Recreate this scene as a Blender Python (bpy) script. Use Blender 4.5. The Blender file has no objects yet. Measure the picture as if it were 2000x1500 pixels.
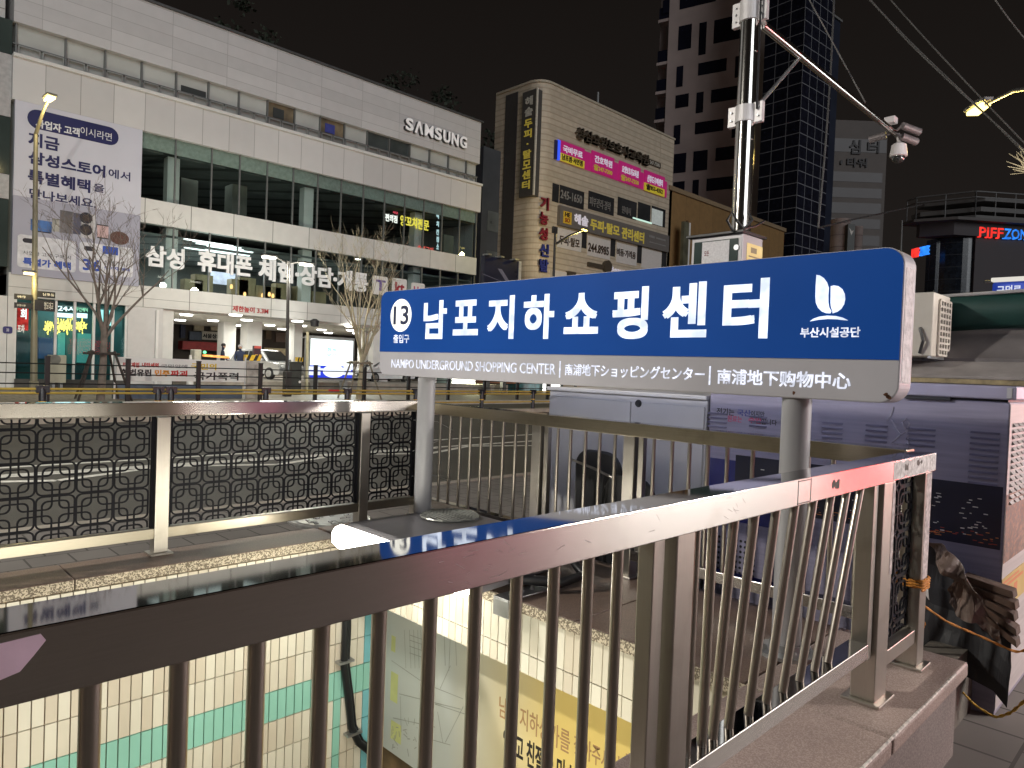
import bpy, bmesh, math, random
from mathutils import Vector, Matrix, noise
S = bpy.context.scene
random.seed(7)
rad = math.radians
# ------------------------------------------------------------------ camera
FPX, EYE = 1386.8, Vector((0.0, 0.0, 1.64))
YAW, PITCH, ROLL = rad(45.37), rad(-1.252), rad(2.142)
CF = Vector((math.cos(YAW)*math.cos(PITCH), math.sin(YAW)*math.cos(PITCH), math.sin(PITCH)))
_r = Vector((math.sin(YAW), -math.cos(YAW), 0)); _u = _r.cross(CF)
CR = _r*math.cos(ROLL) + _u*math.sin(ROLL)
CU = _u*math.cos(ROLL) - _r*math.sin(ROLL)
cam = bpy.data.objects.new('camera', bpy.data.cameras.new('camera'))
S.collection.objects.link(cam)
cam.data.sensor_width = 36; cam.data.lens = FPX/2000*36
cam.data.clip_start = 0.05; cam.data.clip_end = 2000
cam.matrix_world = Matrix(((CR.x, CU.x, -CF.x, EYE.x), (CR.y, CU.y, -CF.y, EYE.y), (CR.z, CU.z, -CF.z, EYE.z), (0, 0, 0, 1)))
S.camera = cam
# ------------------------------------------------------------------ night sky, faint city glow
W = bpy.data.worlds.new("World"); S.world = W; W.use_nodes = True
nt = W.node_tree; bg = nt.nodes['Background']
geo = nt.nodes.new('ShaderNodeTexCoord'); sep = nt.nodes.new('ShaderNodeSeparateXYZ')
rmp = nt.nodes.new('ShaderNodeValToRGB')
nt.links.new(geo.outputs['Generated'], sep.inputs[0]); nt.links.new(sep.outputs['Z'], rmp.inputs[0])
rmp.color_ramp.elements[0].position = 0.0; rmp.color_ramp.elements[0].color = (0.0150, 0.0125, 0.0112, 1)
rmp.color_ramp.elements[1].position = 0.6; rmp.color_ramp.elements[1].color = (0.0056, 0.0043, 0.0036, 1)
nt.links.new(rmp.outputs[0], bg.inputs[0]); bg.inputs[1].default_value = 1.0
def lamp(name, kind, loc, power, col, size=0.2, aim=None, **kw):
    d = bpy.data.lights.new(name, kind); d.energy = power; d.color = col
    if kind == 'AREA': d.size = size
    elif kind != 'SUN': d.shadow_soft_size = size
    for k, v in kw.items(): setattr(d, k, v)
    o = bpy.data.objects.new(name, d); S.collection.objects.link(o); o.location = loc
    if aim is not None: o.rotation_euler = (Vector(aim)-Vector(loc)).to_track_quat('-Z', 'Y').to_euler()
    return o
# diffuse glow of the lit streets behind the camera (low, very soft)
lamp('city_glow_sun', 'SUN', (0, -20, 30), 0.92, (0.93, 0.965, 1.0), aim=(13, 20, 15), angle=rad(35))
S.view_settings.view_transform = 'Standard'; S.view_settings.look = 'None'
S.view_settings.exposure = 0.14; S.view_settings.gamma = 1
S.cycles.use_denoising = True
S.cycles.sample_clamp_indirect = 4
S.cycles.max_bounces = 6; S.cycles.transparent_max_bounces = 16
# ------------------------------------------------------------------ pixel -> point on a real plane
def ray(x, y): return CF + CR*((x-1000)/FPX) - CU*((y-750)/FPX)
def at(x, y, ax, val):
    d = ray(x, y); i = 'XYZ'.index(ax); return EYE + d*((val-EYE[i])/d[i])
def fy(x, y, Y):
    p = at(x, y, 'Y', Y); return p.x, p.z
def fx(x, y, X):
    p = at(x, y, 'X', X); return p.y, p.z
def atd(x, y, dep): return EYE + ray(x, y)*dep
# ------------------------------------------------------------------ materials
def mat(name, col, rough=0.6, metal=0.0, var=0.15, scale=6.0, bump=0.0, bscale=60, spec=0.5, emit=None, es=0, streak=None, coat=0):
    m = bpy.data.materials.new(name); m.use_nodes = True
    n = m.node_tree; b = n.nodes['Principled BSDF']
    b.inputs['Roughness'].default_value = rough; b.inputs['Metallic'].default_value = metal
    b.inputs['Specular IOR Level'].default_value = spec
    b.inputs['Coat Weight'].default_value = coat
    tc = n.nodes.new('ShaderNodeTexCoord')
    src = tc.outputs['Object']
    if streak:
        mp = n.nodes.new('ShaderNodeMapping'); mp.inputs['Scale'].default_value = streak
        n.links.new(src, mp.inputs[0]); src = mp.outputs[0]
    nz = n.nodes.new('ShaderNodeTexNoise'); nz.inputs['Scale'].default_value = scale; nz.inputs['Detail'].default_value = 5
    n.links.new(src, nz.inputs['Vector'])
    cr = n.nodes.new('ShaderNodeValToRGB')
    lo = [max(0, c*(1-var)) for c in col]; hi = [min(1, c*(1+var)) for c in col]
    cr.color_ramp.elements[0].position = .3; cr.color_ramp.elements[1].position = .7
    cr.color_ramp.elements[0].color = (*lo, 1); cr.color_ramp.elements[1].color = (*hi, 1)
    n.links.new(nz.outputs[0], cr.inputs[0]); n.links.new(cr.outputs[0], b.inputs['Base Color'])
    if var:
        ma = n.nodes.new('ShaderNodeMath'); ma.operation = 'MULTIPLY_ADD'
        ma.inputs[1].default_value = rough*var*1.6; ma.inputs[2].default_value = rough*(1-var*.8)
        n.links.new(nz.outputs[0], ma.inputs[0]); n.links.new(ma.outputs[0], b.inputs['Roughness'])
    if bump:
        bz = n.nodes.new('ShaderNodeTexNoise'); bz.inputs['Scale'].default_value = bscale; bz.inputs['Detail'].default_value = 4
        n.links.new(src, bz.inputs['Vector'])
        bp = n.nodes.new('ShaderNodeBump'); bp.inputs['Strength'].default_value = bump; bp.inputs['Distance'].default_value = .01
        n.links.new(bz.outputs[0], bp.inputs['Height']); n.links.new(bp.outputs[0], b.inputs['Normal'])
    if emit:
        b.inputs['Emission Color'].default_value = (*emit, 1); b.inputs['Emission Strength'].default_value = es
    return m
def emis(name, col, s, var=0.0, scale=3.0):
    m = bpy.data.materials.new(name); m.use_nodes = True
    n = m.node_tree; n.nodes.remove(n.nodes['Principled BSDF'])
    e = n.nodes.new('ShaderNodeEmission'); e.inputs[0].default_value = (*col, 1); e.inputs[1].default_value = s
    if var:
        tc = n.nodes.new('ShaderNodeTexCoord'); nz = n.nodes.new('ShaderNodeTexNoise'); nz.inputs['Scale'].default_value = scale
        mr = n.nodes.new('ShaderNodeMapRange'); mr.inputs[1].default_value = .35; mr.inputs[2].default_value = .65
        mr.inputs[3].default_value = s*(1-var); mr.inputs[4].default_value = s*(1+var)
        n.links.new(tc.outputs['Object'], nz.inputs['Vector']); n.links.new(nz.outputs[0], mr.inputs[0]); n.links.new(mr.outputs[0], e.inputs[1])
    n.links.new(e.outputs[0], n.nodes['Material Output'].inputs[0]); return m
def glass(name, tint=(.8, .88, .86), refl=.12):
    m = bpy.data.materials.new(name); m.use_nodes = True
    n = m.node_tree; n.nodes.remove(n.nodes['Principled BSDF'])
    t = n.nodes.new('ShaderNodeBsdfTransparent'); t.inputs[0].default_value = (*tint, 1)
    g = n.nodes.new('ShaderNodeBsdfGlossy'); g.inputs['Roughness'].default_value = .02
    f = n.nodes.new('ShaderNodeLayerWeight'); f.inputs[0].default_value = refl
    x = n.nodes.new('ShaderNodeMixShader')
    n.links.new(f.outputs['Fresnel'], x.inputs[0]); n.links.new(t.outputs[0], x.inputs[1]); n.links.new(g.outputs[0], x.inputs[2])
    n.links.new(x.outputs[0], n.nodes['Material Output'].inputs[0]); return m
def grid_mat(name, col, line, sx, sz, w=.02, rough=.4, off=0.0, var=.12, rot=(rad(90), 0, 0), metal=0.0, bump=.3):
    """brick/panel joints: object X (or Y) and Z mapped on a brick texture"""
    m = mat(name, col, rough, metal, var, 2.0)
    n = m.node_tree; b = n.nodes['Principled BSDF']
    old = b.inputs['Base Color'].links[0].from_socket
    tc = n.nodes.new('ShaderNodeTexCoord'); sp = n.nodes.new('ShaderNodeSeparateXYZ'); ad = n.nodes.new('ShaderNodeMath'); ad.operation = 'ADD'
    cb = n.nodes.new('ShaderNodeCombineXYZ'); br = n.nodes.new('ShaderNodeTexBrick')
    n.links.new(tc.outputs['Object'], sp.inputs[0]); n.links.new(sp.outputs[0], ad.inputs[0]); n.links.new(sp.outputs[1], ad.inputs[1])
    n.links.new(ad.outputs[0], cb.inputs[0]); n.links.new(sp.outputs[2], cb.inputs[1]); n.links.new(cb.outputs[0], br.inputs['Vector'])
    br.offset = off; br.squash = 1; br.inputs['Scale'].default_value = 1
    br.inputs['Brick Width'].default_value = sx; br.inputs['Row Height'].default_value = sz
    br.inputs['Mortar Size'].default_value = w; br.inputs['Mortar Smooth'].default_value = .1
    br.inputs['Color1'].default_value = (1, 1, 1, 1); br.inputs['Color2'].default_value = (.86, .86, .86, 1)
    mx = n.nodes.new('ShaderNodeMix'); mx.data_type = 'RGBA'; mx.blend_type = 'MULTIPLY'; mx.inputs[0].default_value = 1
    n.links.new(old, mx.inputs[6]); n.links.new(br.outputs['Color'], mx.inputs[7])
    m2 = n.nodes.new('ShaderNodeMix'); m2.data_type = 'RGBA'
    n.links.new(br.outputs['Fac'], m2.inputs[0]); n.links.new(mx.outputs[2], m2.inputs[6]); m2.inputs[7].default_value = (*line, 1)
    n.links.new(m2.outputs[2], b.inputs['Base Color'])
    if bump:
        bp = n.nodes.new('ShaderNodeBump'); bp.inputs['Strength'].default_value = bump; bp.inputs['Distance'].default_value = .01; bp.invert = True
        n.links.new(br.outputs['Fac'], bp.inputs['Height']); n.links.new(bp.outputs[0], b.inputs['Normal'])
    return m
def granite(name, cols, scale=260, rough=.5, fl=.35):
    m = mat(name, cols[0], rough, 0, .25, 3.0)
    n = m.node_tree; b = n.nodes['Principled BSDF']; old = b.inputs['Base Color'].links[0].from_socket
    tc = n.nodes.new('ShaderNodeTexCoord'); v = n.nodes.new('ShaderNodeTexVoronoi'); v.inputs['Scale'].default_value = scale
    n.links.new(tc.outputs['Object'], v.inputs['Vector'])
    sp = n.nodes.new('ShaderNodeSeparateColor'); n.links.new(v.outputs['Color'], sp.inputs[0])
    cr = n.nodes.new('ShaderNodeValToRGB'); cr.color_ramp.interpolation = 'CONSTANT'
    cr.color_ramp.elements[0].color = (*cols[1], 1); cr.color_ramp.elements[1].color = (*cols[2], 1); cr.color_ramp.elements[1].position = .5
    e = cr.color_ramp.elements.new(.8); e.color = (*cols[0], 1)
    n.links.new(sp.outputs[0], cr.inputs[0])
    mx = n.nodes.new('ShaderNodeMix'); mx.data_type = 'RGBA'; mx.inputs[0].default_value = fl
    n.links.new(old, mx.inputs[6]); n.links.new(cr.outputs[0], mx.inputs[7]); n.links.new(mx.outputs[2], b.inputs['Base Color'])
    return m
# ------------------------------------------------------------------ mesh builder
class MB:
    def __init__(s): s.v = []; s.f = []; s.m = []
    def face(s, pts, mi=0):
        k = len(s.v); s.v += [tuple(p) for p in pts]; s.f.append(tuple(range(k, k+len(pts)))); s.m.append(mi); return s
    def box(s, x0, x1, y0, y1, z0, z1, mi=0):
        if x0 > x1: x0, x1 = x1, x0
        if y0 > y1: y0, y1 = y1, y0
        if z0 > z1: z0, z1 = z1, z0
        k = len(s.v)
        s.v += [(x0,y0,z0),(x1,y0,z0),(x1,y1,z0),(x0,y1,z0),(x0,y0,z1),(x1,y0,z1),(x1,y1,z1),(x0,y1,z1)]
        for q in ((0,3,2,1),(4,5,6,7),(0,1,5,4),(1,2,6,5),(2,3,7,6),(3,0,4,7)):
            s.f.append(tuple(k+i for i in q)); s.m.append(mi)
        return s
    def prism(s, poly, ax, a, b, mi=0):
        """2-D polygon swept along an axis: ax 'X' poly=(y,z), 'Y' poly=(x,z), 'Z' poly=(x,y)"""
        def P(p, t): return {'X': (t, p[0], p[1]), 'Y': (p[0], t, p[1]), 'Z': (p[0], p[1], t)}[ax]
        k = len(s.v); n = len(poly)
        s.v += [P(p, a) for p in poly] + [P(p, b) for p in poly]
        s.f.append(tuple(range(k, k+n))); s.m.append(mi)
        s.f.append(tuple(range(k+2*n-1, k+n-1, -1))); s.m.append(mi)
        for i in range(n):
            j = (i+1) % n
            s.f.append((k+i, k+n+i, k+n+j, k+j)); s.m.append(mi)
        return s
    def tube(s, pts, r, n=8, mi=0, caps=True):
        pts = [Vector(p) for p in pts]; R = r if isinstance(r, (list, tuple)) else [r]*len(pts)
        k = len(s.v); prev = None
        for i, p in enumerate(pts):
            t = (pts[min(i+1, len(pts)-1)] - pts[max(i-1, 0)]).normalized()
            if prev is None:
                a = Vector((0, 0, 1)) if abs(t.z) < .9 else Vector((1, 0, 0))
                u = t.cross(a).normalized()
            else:
                u = (prev - t*prev.dot(t)).normalized()
            prev = u; w = t.cross(u)
            for j in range(n):
                an = 2*math.pi*j/n
                s.v.append(tuple(p + (u*math.cos(an) + w*math.sin(an))*R[i]))
        for i in range(len(pts)-1):
            for j in range(n):
                a = k+i*n+j; b = k+i*n+(j+1) % n
                s.f.append((a, b, b+n, a+n)); s.m.append(mi)
        if caps:
            s.f.append(tuple(range(k+n-1, k-1, -1))); s.m.append(mi)
            e = k+(len(pts)-1)*n; s.f.append(tuple(range(e, e+n))); s.m.append(mi)
        return s
    def lathe(s, prof, c, n=16, mi=0, ax='Z'):
        k = len(s.v); c = Vector(c)
        for r, z in prof:
            for j in range(n):
                a = 2*math.pi*j/n; q = (r*math.cos(a), r*math.sin(a), z)
                if ax == 'Y': q = (q[0], q[2], q[1])
                if ax == 'X': q = (q[2], q[0], q[1])
                s.v.append(tuple(c+Vector(q)))
        for i in range(len(prof)-1):
            for j in range(n):
                a = k+i*n+j; b = k+i*n+(j+1) % n
                s.f.append((a, b, b+n, a+n)); s.m.append(mi)
        s.f.append(tuple(range(k+n-1, k-1, -1))); s.m.append(mi)
        e = k+(len(prof)-1)*n; s.f.append(tuple(range(e, e+n))); s.m.append(mi)
        return s
    def build(s, name, mats, parent=None, local=False, bevel=0, smooth=False, seg=2):
        o0 = Vector((0, 0, 0))
        p = parent
        while p is not None:
            o0 = o0 + p.location; p = p.parent
        me = bpy.data.meshes.new(name)
        vv = s.v if local else [tuple(Vector(q)-o0) for q in s.v]
        me.from_pydata(vv, [], s.f)
        mats = mats if isinstance(mats, (list, tuple)) else [mats]
        for m in mats: me.materials.append(m)
        if len(mats) > 1: me.polygons.foreach_set('material_index', s.m)
        bm = bmesh.new(); bm.from_mesh(me)
        if smooth: bmesh.ops.remove_doubles(bm, verts=bm.verts, dist=1e-5)
        bmesh.ops.recalc_face_normals(bm, faces=bm.faces); bm.to_mesh(me); bm.free()
        o = bpy.data.objects.new(name, me); S.collection.objects.link(o)
        if parent: o.parent = parent
        if smooth:
            me.polygons.foreach_set('use_smooth', [True]*len(me.polygons))
            me.set_sharp_from_angle(angle=rad(40))
        if bevel:
            b = o.modifiers.new('bevel', 'BEVEL'); b.width = bevel; b.segments = seg; b.limit_method = 'ANGLE'; b.angle_limit = rad(40)
        return o
def tag(o, label, cat, group=None):
    o['label'] = label; o['category'] = cat
    if group: o['group'] = group
    return o
def thing(name, loc, label, cat, group=None, rz=0):
    o = bpy.data.objects.new(name, None); S.collection.objects.link(o); o.empty_display_size = .1
    o.location = loc; o.rotation_euler.z = rz
    return tag(o, label, cat, group)
def struct(o): o['kind'] = 'structure'; return o
def copy_tree(o, parent=None):
    c = o.copy(); S.collection.objects.link(c); c.parent = parent
    for ch in [x for x in S.objects if x.parent == o]: copy_tree(ch, c)
    return c
# text on a plane: 'Y' = faces -Y (reads along +X), 'X' = faces -X (reads along -Y), 'Z','x' = faces +X
def text(body, plane, val, u0, u1, z0, z1, m, parent=None, name='lettering', bold=0.0, depth=.01, res=4, local=False, fit=True, vertical=False, flip=False, shear=0, space=1.0):
    bm_v, bm_f = [], []
    lines = list(body) if vertical else [body]
    nL = len(lines)
    H = (z1-z0)/nL
    for li, ln in enumerate(lines):
        if ln == ' ': continue
        c = bpy.data.curves.new('t', 'FONT'); c.body = ln; c.resolution_u = res; c.offset = min(bold, .006); c.extrude = .5; c.shear = shear; c.space_character = space
        c.fill_mode = 'BOTH'
        o = bpy.data.objects.new('t', c); S.collection.objects.link(o)
        dg = bpy.context.evaluated_depsgraph_get()
        me = bpy.data.meshes.new_from_object(o.evaluated_get(dg))
        vs = [v.co.copy() for v in me.vertices]; fs = [tuple(p.vertices) for p in me.polygons]
        bpy.data.objects.remove(o); bpy.data.curves.remove(c); bpy.data.meshes.remove(me)
        xa, xb = min(v.x for v in vs), max(v.x for v in vs); ya, yb = min(v.y for v in vs), max(v.y for v in vs)
        if vertical:
            zz1 = z1-li*H-H*.08; zz0 = z1-(li+1)*H+H*.08
            if ln in '·.-': zz0, zz1, = (zz0+zz1)/2-H*.08, (zz0+zz1)/2+H*.08
        else: zz0, zz1 = z0, z1
        ua, ub = u0, u1
        if vertical and ln in '·.-': ua, ub = (u0+u1)/2-(u1-u0)*.1, (u0+u1)/2+(u1-u0)*.1
        bb = bold*.8
        offs = [(0, 0)] if bb < .008 else [(-bb, -bb), (bb, -bb), (bb, bb), (-bb, bb)]
        xa -= bb; xb += bb; ya -= bb; yb += bb
        for oi, (ox, oy) in enumerate(offs):     # heavier strokes: slightly shifted layers, each 0.1 mm apart
            k = len(bm_v)
            for v in vs:
                u = ua+(v.x+ox-xa)/max(1e-6, xb-xa)*(ub-ua); z = zz0+(v.y+oy-ya)/max(1e-6, yb-ya)*(zz1-zz0)
                w = depth*(.5 - v.z)+oi*depth*.02
                if plane == 'Y': bm_v.append((u, val-depth+w, z))
                elif plane == 'X': bm_v.append((val-depth+w, u, z))
                elif plane == 'x': bm_v.append((val+depth-w, u, z))
            bm_f += [tuple(k+i for i in f) for f in fs]
    b = MB(); b.v = bm_v; b.f = bm_f; b.m = [0]*len(bm_f)
    return b.build(name, m, parent, local=local)
def rrect(u0, u1, z0, z1, r, n=5):
    out = []; u0, u1 = min(u0, u1), max(u0, u1)
    for cx, cz, a0 in ((u1-r, z1-r, 0), (u0+r, z1-r, 90), (u0+r, z0+r, 180), (u1-r, z0+r, 270)):
        for i in range(n+1):
            a = rad(a0+90*i/n); out.append((cx+r*math.cos(a), cz+r*math.sin(a)))
    return out
# ------------------------------------------------------------------ shared materials
def steel(name, col=(.52, .49, .45), rough=.3, streak=(1, 60, 60), top=None, aniso=0):
    m = mat(name, col, rough, 1.0, .06, 4.0, streak=streak)
    n = m.node_tree; b = n.nodes['Principled BSDF']
    # scratches and grime
    tc = n.nodes.new('ShaderNodeTexCoord'); nz = n.nodes.new('ShaderNodeTexNoise'); nz.inputs['Scale'].default_value = 9; nz.inputs['Detail'].default_value = 8
    n.links.new(tc.outputs['Object'], nz.inputs['Vector'])
    old = b.inputs['Base Color'].links[0].from_socket
    mr = n.nodes.new('ShaderNodeMapRange'); mr.inputs[1].default_value = .56; mr.inputs[2].default_value = .80; mr.inputs[4].default_value = .35
    if aniso:      # brushed lengthwise: reflections smear across the brushing
        b.inputs['Anisotropic'].default_value = aniso; tv = n.nodes.new('ShaderNodeCombineXYZ'); tv.inputs[1].default_value = 1; tv.inputs[2].default_value = 1
        n.links.new(tv.outputs[0], b.inputs['Tangent'])
    n.links.new(nz.outputs[0], mr.inputs[0])
    mx = n.nodes.new('ShaderNodeMix'); mx.data_type = 'RGBA'; n.links.new(mr.outputs[0], mx.inputs[0])
    n.links.new(old, mx.inputs[6]); mx.inputs[7].default_value = (col[0]*.45, col[1]*.4, col[2]*.35, 1)
    n.links.new(mx.outputs[2], b.inputs['Base Color'])
    if top is not None:   # the upper face of the handrail is polished by hands
        g = n.nodes.new('ShaderNodeNewGeometry'); sp = n.nodes.new('ShaderNodeSeparateXYZ'); n.links.new(g.outputs['Normal'], sp.inputs[0])
        st = n.nodes.new('ShaderNodeMapRange'); st.inputs[1].default_value = .6; st.inputs[2].default_value = .95; st.inputs[3].default_value = 0; st.inputs[4].default_value = 1
        n.links.new(sp.outputs['Z'], st.inputs[0])
        r0 = b.inputs['Roughness'].links[0].from_socket
        mm = n.nodes.new('ShaderNodeMix'); n.links.new(st.outputs[0], mm.inputs[0]); n.links.new(r0, mm.inputs[2]); mm.inputs[3].default_value = top
        n.links.new(mm.outputs[0], b.inputs['Roughness'])
        cb_ = b.inputs['Base Color'].links[0].from_socket; md = n.nodes.new('ShaderNodeMix'); md.data_type = 'RGBA'; md.blend_type = 'MULTIPLY'
        n.links.new(st.outputs[0], md.inputs[0]); n.links.new(cb_, md.inputs[6]); md.inputs[7].default_value = (.56, .58, .60, 1); n.links.new(md.outputs[2], b.inputs['Base Color'])   # street grime, darkened further to dim reflections on the upper face
        ai = n.nodes.new('ShaderNodeMapRange'); ai.inputs[3].default_value = aniso; ai.inputs[4].default_value = 0
        n.links.new(st.outputs[0], ai.inputs[0]); n.links.new(ai.outputs[0], b.inputs['Anisotropic'])
    return m
M_RAIL = steel('brushed_steel_handrail', (.56, .53, .50), .22, (3, 260, 260), top=.045, aniso=.95)
M_STEEL = steel('stainless_steel', (.54, .51, .46), .34, (220, 220, 2.5))
M_BAR = steel('round_steel_bar', (.45, .41, .36), .32, (120, 120, 2))
M_DULL = mat('dull_galvanised_steel', (.40, .41, .42), .42, .9, .15, 8)
M_POLISH = mat('polished_steel_pole', (.62, .60, .57), .14, 1.0, .1, 3, streak=(20, 20, .5))
M_BLACKIRON = mat('black_painted_iron', (.009, .009, .012), .55, 0, .2, 10, spec=.1)
M_GRAN = granite('brown_granite', [(.17, .115, .088), (.06, .04, .033), (.26, .19, .15)], 300, .45)
M_GRANEDGE = granite('rough_speckled_granite', [(.46, .40, .30), (.08, .06, .04), (.62, .55, .42)], 150, .8, .75)
M_GRANDARK = granite('weathered_granite_cladding', [(.19, .16, .15), (.08, .065, .06), (.30, .26, .24)], 220, .7)
M_GROUT = mat('grout', (.17, .115, .06), .9, 0, .4, 6)
M_TILES = [mat('cream_tile', c, .22, 0, .08, 1.3, coat=.3) for c in ((.70, .66, .55), (.76, .73, .62), (.66, .60, .49))]
M_MINT = mat('mint_tile', (.30, .62, .52), .22, 0, .1, 1.3, coat=.3)
M_AQUA = mat('aqua_tile', (.20, .52, .58), .22, 0, .1, 1.3, coat=.3)
M_BLACKPL = mat('black_plastic', (.014, .014, .016), .45, 0, .2, 5)
M_WHITEPL = mat('white_painted_metal', (.72, .71, .69), .45, 0, .06, 3)
M_CONC = mat('concrete', (.30, .27, .23), .85, 0, .2, 3, bump=.3)
M_PAPER = mat('torn_white_paper', (.72, .70, .70), .8, 0, .12, 40)
# ------------------------------------------------------------------ ground, road, pavements
OX0, OX1, OY0, OY1 = -3.2, 2.72, 1.22, 4.33          # stairwell opening
m_asph = mat('asphalt', (.075, .071, .062), .68, 0, .3, 1.2, bump=.6, bscale=120)
m_pave = grid_mat('grey_paving_blocks', (.17, .155, .145), (.06, .055, .05), .3, .3, .008, .8, .5)
def plan_grid(m):   # joints on the ground plane: feed X and Y instead of X+Y and Z
    n = m.node_tree
    cb = [x for x in n.nodes if x.type == 'COMBXYZ'][0]; sp = [x for x in n.nodes if x.type == 'SEPXYZ'][0]
    n.links.new(sp.outputs[0], cb.inputs[0]); n.links.new(sp.outputs[1], cb.inputs[1]); return m
plan_grid(m_pave)
b = MB(); z = -.16; G = 900
for q in (((-G, -G), (G, -G), (G, OY0), (-G, OY0)), ((-G, OY1), (G, OY1), (G, G), (-G, G)), ((-G, OY0), (OX0, OY0), (OX0, OY1), (-G, OY1)), ((OX1+.6, OY0), (G, OY0), (G, OY1), (OX1+.6, OY1))):
    b.face([(x, y, z) for x, y in q])
struct(b.build('ground', m_asph))
b = MB()
KY = at(20, 1042, 'Z', 0).y
b.box(-60, 120, -4.6, .9, -.15, 0).box(-60, OX0-.4, .9, 4.66, -.15, 0).box(3.6, 120, .9, 4.66, -.15, 0).box(-60, 120, 4.66, KY, -.15, 0)
struct(b.build('near_pavement', m_pave))
struct(MB().box(-60, 120, KY, KY+.18, -.15, .01).build('near_kerb', M_CONC, bevel=.02))
struct(MB().face([(-80, KY+.18, -.12), (160, KY+.18, -.12), (160, 25.2, -.12), (-80, 25.2, -.12)]).build('road', m_asph))
m_fpave = plan_grid(grid_mat('far_paving', (.27, .24, .19), (.12, .1, .08), .6, .6, .02, .7, .5))
struct(MB().box(-80, 160, 25.5, 60, -.2, .02).build('far_pavement', m_fpave))
struct(MB().box(-80, 160, 25.2, 25.5, -.2, .05).build('far_kerb', mat('pale_kerb_stone', (.45, .42, .36), .8), bevel=.03))
# painted markings, 4 mm above the asphalt
m_line = mat('worn_road_paint', (.72, .71, .65), .7, 0, .2, 14)
def gp(x, y): return at(x, y, 'Z', -.116)
b = MB()
def strip(p, q, w):
    p, q = Vector(p), Vector(q); d = (q-p).normalized(); n = Vector((-d.y, d.x, 0))*w/2
    b.face([p-n, q-n, q+n, p+n])
def hline(x, y, w, x0=-60, x1=90):
    Y = gp(x, y).y; strip((x0, Y, -.116), (x1, Y, -.116), w); return Y
yA = hline(950, 937, .16); yB = hline(950, 867, .16)
hline(960, 853, .14, 8, 60); hline(250, 915, .16, -30, 9.5); hline(250, 899, .14, -30, 6)
# zig-zag slow-down marking beside the lane line
p = [gp(840, 868), gp(905, 872)]
x = -12.0; Yz = yB-.45
k = 0
while x < 26:
    strip((x, Yz-.35 if k % 2 else Yz+.3, -.1158), (x+1.6, Yz+.3 if k % 2 else Yz-.35, -.1158), .15); x += 1.6; k += 1
struct(b.build('road_markings', m_line))
# ------------------------------------------------------------------ stairwell
ST = thing('stairwell', (0, 2.7, -3.4), 'sunken stair opening with cream and mint tiled walls and granite rim below the railings', 'stairwell')
PT = .42
b = MB()   # shell walls
b.box(OX0-.2, 3.3, OY1+.03, OY1+.2, -3.6, PT-.07).box(OX0-.2, 3.3, OY0-.25, OY0-.01, -3.6, PT-.07)
b.box(3.02, 3.3, OY0-.25, OY1+.2, -3.6, .02).box(OX0-.35, OX0, OY0-.25, OY1+.2, -3.6, .3).box(2.715, 3.3, OY0-.01, OY1+.03, .03, PT-.07)
b.box(OX0-.3, 3.3, OY0-.25, OY1+.2, -3.75, -3.6)
b.build('shell', M_GROUT, ST)
b = MB()   # wall tiles on the road-side wall, faces -Y
TW, TH, GP = .060, .2, .0065
mz = at(400, 1425, 'Y', OY1).z
row0 = mz-.1
random.seed(3)
nx = int((3.0-OX0)/TW)
for r in range(-8, 6):
    z0 = row0+r*TH; z1 = z0+TH
    if z0 > PT-.08: continue
    for i in range(nx):
        x1 = 3.0-i*TW; x0 = x1-TW
        mi = random.randrange(3) if r != 0 else 3
        if r != 0 and i == 1: mi = 4
        if r <= -1 and i in (5,): mi = 3 if random.random() < .6 else 4
        b.box(x0+GP/2, x1-GP/2, OY1+.012+random.random()*.0012, OY1+.031, z0+GP/2, min(z1-GP/2, PT-.075), mi)
b.build('wall_tiles', M_TILES+[M_MINT, M_AQUA], ST)
b = MB()   # near wall tiles (seen only from other sides)
for r in range(-8, 6):
    z0 = row0+r*TH
    if z0 > PT-.08: continue
    for i in range(nx):
        x1 = 3.0-i*TW
        b.box(x1-TW+GP/2, x1-GP/2, OY0-.012, OY0+.003, z0+GP/2, min(z0+TH-GP/2, PT-.075), 3 if r == 0 else random.randrange(3))
b.build('wall_tiles', M_TILES+[M_MINT], ST)
b = MB()   # header over the passage, faces -X
for i in range(int((OY1-OY0)/TW)):
    y1 = OY1-i*TW; y0 = y1-TW
    b.box(2.698+random.random()*.0015, 2.716, y0+GP/2, y1-GP/2, .14, PT-.075, random.randrange(3))
    b.box(2.698+random.random()*.0015, 2.716, y0+GP/2, y1-GP/2, .033, .14-GP, random.randrange(3))
b.build('header_tiles', M_TILES, ST)
b = MB()
for i in range(14): b.box(2.2-.3*i, 2.5-.3*i, OY0, OY1, -3.6, -3.45+.17*i)
b.build('steps', M_GRANDARK, ST)
# granite rim caps
b = MB(); joints = [-2.2, -.6, 1.02, 2.64]
for x0, x1 in zip(joints[:-1], joints[1:]): b.box(x0+.003, x1-.003, OY1-.012, 4.675, PT-.06, PT)
b.build('back_coping', [M_GRAN], ST, bevel=.004)
b = MB()
for x0, x1 in zip(joints[:-1], joints[1:]): b.box(x0+.004, x1-.004, OY1-.016, OY1-.0125, PT-.059, PT-.004)
b.build('back_coping_edge', M_GRANEDGE, ST)
b = MB()
for y0, y1 in ((.77+.55, 2.2), (2.2, 3.35), (3.35, 4.675)): b.box(2.664, 3.64, y0+.003, y1-.003, PT-.06, PT)
b.build('end_coping', M_GRAN, ST, bevel=.004)
MB().box(2.656, 2.663, OY0+.02, OY1-.03, PT-.058, PT-.004).build('end_coping_edge', M_GRANEDGE, ST)
b = MB()
for x0, x1 in ((-2.2, -.9), (-.9, .45), (.45, 1.6), (1.6, 2.66), (2.66, 3.66)): b.box(x0+.003, x1-.003, .765, 1.318, PT-.07, PT)
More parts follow.
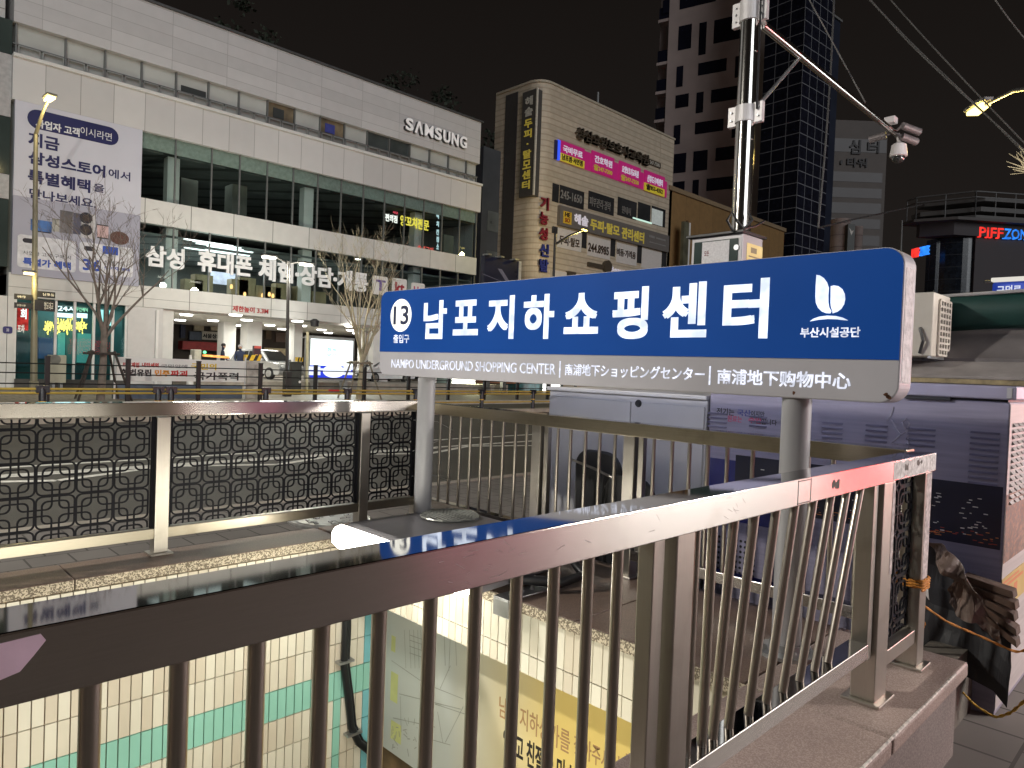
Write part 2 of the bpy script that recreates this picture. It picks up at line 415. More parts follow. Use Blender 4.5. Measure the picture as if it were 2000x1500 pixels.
b.build('near_coping', granite('pinkish_granite', [(.36, .28, .25), (.15, .105, .09), (.52, .43, .39)], 260, .5), ST, bevel=.016, seg=3)
MB().tube([(2.2+.14*k, .7715+random.uniform(-.001, .001), PT-.0045) for k in range(10)], .0055, 6).build('worn_edge', mat('chipped_white_edge', (.6, .57, .53), .8, 0, .5, 40), ST)
b = MB()
for x0, x1 in ((-2.2, -.7), (-.7, .8), (.8, 2.1), (2.1, 3.62)): b.box(x0+.003, x1-.003, .80, .97, -.12, PT-.072)
b.box(3.48, 3.6, .971, 4.65, -.12, PT-.062); b.box(-2.2, 3.48, 4.5, 4.65, -.12, PT-.062)
b.build('outer_cladding', M_GRANDARK, ST)
# poster in the recess below the header
PX = 2.992
def pz(x, y): return fx(x, y, PX)
pm = mat('printed_poster', (.6, .6, .58), .35, 0, .04, 4)
n = pm.node_tree; bs = n.nodes['Principled BSDF']
tc = n.nodes.new('ShaderNodeTexCoord'); sp = n.nodes.new('ShaderNodeSeparateXYZ'); n.links.new(tc.outputs['Object'], sp.inputs[0])
cr = n.nodes.new('ShaderNodeValToRGB')
mr = n.nodes.new('ShaderNodeMapRange'); ya_, yb_ = pz(880, 1300)[0]-2.7, pz(1100, 1300)[0]-2.7
mr.inputs[1].default_value = ya_; mr.inputs[2].default_value = yb_; n.links.new(sp.outputs[1], mr.inputs[0]); n.links.new(mr.outputs[0], cr.inputs[0])
cr.color_ramp.elements[0].color = (.56, .60, .58, 1); cr.color_ramp.elements[1].color = (.78, .60, .20, 1)
n.links.new(cr.outputs[0], bs.inputs['Base Color'])
PO = thing('wall_poster', (PX, 2.7, -1.2), 'long poster with pale street sketch and yellow right half on the stairwell end wall', 'poster')
yl = OY1+.02; zb = pz(765, 1470)[1]
MB().box(PX, PX+.02, 1.3, yl, zb, .02).build('poster_sheet', pm, PO)
m_br = mat('brown_ink', (.42, .25, .12), .6, 0, .1); m_ink = mat('black_ink', (.02, .017, .015), .6, 0, .1)
m_sk = mat('grey_ink', (.33, .35, .32), .6, 0, .2); m_lime = mat('lime_ink', (.62, .66, .28), .6, 0, .1)
def ptext(s, x0, x1, yt, yb, m, bold=0):
    ya, za = pz(x0, yt); _, zb_ = pz(x0, yb); yb2 = pz(x1, yb)[0]
    text(s, 'X', PX, ya, yb2, zb_, za, m, PO, 'lettering', bold, .002)
ptext('남포 지하상가를', 976, 1115, 1358, 1400, m_br, .005); ptext('찾아주셔서', 1122, 1210, 1432, 1472, m_br, .005)
ptext('감사합니다', 1222, 1300, 1468, 1505, m_br, .005)
ptext('“밝고 친절한 미소', 984, 1125, 1418, 1470, m_ink, .02)
b = MB(); random.seed(12)
def sk(x0, y0, x1, y1, w=.004):
    a = pz(x0, y0); c = pz(x1, y1); d = Vector((c[0]-a[0], c[1]-a[1])); L = d.length
    if L < 1e-4: return
    nn = Vector((-d.y, d.x))/L*w/2
    b.face([(PX-.0015, a[0]-nn.x, a[1]-nn.y), (PX-.0015, c[0]-nn.x, c[1]-nn.y), (PX-.0015, c[0]+nn.x, c[1]+nn.y), (PX-.0015, a[0]+nn.x, a[1]+nn.y)])
for x in (790, 800, 808, 816, 822): sk(x, 1230, x+3, 1305)
for y in (1240, 1250, 1262, 1275): sk(800, y, 826, y+9)
for x0, y0, x1, y1 in ((765, 1290, 830, 1335), (830, 1335, 905, 1365), (780, 1355, 900, 1385), (782, 1360, 784, 1430), (768, 1402, 850, 1420), (868, 1240, 870, 1300), (880, 1240, 877, 1310), (890, 1245, 892, 1300), (855, 1390, 865, 1450), (845, 1445, 880, 1455), (880, 1300, 860, 1345), (850, 1375, 925, 1400), (905, 1380, 870, 1450)): sk(x0, y0, x1, y1, .005)
for _ in range(26):
    x = random.uniform(765, 830); y = random.uniform(1400, 1465); sk(x, y, x+random.uniform(-4, 10), y+random.uniform(-2, 16), .006)
b.build('street_sketch', m_sk, PO)
for x0, y0, x1, y1 in ((764, 1310, 776, 1375), (764, 1405, 783, 1455), (765, 1240, 772, 1275)):
    a = pz(x0, y0); c = pz(x1, y1); MB().face([(PX-.001, a[0], a[1]), (PX-.001, c[0], a[1]), (PX-.001, c[0], c[1]), (PX-.001, a[0], c[1])]).build('lime_patch', m_lime, PO)
# light fixture over the header (its lamp faces the stairs)
LB = thing('stair_light_box', (2.8, 3.4, PT), 'dull grey steel light box with glowing white front lying on the stairwell rim', 'light fixture')
m_lamp = emis('white_lamp_tube', (1.0, .95, .82), 26)
MB().prism([(2.44, .505), (2.46, .575), (2.52, .60), (3.36, .60), (3.36, .50), (2.5, .45)], 'Y', 2.72, 4.0).build('housing', mat('grey_sheet_steel', (.27, .26, .28), .3, .6, .12, 4), LB, bevel=.006)
MB().prism([(2.375, .49), (2.372, .55), (2.395, .585), (2.44, .596), (2.436, .5), (2.49, .452), (2.42, .445)], 'Y', 2.76, 3.985).build('lamp_tube', m_lamp, LB)
b = MB(); b.box(2.95, 3.1, 2.9, 3.05, PT, .5).box(2.95, 3.1, 3.7, 3.85, PT, .5); b.build('foot', M_DULL, LB)
b = MB()
b.box(2.60, 2.90, 2.60, 2.715, PT+.001, PT+.010).box(2.60, 2.609, 2.60, 2.715, PT-.09, PT+.001).box(2.895, 2.90, 2.60, 2.715, PT+.01, PT+.06)
b.build('angle_bracket', M_DULL, LB, bevel=.003)
b = MB()
for x, y in ((2.68, 2.66), (2.76, 2.66), (2.84, 2.66)): b.lathe([(.014, 0), (.014, .014), (.008, .016), (.008, .026)], (x, y, PT+.010), 8)
b.build('bolts', M_DULL, LB, smooth=True)
b = MB(); b.tube([(2.72, 2.72, .5), (2.95, 2.55, .47), (3.08, 2.5, .50), (3.12, 2.62, .56), (3.0, 2.78, .56)], .028, 10)
tag(b.build('black_hose', M_BLACKPL, None, smooth=True), 'thick black hose curled beside the end of the stair light box', 'hose')
# wire mesh tray lying on the box
b = MB(); cx, cy, cz = 3.14, 3.74, .605
for i in range(-6, 7):
    t = i*.032; h = math.sqrt(max(0, .2**2-t*t))
    b.tube([(cx+t, cy-h, cz+.012), (cx+t, cy, cz+.02), (cx+t, cy+h, cz+.012)], .003, 4); b.tube([(cx-h, cy+t, cz+.012), (cx, cy+t, cz+.02), (cx+h, cy+t, cz+.012)], .003, 4)
b.tube([(cx+.2*math.cos(a*.3142), cy+.2*math.sin(a*.3142), cz+.008) for a in range(21)], .007, 5)
tag(b.build('wire_mesh_tray', mat('zinc_wire', (.35, .36, .33), .4, .8), None), 'round wire mesh tray lying on top of the stair light box', 'wire tray')
# manhole behind the back railing
mh = at(640, 1012, 'Z', PT)
MH = MB(); c = (1.0*at(645, 1012, 'Z', .03).x, at(645, 1012, 'Z', .03).y, .0)
MH.lathe([(.42, 0), (.42, .02), (.40, .03), (.38, .022), (.36, .022), (.34, .03), (.0, .031)], c, 40)
for k in range(40):
    a = random.random()*6.28; r = .3*math.sqrt(random.random())
    x, y = c[0]+r*math.cos(a), c[1]+r*math.sin(a); MH.box(x-.02, x+.02, y-.012, y+.012, .03, .038)
tag(MH.build('manhole_cover', mat('cast_iron', (.36, .36, .35), .4, .7, .2, 20)), 'round cast iron manhole cover seen below the back lattice railing', 'manhole cover')
# conduit on the tiled wall
def wy(x, y): X, z = fy(x, y, OY1-.02); return (X, OY1-.02, z)
CD = thing('cable_conduit', wy(680, 1200), 'thick black cable running down the cream tiled wall with clips', 'cable')
b = MB()
pts = [wy(676, 1150), wy(675, 1230), wy(672, 1300), wy(680, 1360), wy(686, 1420), wy(700, 1450), wy(722, 1468), wy(760, 1478)]
b.tube(pts, .026, 10); b.tube([(p[0]+.035, p[1]+.005, p[2]) for p in pts], .012, 8)
b.build('cable', mat('black_rubber', (.012, .014, .016), .4), CD, smooth=True)
for x, y in ((671, 1292), (687, 1432)):
    p = wy(x, y); MB().box(p[0]-.05, p[0]+.07, p[1]-.032, p[1]+.03, p[2]-.008, p[2]+.008).build('clip', M_DULL, CD)
# unseen tube lamp and fill light, added to brighten the stairwell walls
TL = thing('added_stair_tube_lamp', (.9, OY0+.05, .2), 'added long tube lamp, out of view on the near stairwell wall, brightening the stairs', 'light fixture')
MB().box(-.8, 2.3, OY0+.005, OY0+.06, .22, .30).build('housing', M_WHITEPL, TL); MB().tube([(-.75, OY0+.05, .19), (2.25, OY0+.05, .19)], .018, 8).build('tube', emis('added_stair_tube', (1, .96, .84), 2.5), TL)
lamp('stair_fill_light', 'AREA', (.75, OY0+.30, .10), 46, (1, .95, .80), 2.6, aim=(.95, OY1, -.9), shape='RECTANGLE', size_y=.5)
# ------------------------------------------------------------------ railings
RT, RH, RD = 1.345, .080, .11                            # rail top, face height, depth
def lattice(b, u0, u1, z0, z1, fixed, ax, P=.188, w=.0085, t=.008):
    """touching rounded squares, smaller ones inside them and a third set centred on their corners"""
    nu = max(1, round((u1-u0)/P)); pu = (u1-u0)/nu
    zc0 = (z0+z1)/2
    fam = ((0, .5, .17, 0), (0, .355, .16, .0009), (.5, .43, .17, .0018))
    for off, hs, rr, s in fam:
        for i in range(-1, nu+1):
            for j in range(-3, 4):
                cu = u0+(i+.5+off)*pu; cz = zc0+(j+off)*P
                hu, hz = hs*pu, hs*P
                if cu+hu < u0+.01 or cu-hu > u1-.01 or cz+hz < z0+.01 or cz-hz > z1-.01: continue
                o = rrect(cu-hu, cu+hu, cz-hz, cz+hz, rr*P, 4); n_ = rrect(cu-hu+w, cu+hu-w, cz-hz+w, cz+hz-w, rr*P-w*.6, 4)
                L = len(o)
                def Q(p, d):
                    p = (min(u1, max(u0, p[0])), min(z1, max(z0, p[1])))
                    return (p[0], fixed+d+s, p[1]) if ax == 'Y' else (fixed+d+s, p[0], p[1])
                k = len(b.v)
                b.v += [Q(p, 0) for p in o]+[Q(p, 0) for p in n_]+[Q(p, t) for p in o]+[Q(p, t) for p in n_]
                for a in range(L):
                    c = (a+1) % L
                    if all((x[0] in (u0, u1) and abs(x[0]-cu) > hu-.03) or False for x in (Q(o[a], 0), Q(o[c], 0), Q(n_[a], 0), Q(n_[c], 0))) and ax == 'Y' and False: continue
                    for q4 in ((a, c, L+c, L+a), (2*L+a, 3*L+a, 3*L+c, 2*L+c), (a, 2*L+a, 2*L+c, c), (L+a, L+c, 3*L+c, 3*L+a)):
                        b.f.append(tuple(k+v_ for v_ in q4)); b.m.append(0)
def post(parent, x0, x1, y0, y1, m=M_STEEL, name='post'):
    p = MB().box(x0, x1, y0, y1, PT+.012, RT-RH).build(name, m, parent, bevel=.004)
    MB().box(x0-.025, x1+.025, y0-.025, y1+.025, PT, PT+.012).build('base_plate', m, p, bevel=.003)
    return p
def bar(parent, p, q, r=.0125): MB().tube([p, q], r, 12).build('baluster', M_BAR, parent, smooth=True)
# near railing
NY = .885
NR = thing('railing', (1.7, NY+.055, PT), 'nearest brushed steel railing with wide reflecting handrail and round bars, stickers at its right end', 'railing', 'railings around the stairwell')
XE = 3.47
MB().prism([(NY, RT-RH), (NY, RT), (NY+RD, RT-.0052), (NY+RD, RT-RH)], 'X', -.9, XE).build('handrail', M_RAIL, NR, bevel=.003, seg=2)
yc = NY+.055
for x in [.241-.104*i for i in range(1, 9)]+[.241, .343, .447, .548, .650, .753, .856, .960, 1.067, 1.176, 1.279]:
    bar(NR, (x, yc, .64), (x, yc, RT-RH))
b = MB(); b.box(1.386, 1.432, yc-.022, yc+.022, .50, RT-RH); b.build('stile', M_STEEL, NR, bevel=.003)
post(NR, 1.455, 1.535, yc-.04, yc+.04)
post(NR, -.72, -.64, yc-.04, yc+.04)
bar(NR, (1.60, yc, .64), (1.605, yc, RT-RH))
for x1, x0 in ((1.688, 1.680), (1.803, 1.745), (1.923, 1.836), (2.06, 1.955), (2.19, 2.07), (2.33, 2.185), (2.475, 2.31), (2.615, 2.43), (2.75, 2.545)):
    z0 = .665; k = (RT-RH-z0)/(1.22-.71); bar(NR, (x1-(x1-x0)*k, yc, z0), (x1, yc, RT-RH), .0135)
MB().box(1.535, 2.80, NY+.02, NY+.09, .612, .668).build('bottom_rail', M_RAIL, NR, bevel=.003)
MB().box(-.64, 1.386, NY+.02, NY+.09, .588, .640).build('bottom_rail', M_RAIL, NR, bevel=.003)
b = MB(); b.box(2.80, 2.845, yc-.03, yc+.03, .60, RT-RH); b.build('stile', M_STEEL, NR, bevel=.003)
post(NR, 2.86, 2.985, yc-.045, yc+.045)
post(NR, 3.37, XE-.01, yc-.045, yc+.045)
b = MB(); lattice(b, 2.99, 3.365, .60, RT-RH-.005, yc, 'Y'); b.build('lattice_panel', M_BLACKIRON, NR)
MB().box(2.99, 3.365, NY+.02, NY+.09, .53, .59).build('bottom_rail', M_STEEL, NR, bevel=.003)
# stickers and torn paper on the rail (flat sheets, 0.6 mm proud)
def rough_sheet(b, u0, u1, z0, z1, fix, ax, n=9, jit=.12, th=.0006, sgn=-1):
    top = [(u0+(u1-u0)*i/n, z1-abs(random.gauss(0, jit))*(z1-z0)) for i in range(n+1)]
    bot = [(u0+(u1-u0)*i/n, z0+abs(random.gauss(0, jit))*(z1-z0)) for i in range(n+1)]
    poly = bot+top[::-1]
    b.prism(poly, ax, fix, fix+sgn*th)
random.seed(5)
b = MB(); rough_sheet(b, 2.92, 3.465, RT-RH+.004, RT-.003, NY, 'Y', 14, .06)
b.build('torn_sticker', mat('weathered_white_sticker', (.62, .63, .62), .7, 0, .35, 60), NR)
b = MB(); b.prism([(.10, RT-.012), (.178, RT-.008), (.183, RT-.016), (.172, RT-.030), (.160, RT-.044), (.135, RT-.050), (.10, RT-.046)], 'Y', NY-.0008, NY)
b.build('torn_sticker', mat('pink_paper', (.66, .50, .62), .8, 0, .08, 30), NR)
b = MB(); rough_sheet(b, 2.33, 2.39, RT-.058, RT-.022, NY, 'Y', 6, .15); rough_sheet(b, 3.05, 3.09, RT-.05, RT-.02, NY-.0008, 'Y', 6, .2); rough_sheet(b, 3.2, 3.27, RT-.04, RT-.015, NY-.0008, 'Y', 6, .3)
b.build('dark_smudge', mat('dark_residue', (.12, .11, .1), .8, 0, .4, 80), NR)
b = MB(); b.box(2.075, 2.0775, NY-.0008, NY, RT-RH+.004, RT-.004).box(2.165, 2.1675, NY-.0008, NY, RT-RH+.004, RT-.004).box(2.0775, 2.165, NY-.0008, NY, RT-.008, RT-.0055).box(2.0775, 2.165, NY-.0008, NY, RT-RH+.005, RT-RH+.008)
b.build('tape_outline', mat('grey_tape_residue', (.2, .19, .18), .8, 0, .4, 80), NR)
b = MB(); rough_sheet(b, 2.955, 2.984, .9, RT-RH-.01, yc-.0455, 'Y', 16, .006)
rough_sheet(b, 3.385, 3.455, .78, RT-RH-.004, yc-.0455, 'Y', 22, .01)
b.build('torn_sticker', mat('stained_sticker', (.55, .50, .49), .8, 0, .4, 40), NR)
b = MB(); random.seed(41)
for k in range(26):
    x = random.choice((.74, .8, .83, .9, 1.02, 1.3, 1.7, .45))+random.gauss(0, .03); z = RT-random.uniform(.012, .068); a_ = random.uniform(-.9, .4); L_ = random.uniform(.006, .03)
    dx, dz = math.cos(a_)*L_/2, math.sin(a_)*L_/2; w_ = .00035
    b.face([(x-dx, NY-.0004, z-dz), (x+dx, NY-.0004, z+dz), (x+dx, NY-.0004, z+dz+w_*2), (x-dx, NY-.0004, z-dz+w_*2)])
b.build('scratches', mat('scratched_metal', (.42, .36, .36), .6, .3, .3, 40), NR)
# back railing
BY = 4.545
BR = thing('railing', (.8, BY+.05, PT), 'far steel railing with black interlaced lattice panels beside the road', 'railing', 'railings around the stairwell')
byc = BY+.055
MB().box(-1.2, 3.56, BY, BY+RD, RT-RH+.01, RT+.01).build('handrail', M_RAIL, BR, bevel=.003)
def xb(x, y): return at(x, y, 'Y', byc).x
xs = [xb(312, 1000), xb(707, 900)]
for x in (-.35, xs[0], xs[1], 3.50): post(BR, x-.04, x+.04, byc-.04, byc+.04)
zr0 = .585
M_LOWR = steel('darkened_lower_rail', (.36, .33, .27), .34, (3, 200, 200))  # darker steel copy to hold down the stair light's glare on the lower rail
edges = [-1.2, -.35, xs[0], xs[1], 3.50]
for a, c in zip(edges[:-1], edges[1:]):
    MB().box(a+.04, c-.04, BY+.02, BY+.09, zr0-.065, zr0).build('bottom_rail', M_LOWR, BR, bevel=.003)
    b = MB(); lattice(b, a+.065, c-.065, zr0+.005, RT-RH, byc, 'Y'); b.build('lattice_panel', M_BLACKIRON, BR)
    for u in (a+.04, c-.058): MB().box(u, u+.018, byc-.012, byc+.012, zr0, RT-RH).build('panel_frame', M_BLACKIRON, BR)
b = MB(); random.seed(9)
for z0, z1 in ((1.2, 1.12), (.95, 1.05), (.75, .7)):
    b.tube([(xs[1]+.45, byc-.03, z0), (xs[1]+.62, byc-.12, (z0+z1)/2+.03), (xs[1]+.75, byc-.16, z1)], .003, 4)
tag(b.build('loose_wires', mat('grey_wire', (.35, .34, .33), .5)), 'loose thin wires dangling by the left sign post at the lattice railing corner', 'wires')
# side railing behind the sign
SX = 3.45
SR = thing('railing', (SX+.05, 2.7, PT), 'steel railing with round bars behind the two sign posts', 'railing', 'railings around the stairwell')
MB().box(SX, SX+RD, NY+RD+.002, BY-.002, RT-RH, RT).build('handrail', steel('yellowed_steel', (.46, .41, .31), .32, (50, 1, 50), top=.12), SR, bevel=.003)
sxc = SX+.055
for x in (858, 877, 897, 917, 938, 958, 981, 1005, 1027, 1088, 1113, 1142, 1170, 1200, 1276, 1312, 1346, 1382, 1420, 1470):
    y = at(x, 900, 'X', sxc).y; bar(SR, (sxc, y, .59), (sxc, y, RT-RH), .011)
for y in (1.57, 1.45, 1.33, 1.21, 1.1): bar(SR, (sxc, y, .59), (sxc, y, RT-RH), .011)
for x in (1052, 1233): 
    y = at(x, 900, 'X', sxc).y; post(SR, sxc-.04, sxc+.04, y-.045, y+.035)
    MB().box(sxc-.02, sxc+.02, y-.095, y-.06, .59, RT-RH).build('stile', M_STEEL, SR, bevel=.003)
MB().box(SX+.02, SX+.09, NY+RD+.02, BY, .53, .59).build('bottom_rail', M_RAIL, SR, bevel=.003)
# ------------------------------------------------------------------ illuminated sign
FX = 3.03; TH_ = .145
yl_ = (fx(743, 650, FX)[0]+fx(741, 690, FX)[0])/2; yr_ = (fx(1767, 505, FX)[0]+fx(1757, 760, FX)[0])/2
zt_ = (fx(770, 567, FX)[1]+fx(1707, 484, FX)[1]+fx(1320, 520.5, FX)[1])/3
zb_s = (fx(760, 733, FX)[1]+fx(1720, 785, FX)[1]+fx(1280, 763.5, FX)[1])/3
zd_ = (fx(741, 687, FX)[1]+fx(1762, 703.6, FX)[1]+fx(1320, 695, FX)[1])/3
SG = thing('street_sign', (FX+.07, (yl_+yr_)/2, PT), 'large blue and grey illuminated sign with white lettering on two round posts above the stairwell', 'sign')
m_sgrey = mat('grey_sign_paint', (.47, .46, .50), .5, .0, .08, 2)
m_sblue = mat('blue_sign_face', (.006, .052, .25), .42, 0, .10, 1.5, spec=.15, emit=(.004, .05, .24), es=.35)
m_edge = mat('bare_aluminium_edge', (.58, .57, .56), .38, .8, .2, 20)
MB().prism(rrect(yl_, yr_, zb_s, zt_, .075, 8), 'X', FX, FX+TH_).build('sign_body', m_sgrey, SG, bevel=.006)
def upper(y0, y1): 
    a = [p for p in rrect(y0, y1, zb_s, zt_-.004, .072, 8) if p[1] > (zb_s+zt_)/2]
    return a+[(min(y0, y1), zd_), (max(y0, y1), zd_)]
def order(poly):
    c = Vector((sum(p[0] for p in poly)/len(poly), sum(p[1] for p in poly)/len(poly)))
    return sorted(poly, key=lambda p: math.atan2(p[1]-c.y, p[0]-c.x))
up = order(upper(yr_+.004, yl_-.004))
MB().prism(up, 'X', FX-.003, FX-.0002).build('blue_panel', m_sblue, SG)
MB().prism(up, 'X', FX+TH_+.0002, FX+TH_+.003).build('blue_panel', m_sblue, SG)
b = MB(); random.seed(2); rough_sheet(b, FX+.02, FX+TH_-.02, zb_s+.08, zt_-.08, yr_-.0003, 'Y', 12, .008, .0008)
b.build('pasted_paper', mat('crumpled_white_paper', (.80, .77, .78), .75, 0, .2, 30, bump=.8, bscale=60), SG)
m_let = emis('lit_white_letter', (.76, .84, 1.0), 1.35, .27, 11)
m_letb = emis('lit_white_letter_rear', (.72, .78, 1.0), 11.0, .3, 9)
m_let2 = emis('lit_white_small_letter', (.84, .87, 1.0), 1.0, .3, 25)
m_warm = emis('lit_warm_disc', (1.0, .97, .86), 1.5, .15, 12)
LX = FX-.004
def stext(s, xa, xb_, ytop, ybot, m, bold=0, plane='X', back=True, name='lettering', lx=None, d=.003):
    xm = (xa+xb_)/2; L = lx if lx else LX
    y0 = fx(xa, (ytop+ybot)/2, L)[0]; y1 = fx(xb_, (ytop+ybot)/2, L)[0]
    z1 = fx(xm, ytop, L)[1]; z0 = fx(xm, ybot, L)[1]
    text(s, 'X', L+.0035, y0, y1, z0, z1, m, SG, name, bold, d, res=8)
    if back: text(s, 'x', FX+TH_+.0005, yl_-(y0-yr_), yl_-(y1-yr_), z0, z1, m_letb, SG, name, bold, d, res=4)
for s, xa, xb_, yt, yb in (('남', 827, 872, 587, 662), ('포', 885, 934, 586, 655), ('지', 952, 1004, 578, 662), ('하', 1022, 1082, 575, 662),
                          ('쇼', 1102, 1169, 572, 652), ('핑', 1196, 1266, 561, 662), ('센', 1294, 1381, 552, 659), ('터', 1412, 1501, 545, 661)):
    stext(s, xa, xb_, yt, yb, m_let, .033)
def gtext(s, xa, ya0, ya1, xb_, yb0, yb1, m, bold, d=.002):
    a0 = fx(xa, ya0, LX); a1 = fx(xa, ya1, LX); c0 = fx(xb_, yb0, LX); c1 = fx(xb_, yb1, LX)
    z1 = (a0[1]+c0[1])/2; z0 = (a1[1]+c1[1])/2
    text(s, 'X', FX+.0002, a0[0], c0[0], z0, z1, m, SG, 'lettering', bold, d, res=4)
    text(s, 'x', FX+TH_+.0005, yl_-(a0[0]-yr_), yl_-(c0[0]-yr_), z0, z1, m, SG, 'lettering', bold, d, res=2)
gtext('NAMPO UNDERGROUND SHOPPING CENTER', 764, 702, 719, 1085, 709, 731, m_let2, .009)
gtext('南浦地下ショッピングセンター', 1103, 711, 734, 1376, 717, 743, m_let2, .010)
gtext('南浦地下购物中心', 1401, 721, 751, 1662, 727, 759, m_let2, .016)
b = MB()
for x, y0, y1 in ((1093.5, 705, 738), (1386.5, 715, 752)):
    y_, z1 = fx(x, y0, LX); z0 = fx(x, y1, LX)[1]; b.box(FX-.002, FX-.0002, y_-.004, y_+.004, z0, z1)
b.build('divider', m_let2, SG)
cy_, cz_ = fx(783, 616, LX); ry = (fx(763, 616, LX)[0]-fx(803, 616, LX)[0])/2; rz = (fx(783, 584, LX)[1]-fx(783, 648, LX)[1])/2
MB().prism([(cy_+ry*math.cos(a*.1571), cz_+rz*math.sin(a*.1571)) for a in range(40)], 'X', LX-.002, LX+.0008).build('number_disc', m_warm, SG)
stext('13', 768, 797, 597, 634, mat('dark_navy_vinyl', (.02, .03, .09), .5, 0, .1), .012, back=False, lx=LX-.0058, d=.001)
stext('출입구', 768, 799, 653, 670, m_let2, .02)
def logo(pts, m):
    poly = []
    for X, Y in pts: poly.append(fx(1280+X/3.509, 460+Y/3.509, LX))
    MB().prism(poly, 'X', LX-.002, LX+.0008).build('emblem', m, SG)
logo([(1105,270),(1128,274),(1155,292),(1177,322),(1189,358),(1186,410),(1186,460),(1192,495),(1207,518),(1200,534),(1170,532),(1140,520),(1116,496),(1101,462),(1098,420),(1100,340)], m_let)
logo([(1203,347),(1225,342),(1255,347),(1282,368),(1298,400),(1301,435),(1294,470),(1275,502),(1248,522),(1216,533),(1213,515),(1205,492),(1201,460),(1202,400)], m_let)
logo([(1060,588),(1085,570),(1125,556),(1180,549),(1240,552),(1285,563),(1322,582),(1290,580),(1240,574),(1180,572),(1120,577)], m_let)
stext('부산시설공단', 1563, 1680, 639, 659, m_let2, .025)
b = MB(); random.seed(4)
for x, y in ((1733, 774), (1736, 777), (1730, 771), (1550, 767)):
    y_, z_ = fx(x, y, FX); b.prism([(y_+random.uniform(.004, .011)*math.cos(a), z_+random.uniform(.004, .012)*math.sin(a)) for a in (0, .8, 1.6, 2.4, 3.2, 4, 4.8, 5.5)], 'X', FX-.0006, FX)
b.build('rust_spot', mat('rust', (.10, .04, .02), .9, 0, .3, 40), SG)
m_post = mat('grey_painted_post', (.36, .36, .38), .42, .1, .1, 4, streak=(3, 3, .7))
PXC = 3.103
for x in (831, 1555):
    y_ = at(x, 820, 'X', PXC).y
    b = MB(); b.lathe([(.062, PT+.015), (.062, zb_s)], (PXC, y_, 0), 28)
    if x == 831: b.lathe([(.0635, 1.18), (.0635, 1.19)], (PXC, y_, 0), 28)
    p = b.build('post', m_post, SG, smooth=True)
    b = MB(); b.lathe([(.125, PT), (.125, PT+.015), (.07, PT+.017), (.07, PT+.05)], (PXC, y_, 0), 20)
    for k in range(4): b.lathe([(.014, PT+.015), (.014, PT+.03), (.008, PT+.04)], (PXC+.098*math.cos(k*1.57+.78), y_+.098*math.sin(k*1.57+.78), 0), 6)
    b.build('base_plate', M_DULL, p, smooth=True)
# ------------------------------------------------------------------ utility cabinets
CX = 4.2
m_lgrey = mat('light_grey_cabinet_paint', (.45, .44, .45), .5, .1, .06, 2, bump=.1, bscale=20)
y0c, y1c = at(1381, 800, 'X', CX).y, at(1073, 800, 'X', CX).y
ztop = (fx(1073, 757, CX)[1]+fx(1380, 770, CX)[1])/2
WC = thing('utility_cabinet', (CX+.35, (y0c+y1c)/2, 0), 'plain pale grey utility cabinet with double doors behind the side railing', 'cabinet', 'street utility cabinets')
MB().box(CX, CX+.75, y0c, y1c, 0, ztop-.03).build('body', m_lgrey, WC, bevel=.006)
MB().box(CX-.02, CX+.77, y0c-.004, y1c+.02, ztop-.03, ztop).build('top', m_lgrey, WC, bevel=.006)
ym = at(1234, 800, 'X', CX).y
for a, c in ((y0c+.012, ym-.003), (ym+.003, y1c-.012)):
    d = MB().box(CX-.016, CX-.001, a, c, .12, ztop-.075).build('door', m_lgrey, WC, bevel=.004)
    if c < ym+.01:
        yk, zk = fx(1247, 788, CX-.016)
        MB().lathe([(.022, -.012), (.022, -.004), (.028, 0)], (CX-.016, yk, zk), 14, ax='X').build('lock', M_BLACKPL, d, smooth=True)
for a in (y1c-.02,): MB().box(CX-.03, CX-.018, a, a+.015, .5, .6).build('hinge', M_DULL, WC)
y0p, y1p = at(1964, 960, 'X', CX).y, y0c-.02
ztp = fx(1970, 754, CX)[1]; zlid = fx(1970, 786, CX)[1]
PCX2 = CX+.85
PC = thing('utility_cabinet', (CX+.4, (y0p+y1p)/2, 0), 'purple wrapped utility cabinet with louvres and a night city print behind the sign', 'cabinet', 'street utility cabinets')
m_wrap = mat('purple_grey_wrap', (.245, .228, .31), .45, 0, .14, 2.2, streak=(1, 1, 22), bump=.15, bscale=30)
m_side = mat('pale_grey_wrap', (.42, .39, .385), .5, 0, .12, 2, streak=(1, 1, 20))
MB().box(CX, PCX2, y0p+.0, y1p, 0, zlid).build('body', [m_wrap], PC, bevel=.006)
MB().box(CX-.03, PCX2+.03, y0p-.03, y1p, zlid+.012, ztp).build('lid', mat('purple_grey_lid', (.34, .32, .42), .38, .2, .1, 3), PC, bevel=.008)
MB().box(CX+.01, PCX2-.01, y0p+.01, y1p-.01, zlid, zlid+.012).build('lid_gap', M_BLACKPL, PC)
MB().box(CX-.034, CX-.031, y0p-.012, y0p+.01, zlid+.02, ztp-.008).build('lid_corner', m_lgrey, PC)
b = MB(); yy, zz = fx(1812, 776, CX-.004); b.box(CX-.02, CX-.001, yy-.11, yy+.11, zz-.012, zz+.012); b.build('lid_latch', M_BLACKPL, PC, bevel=.002)
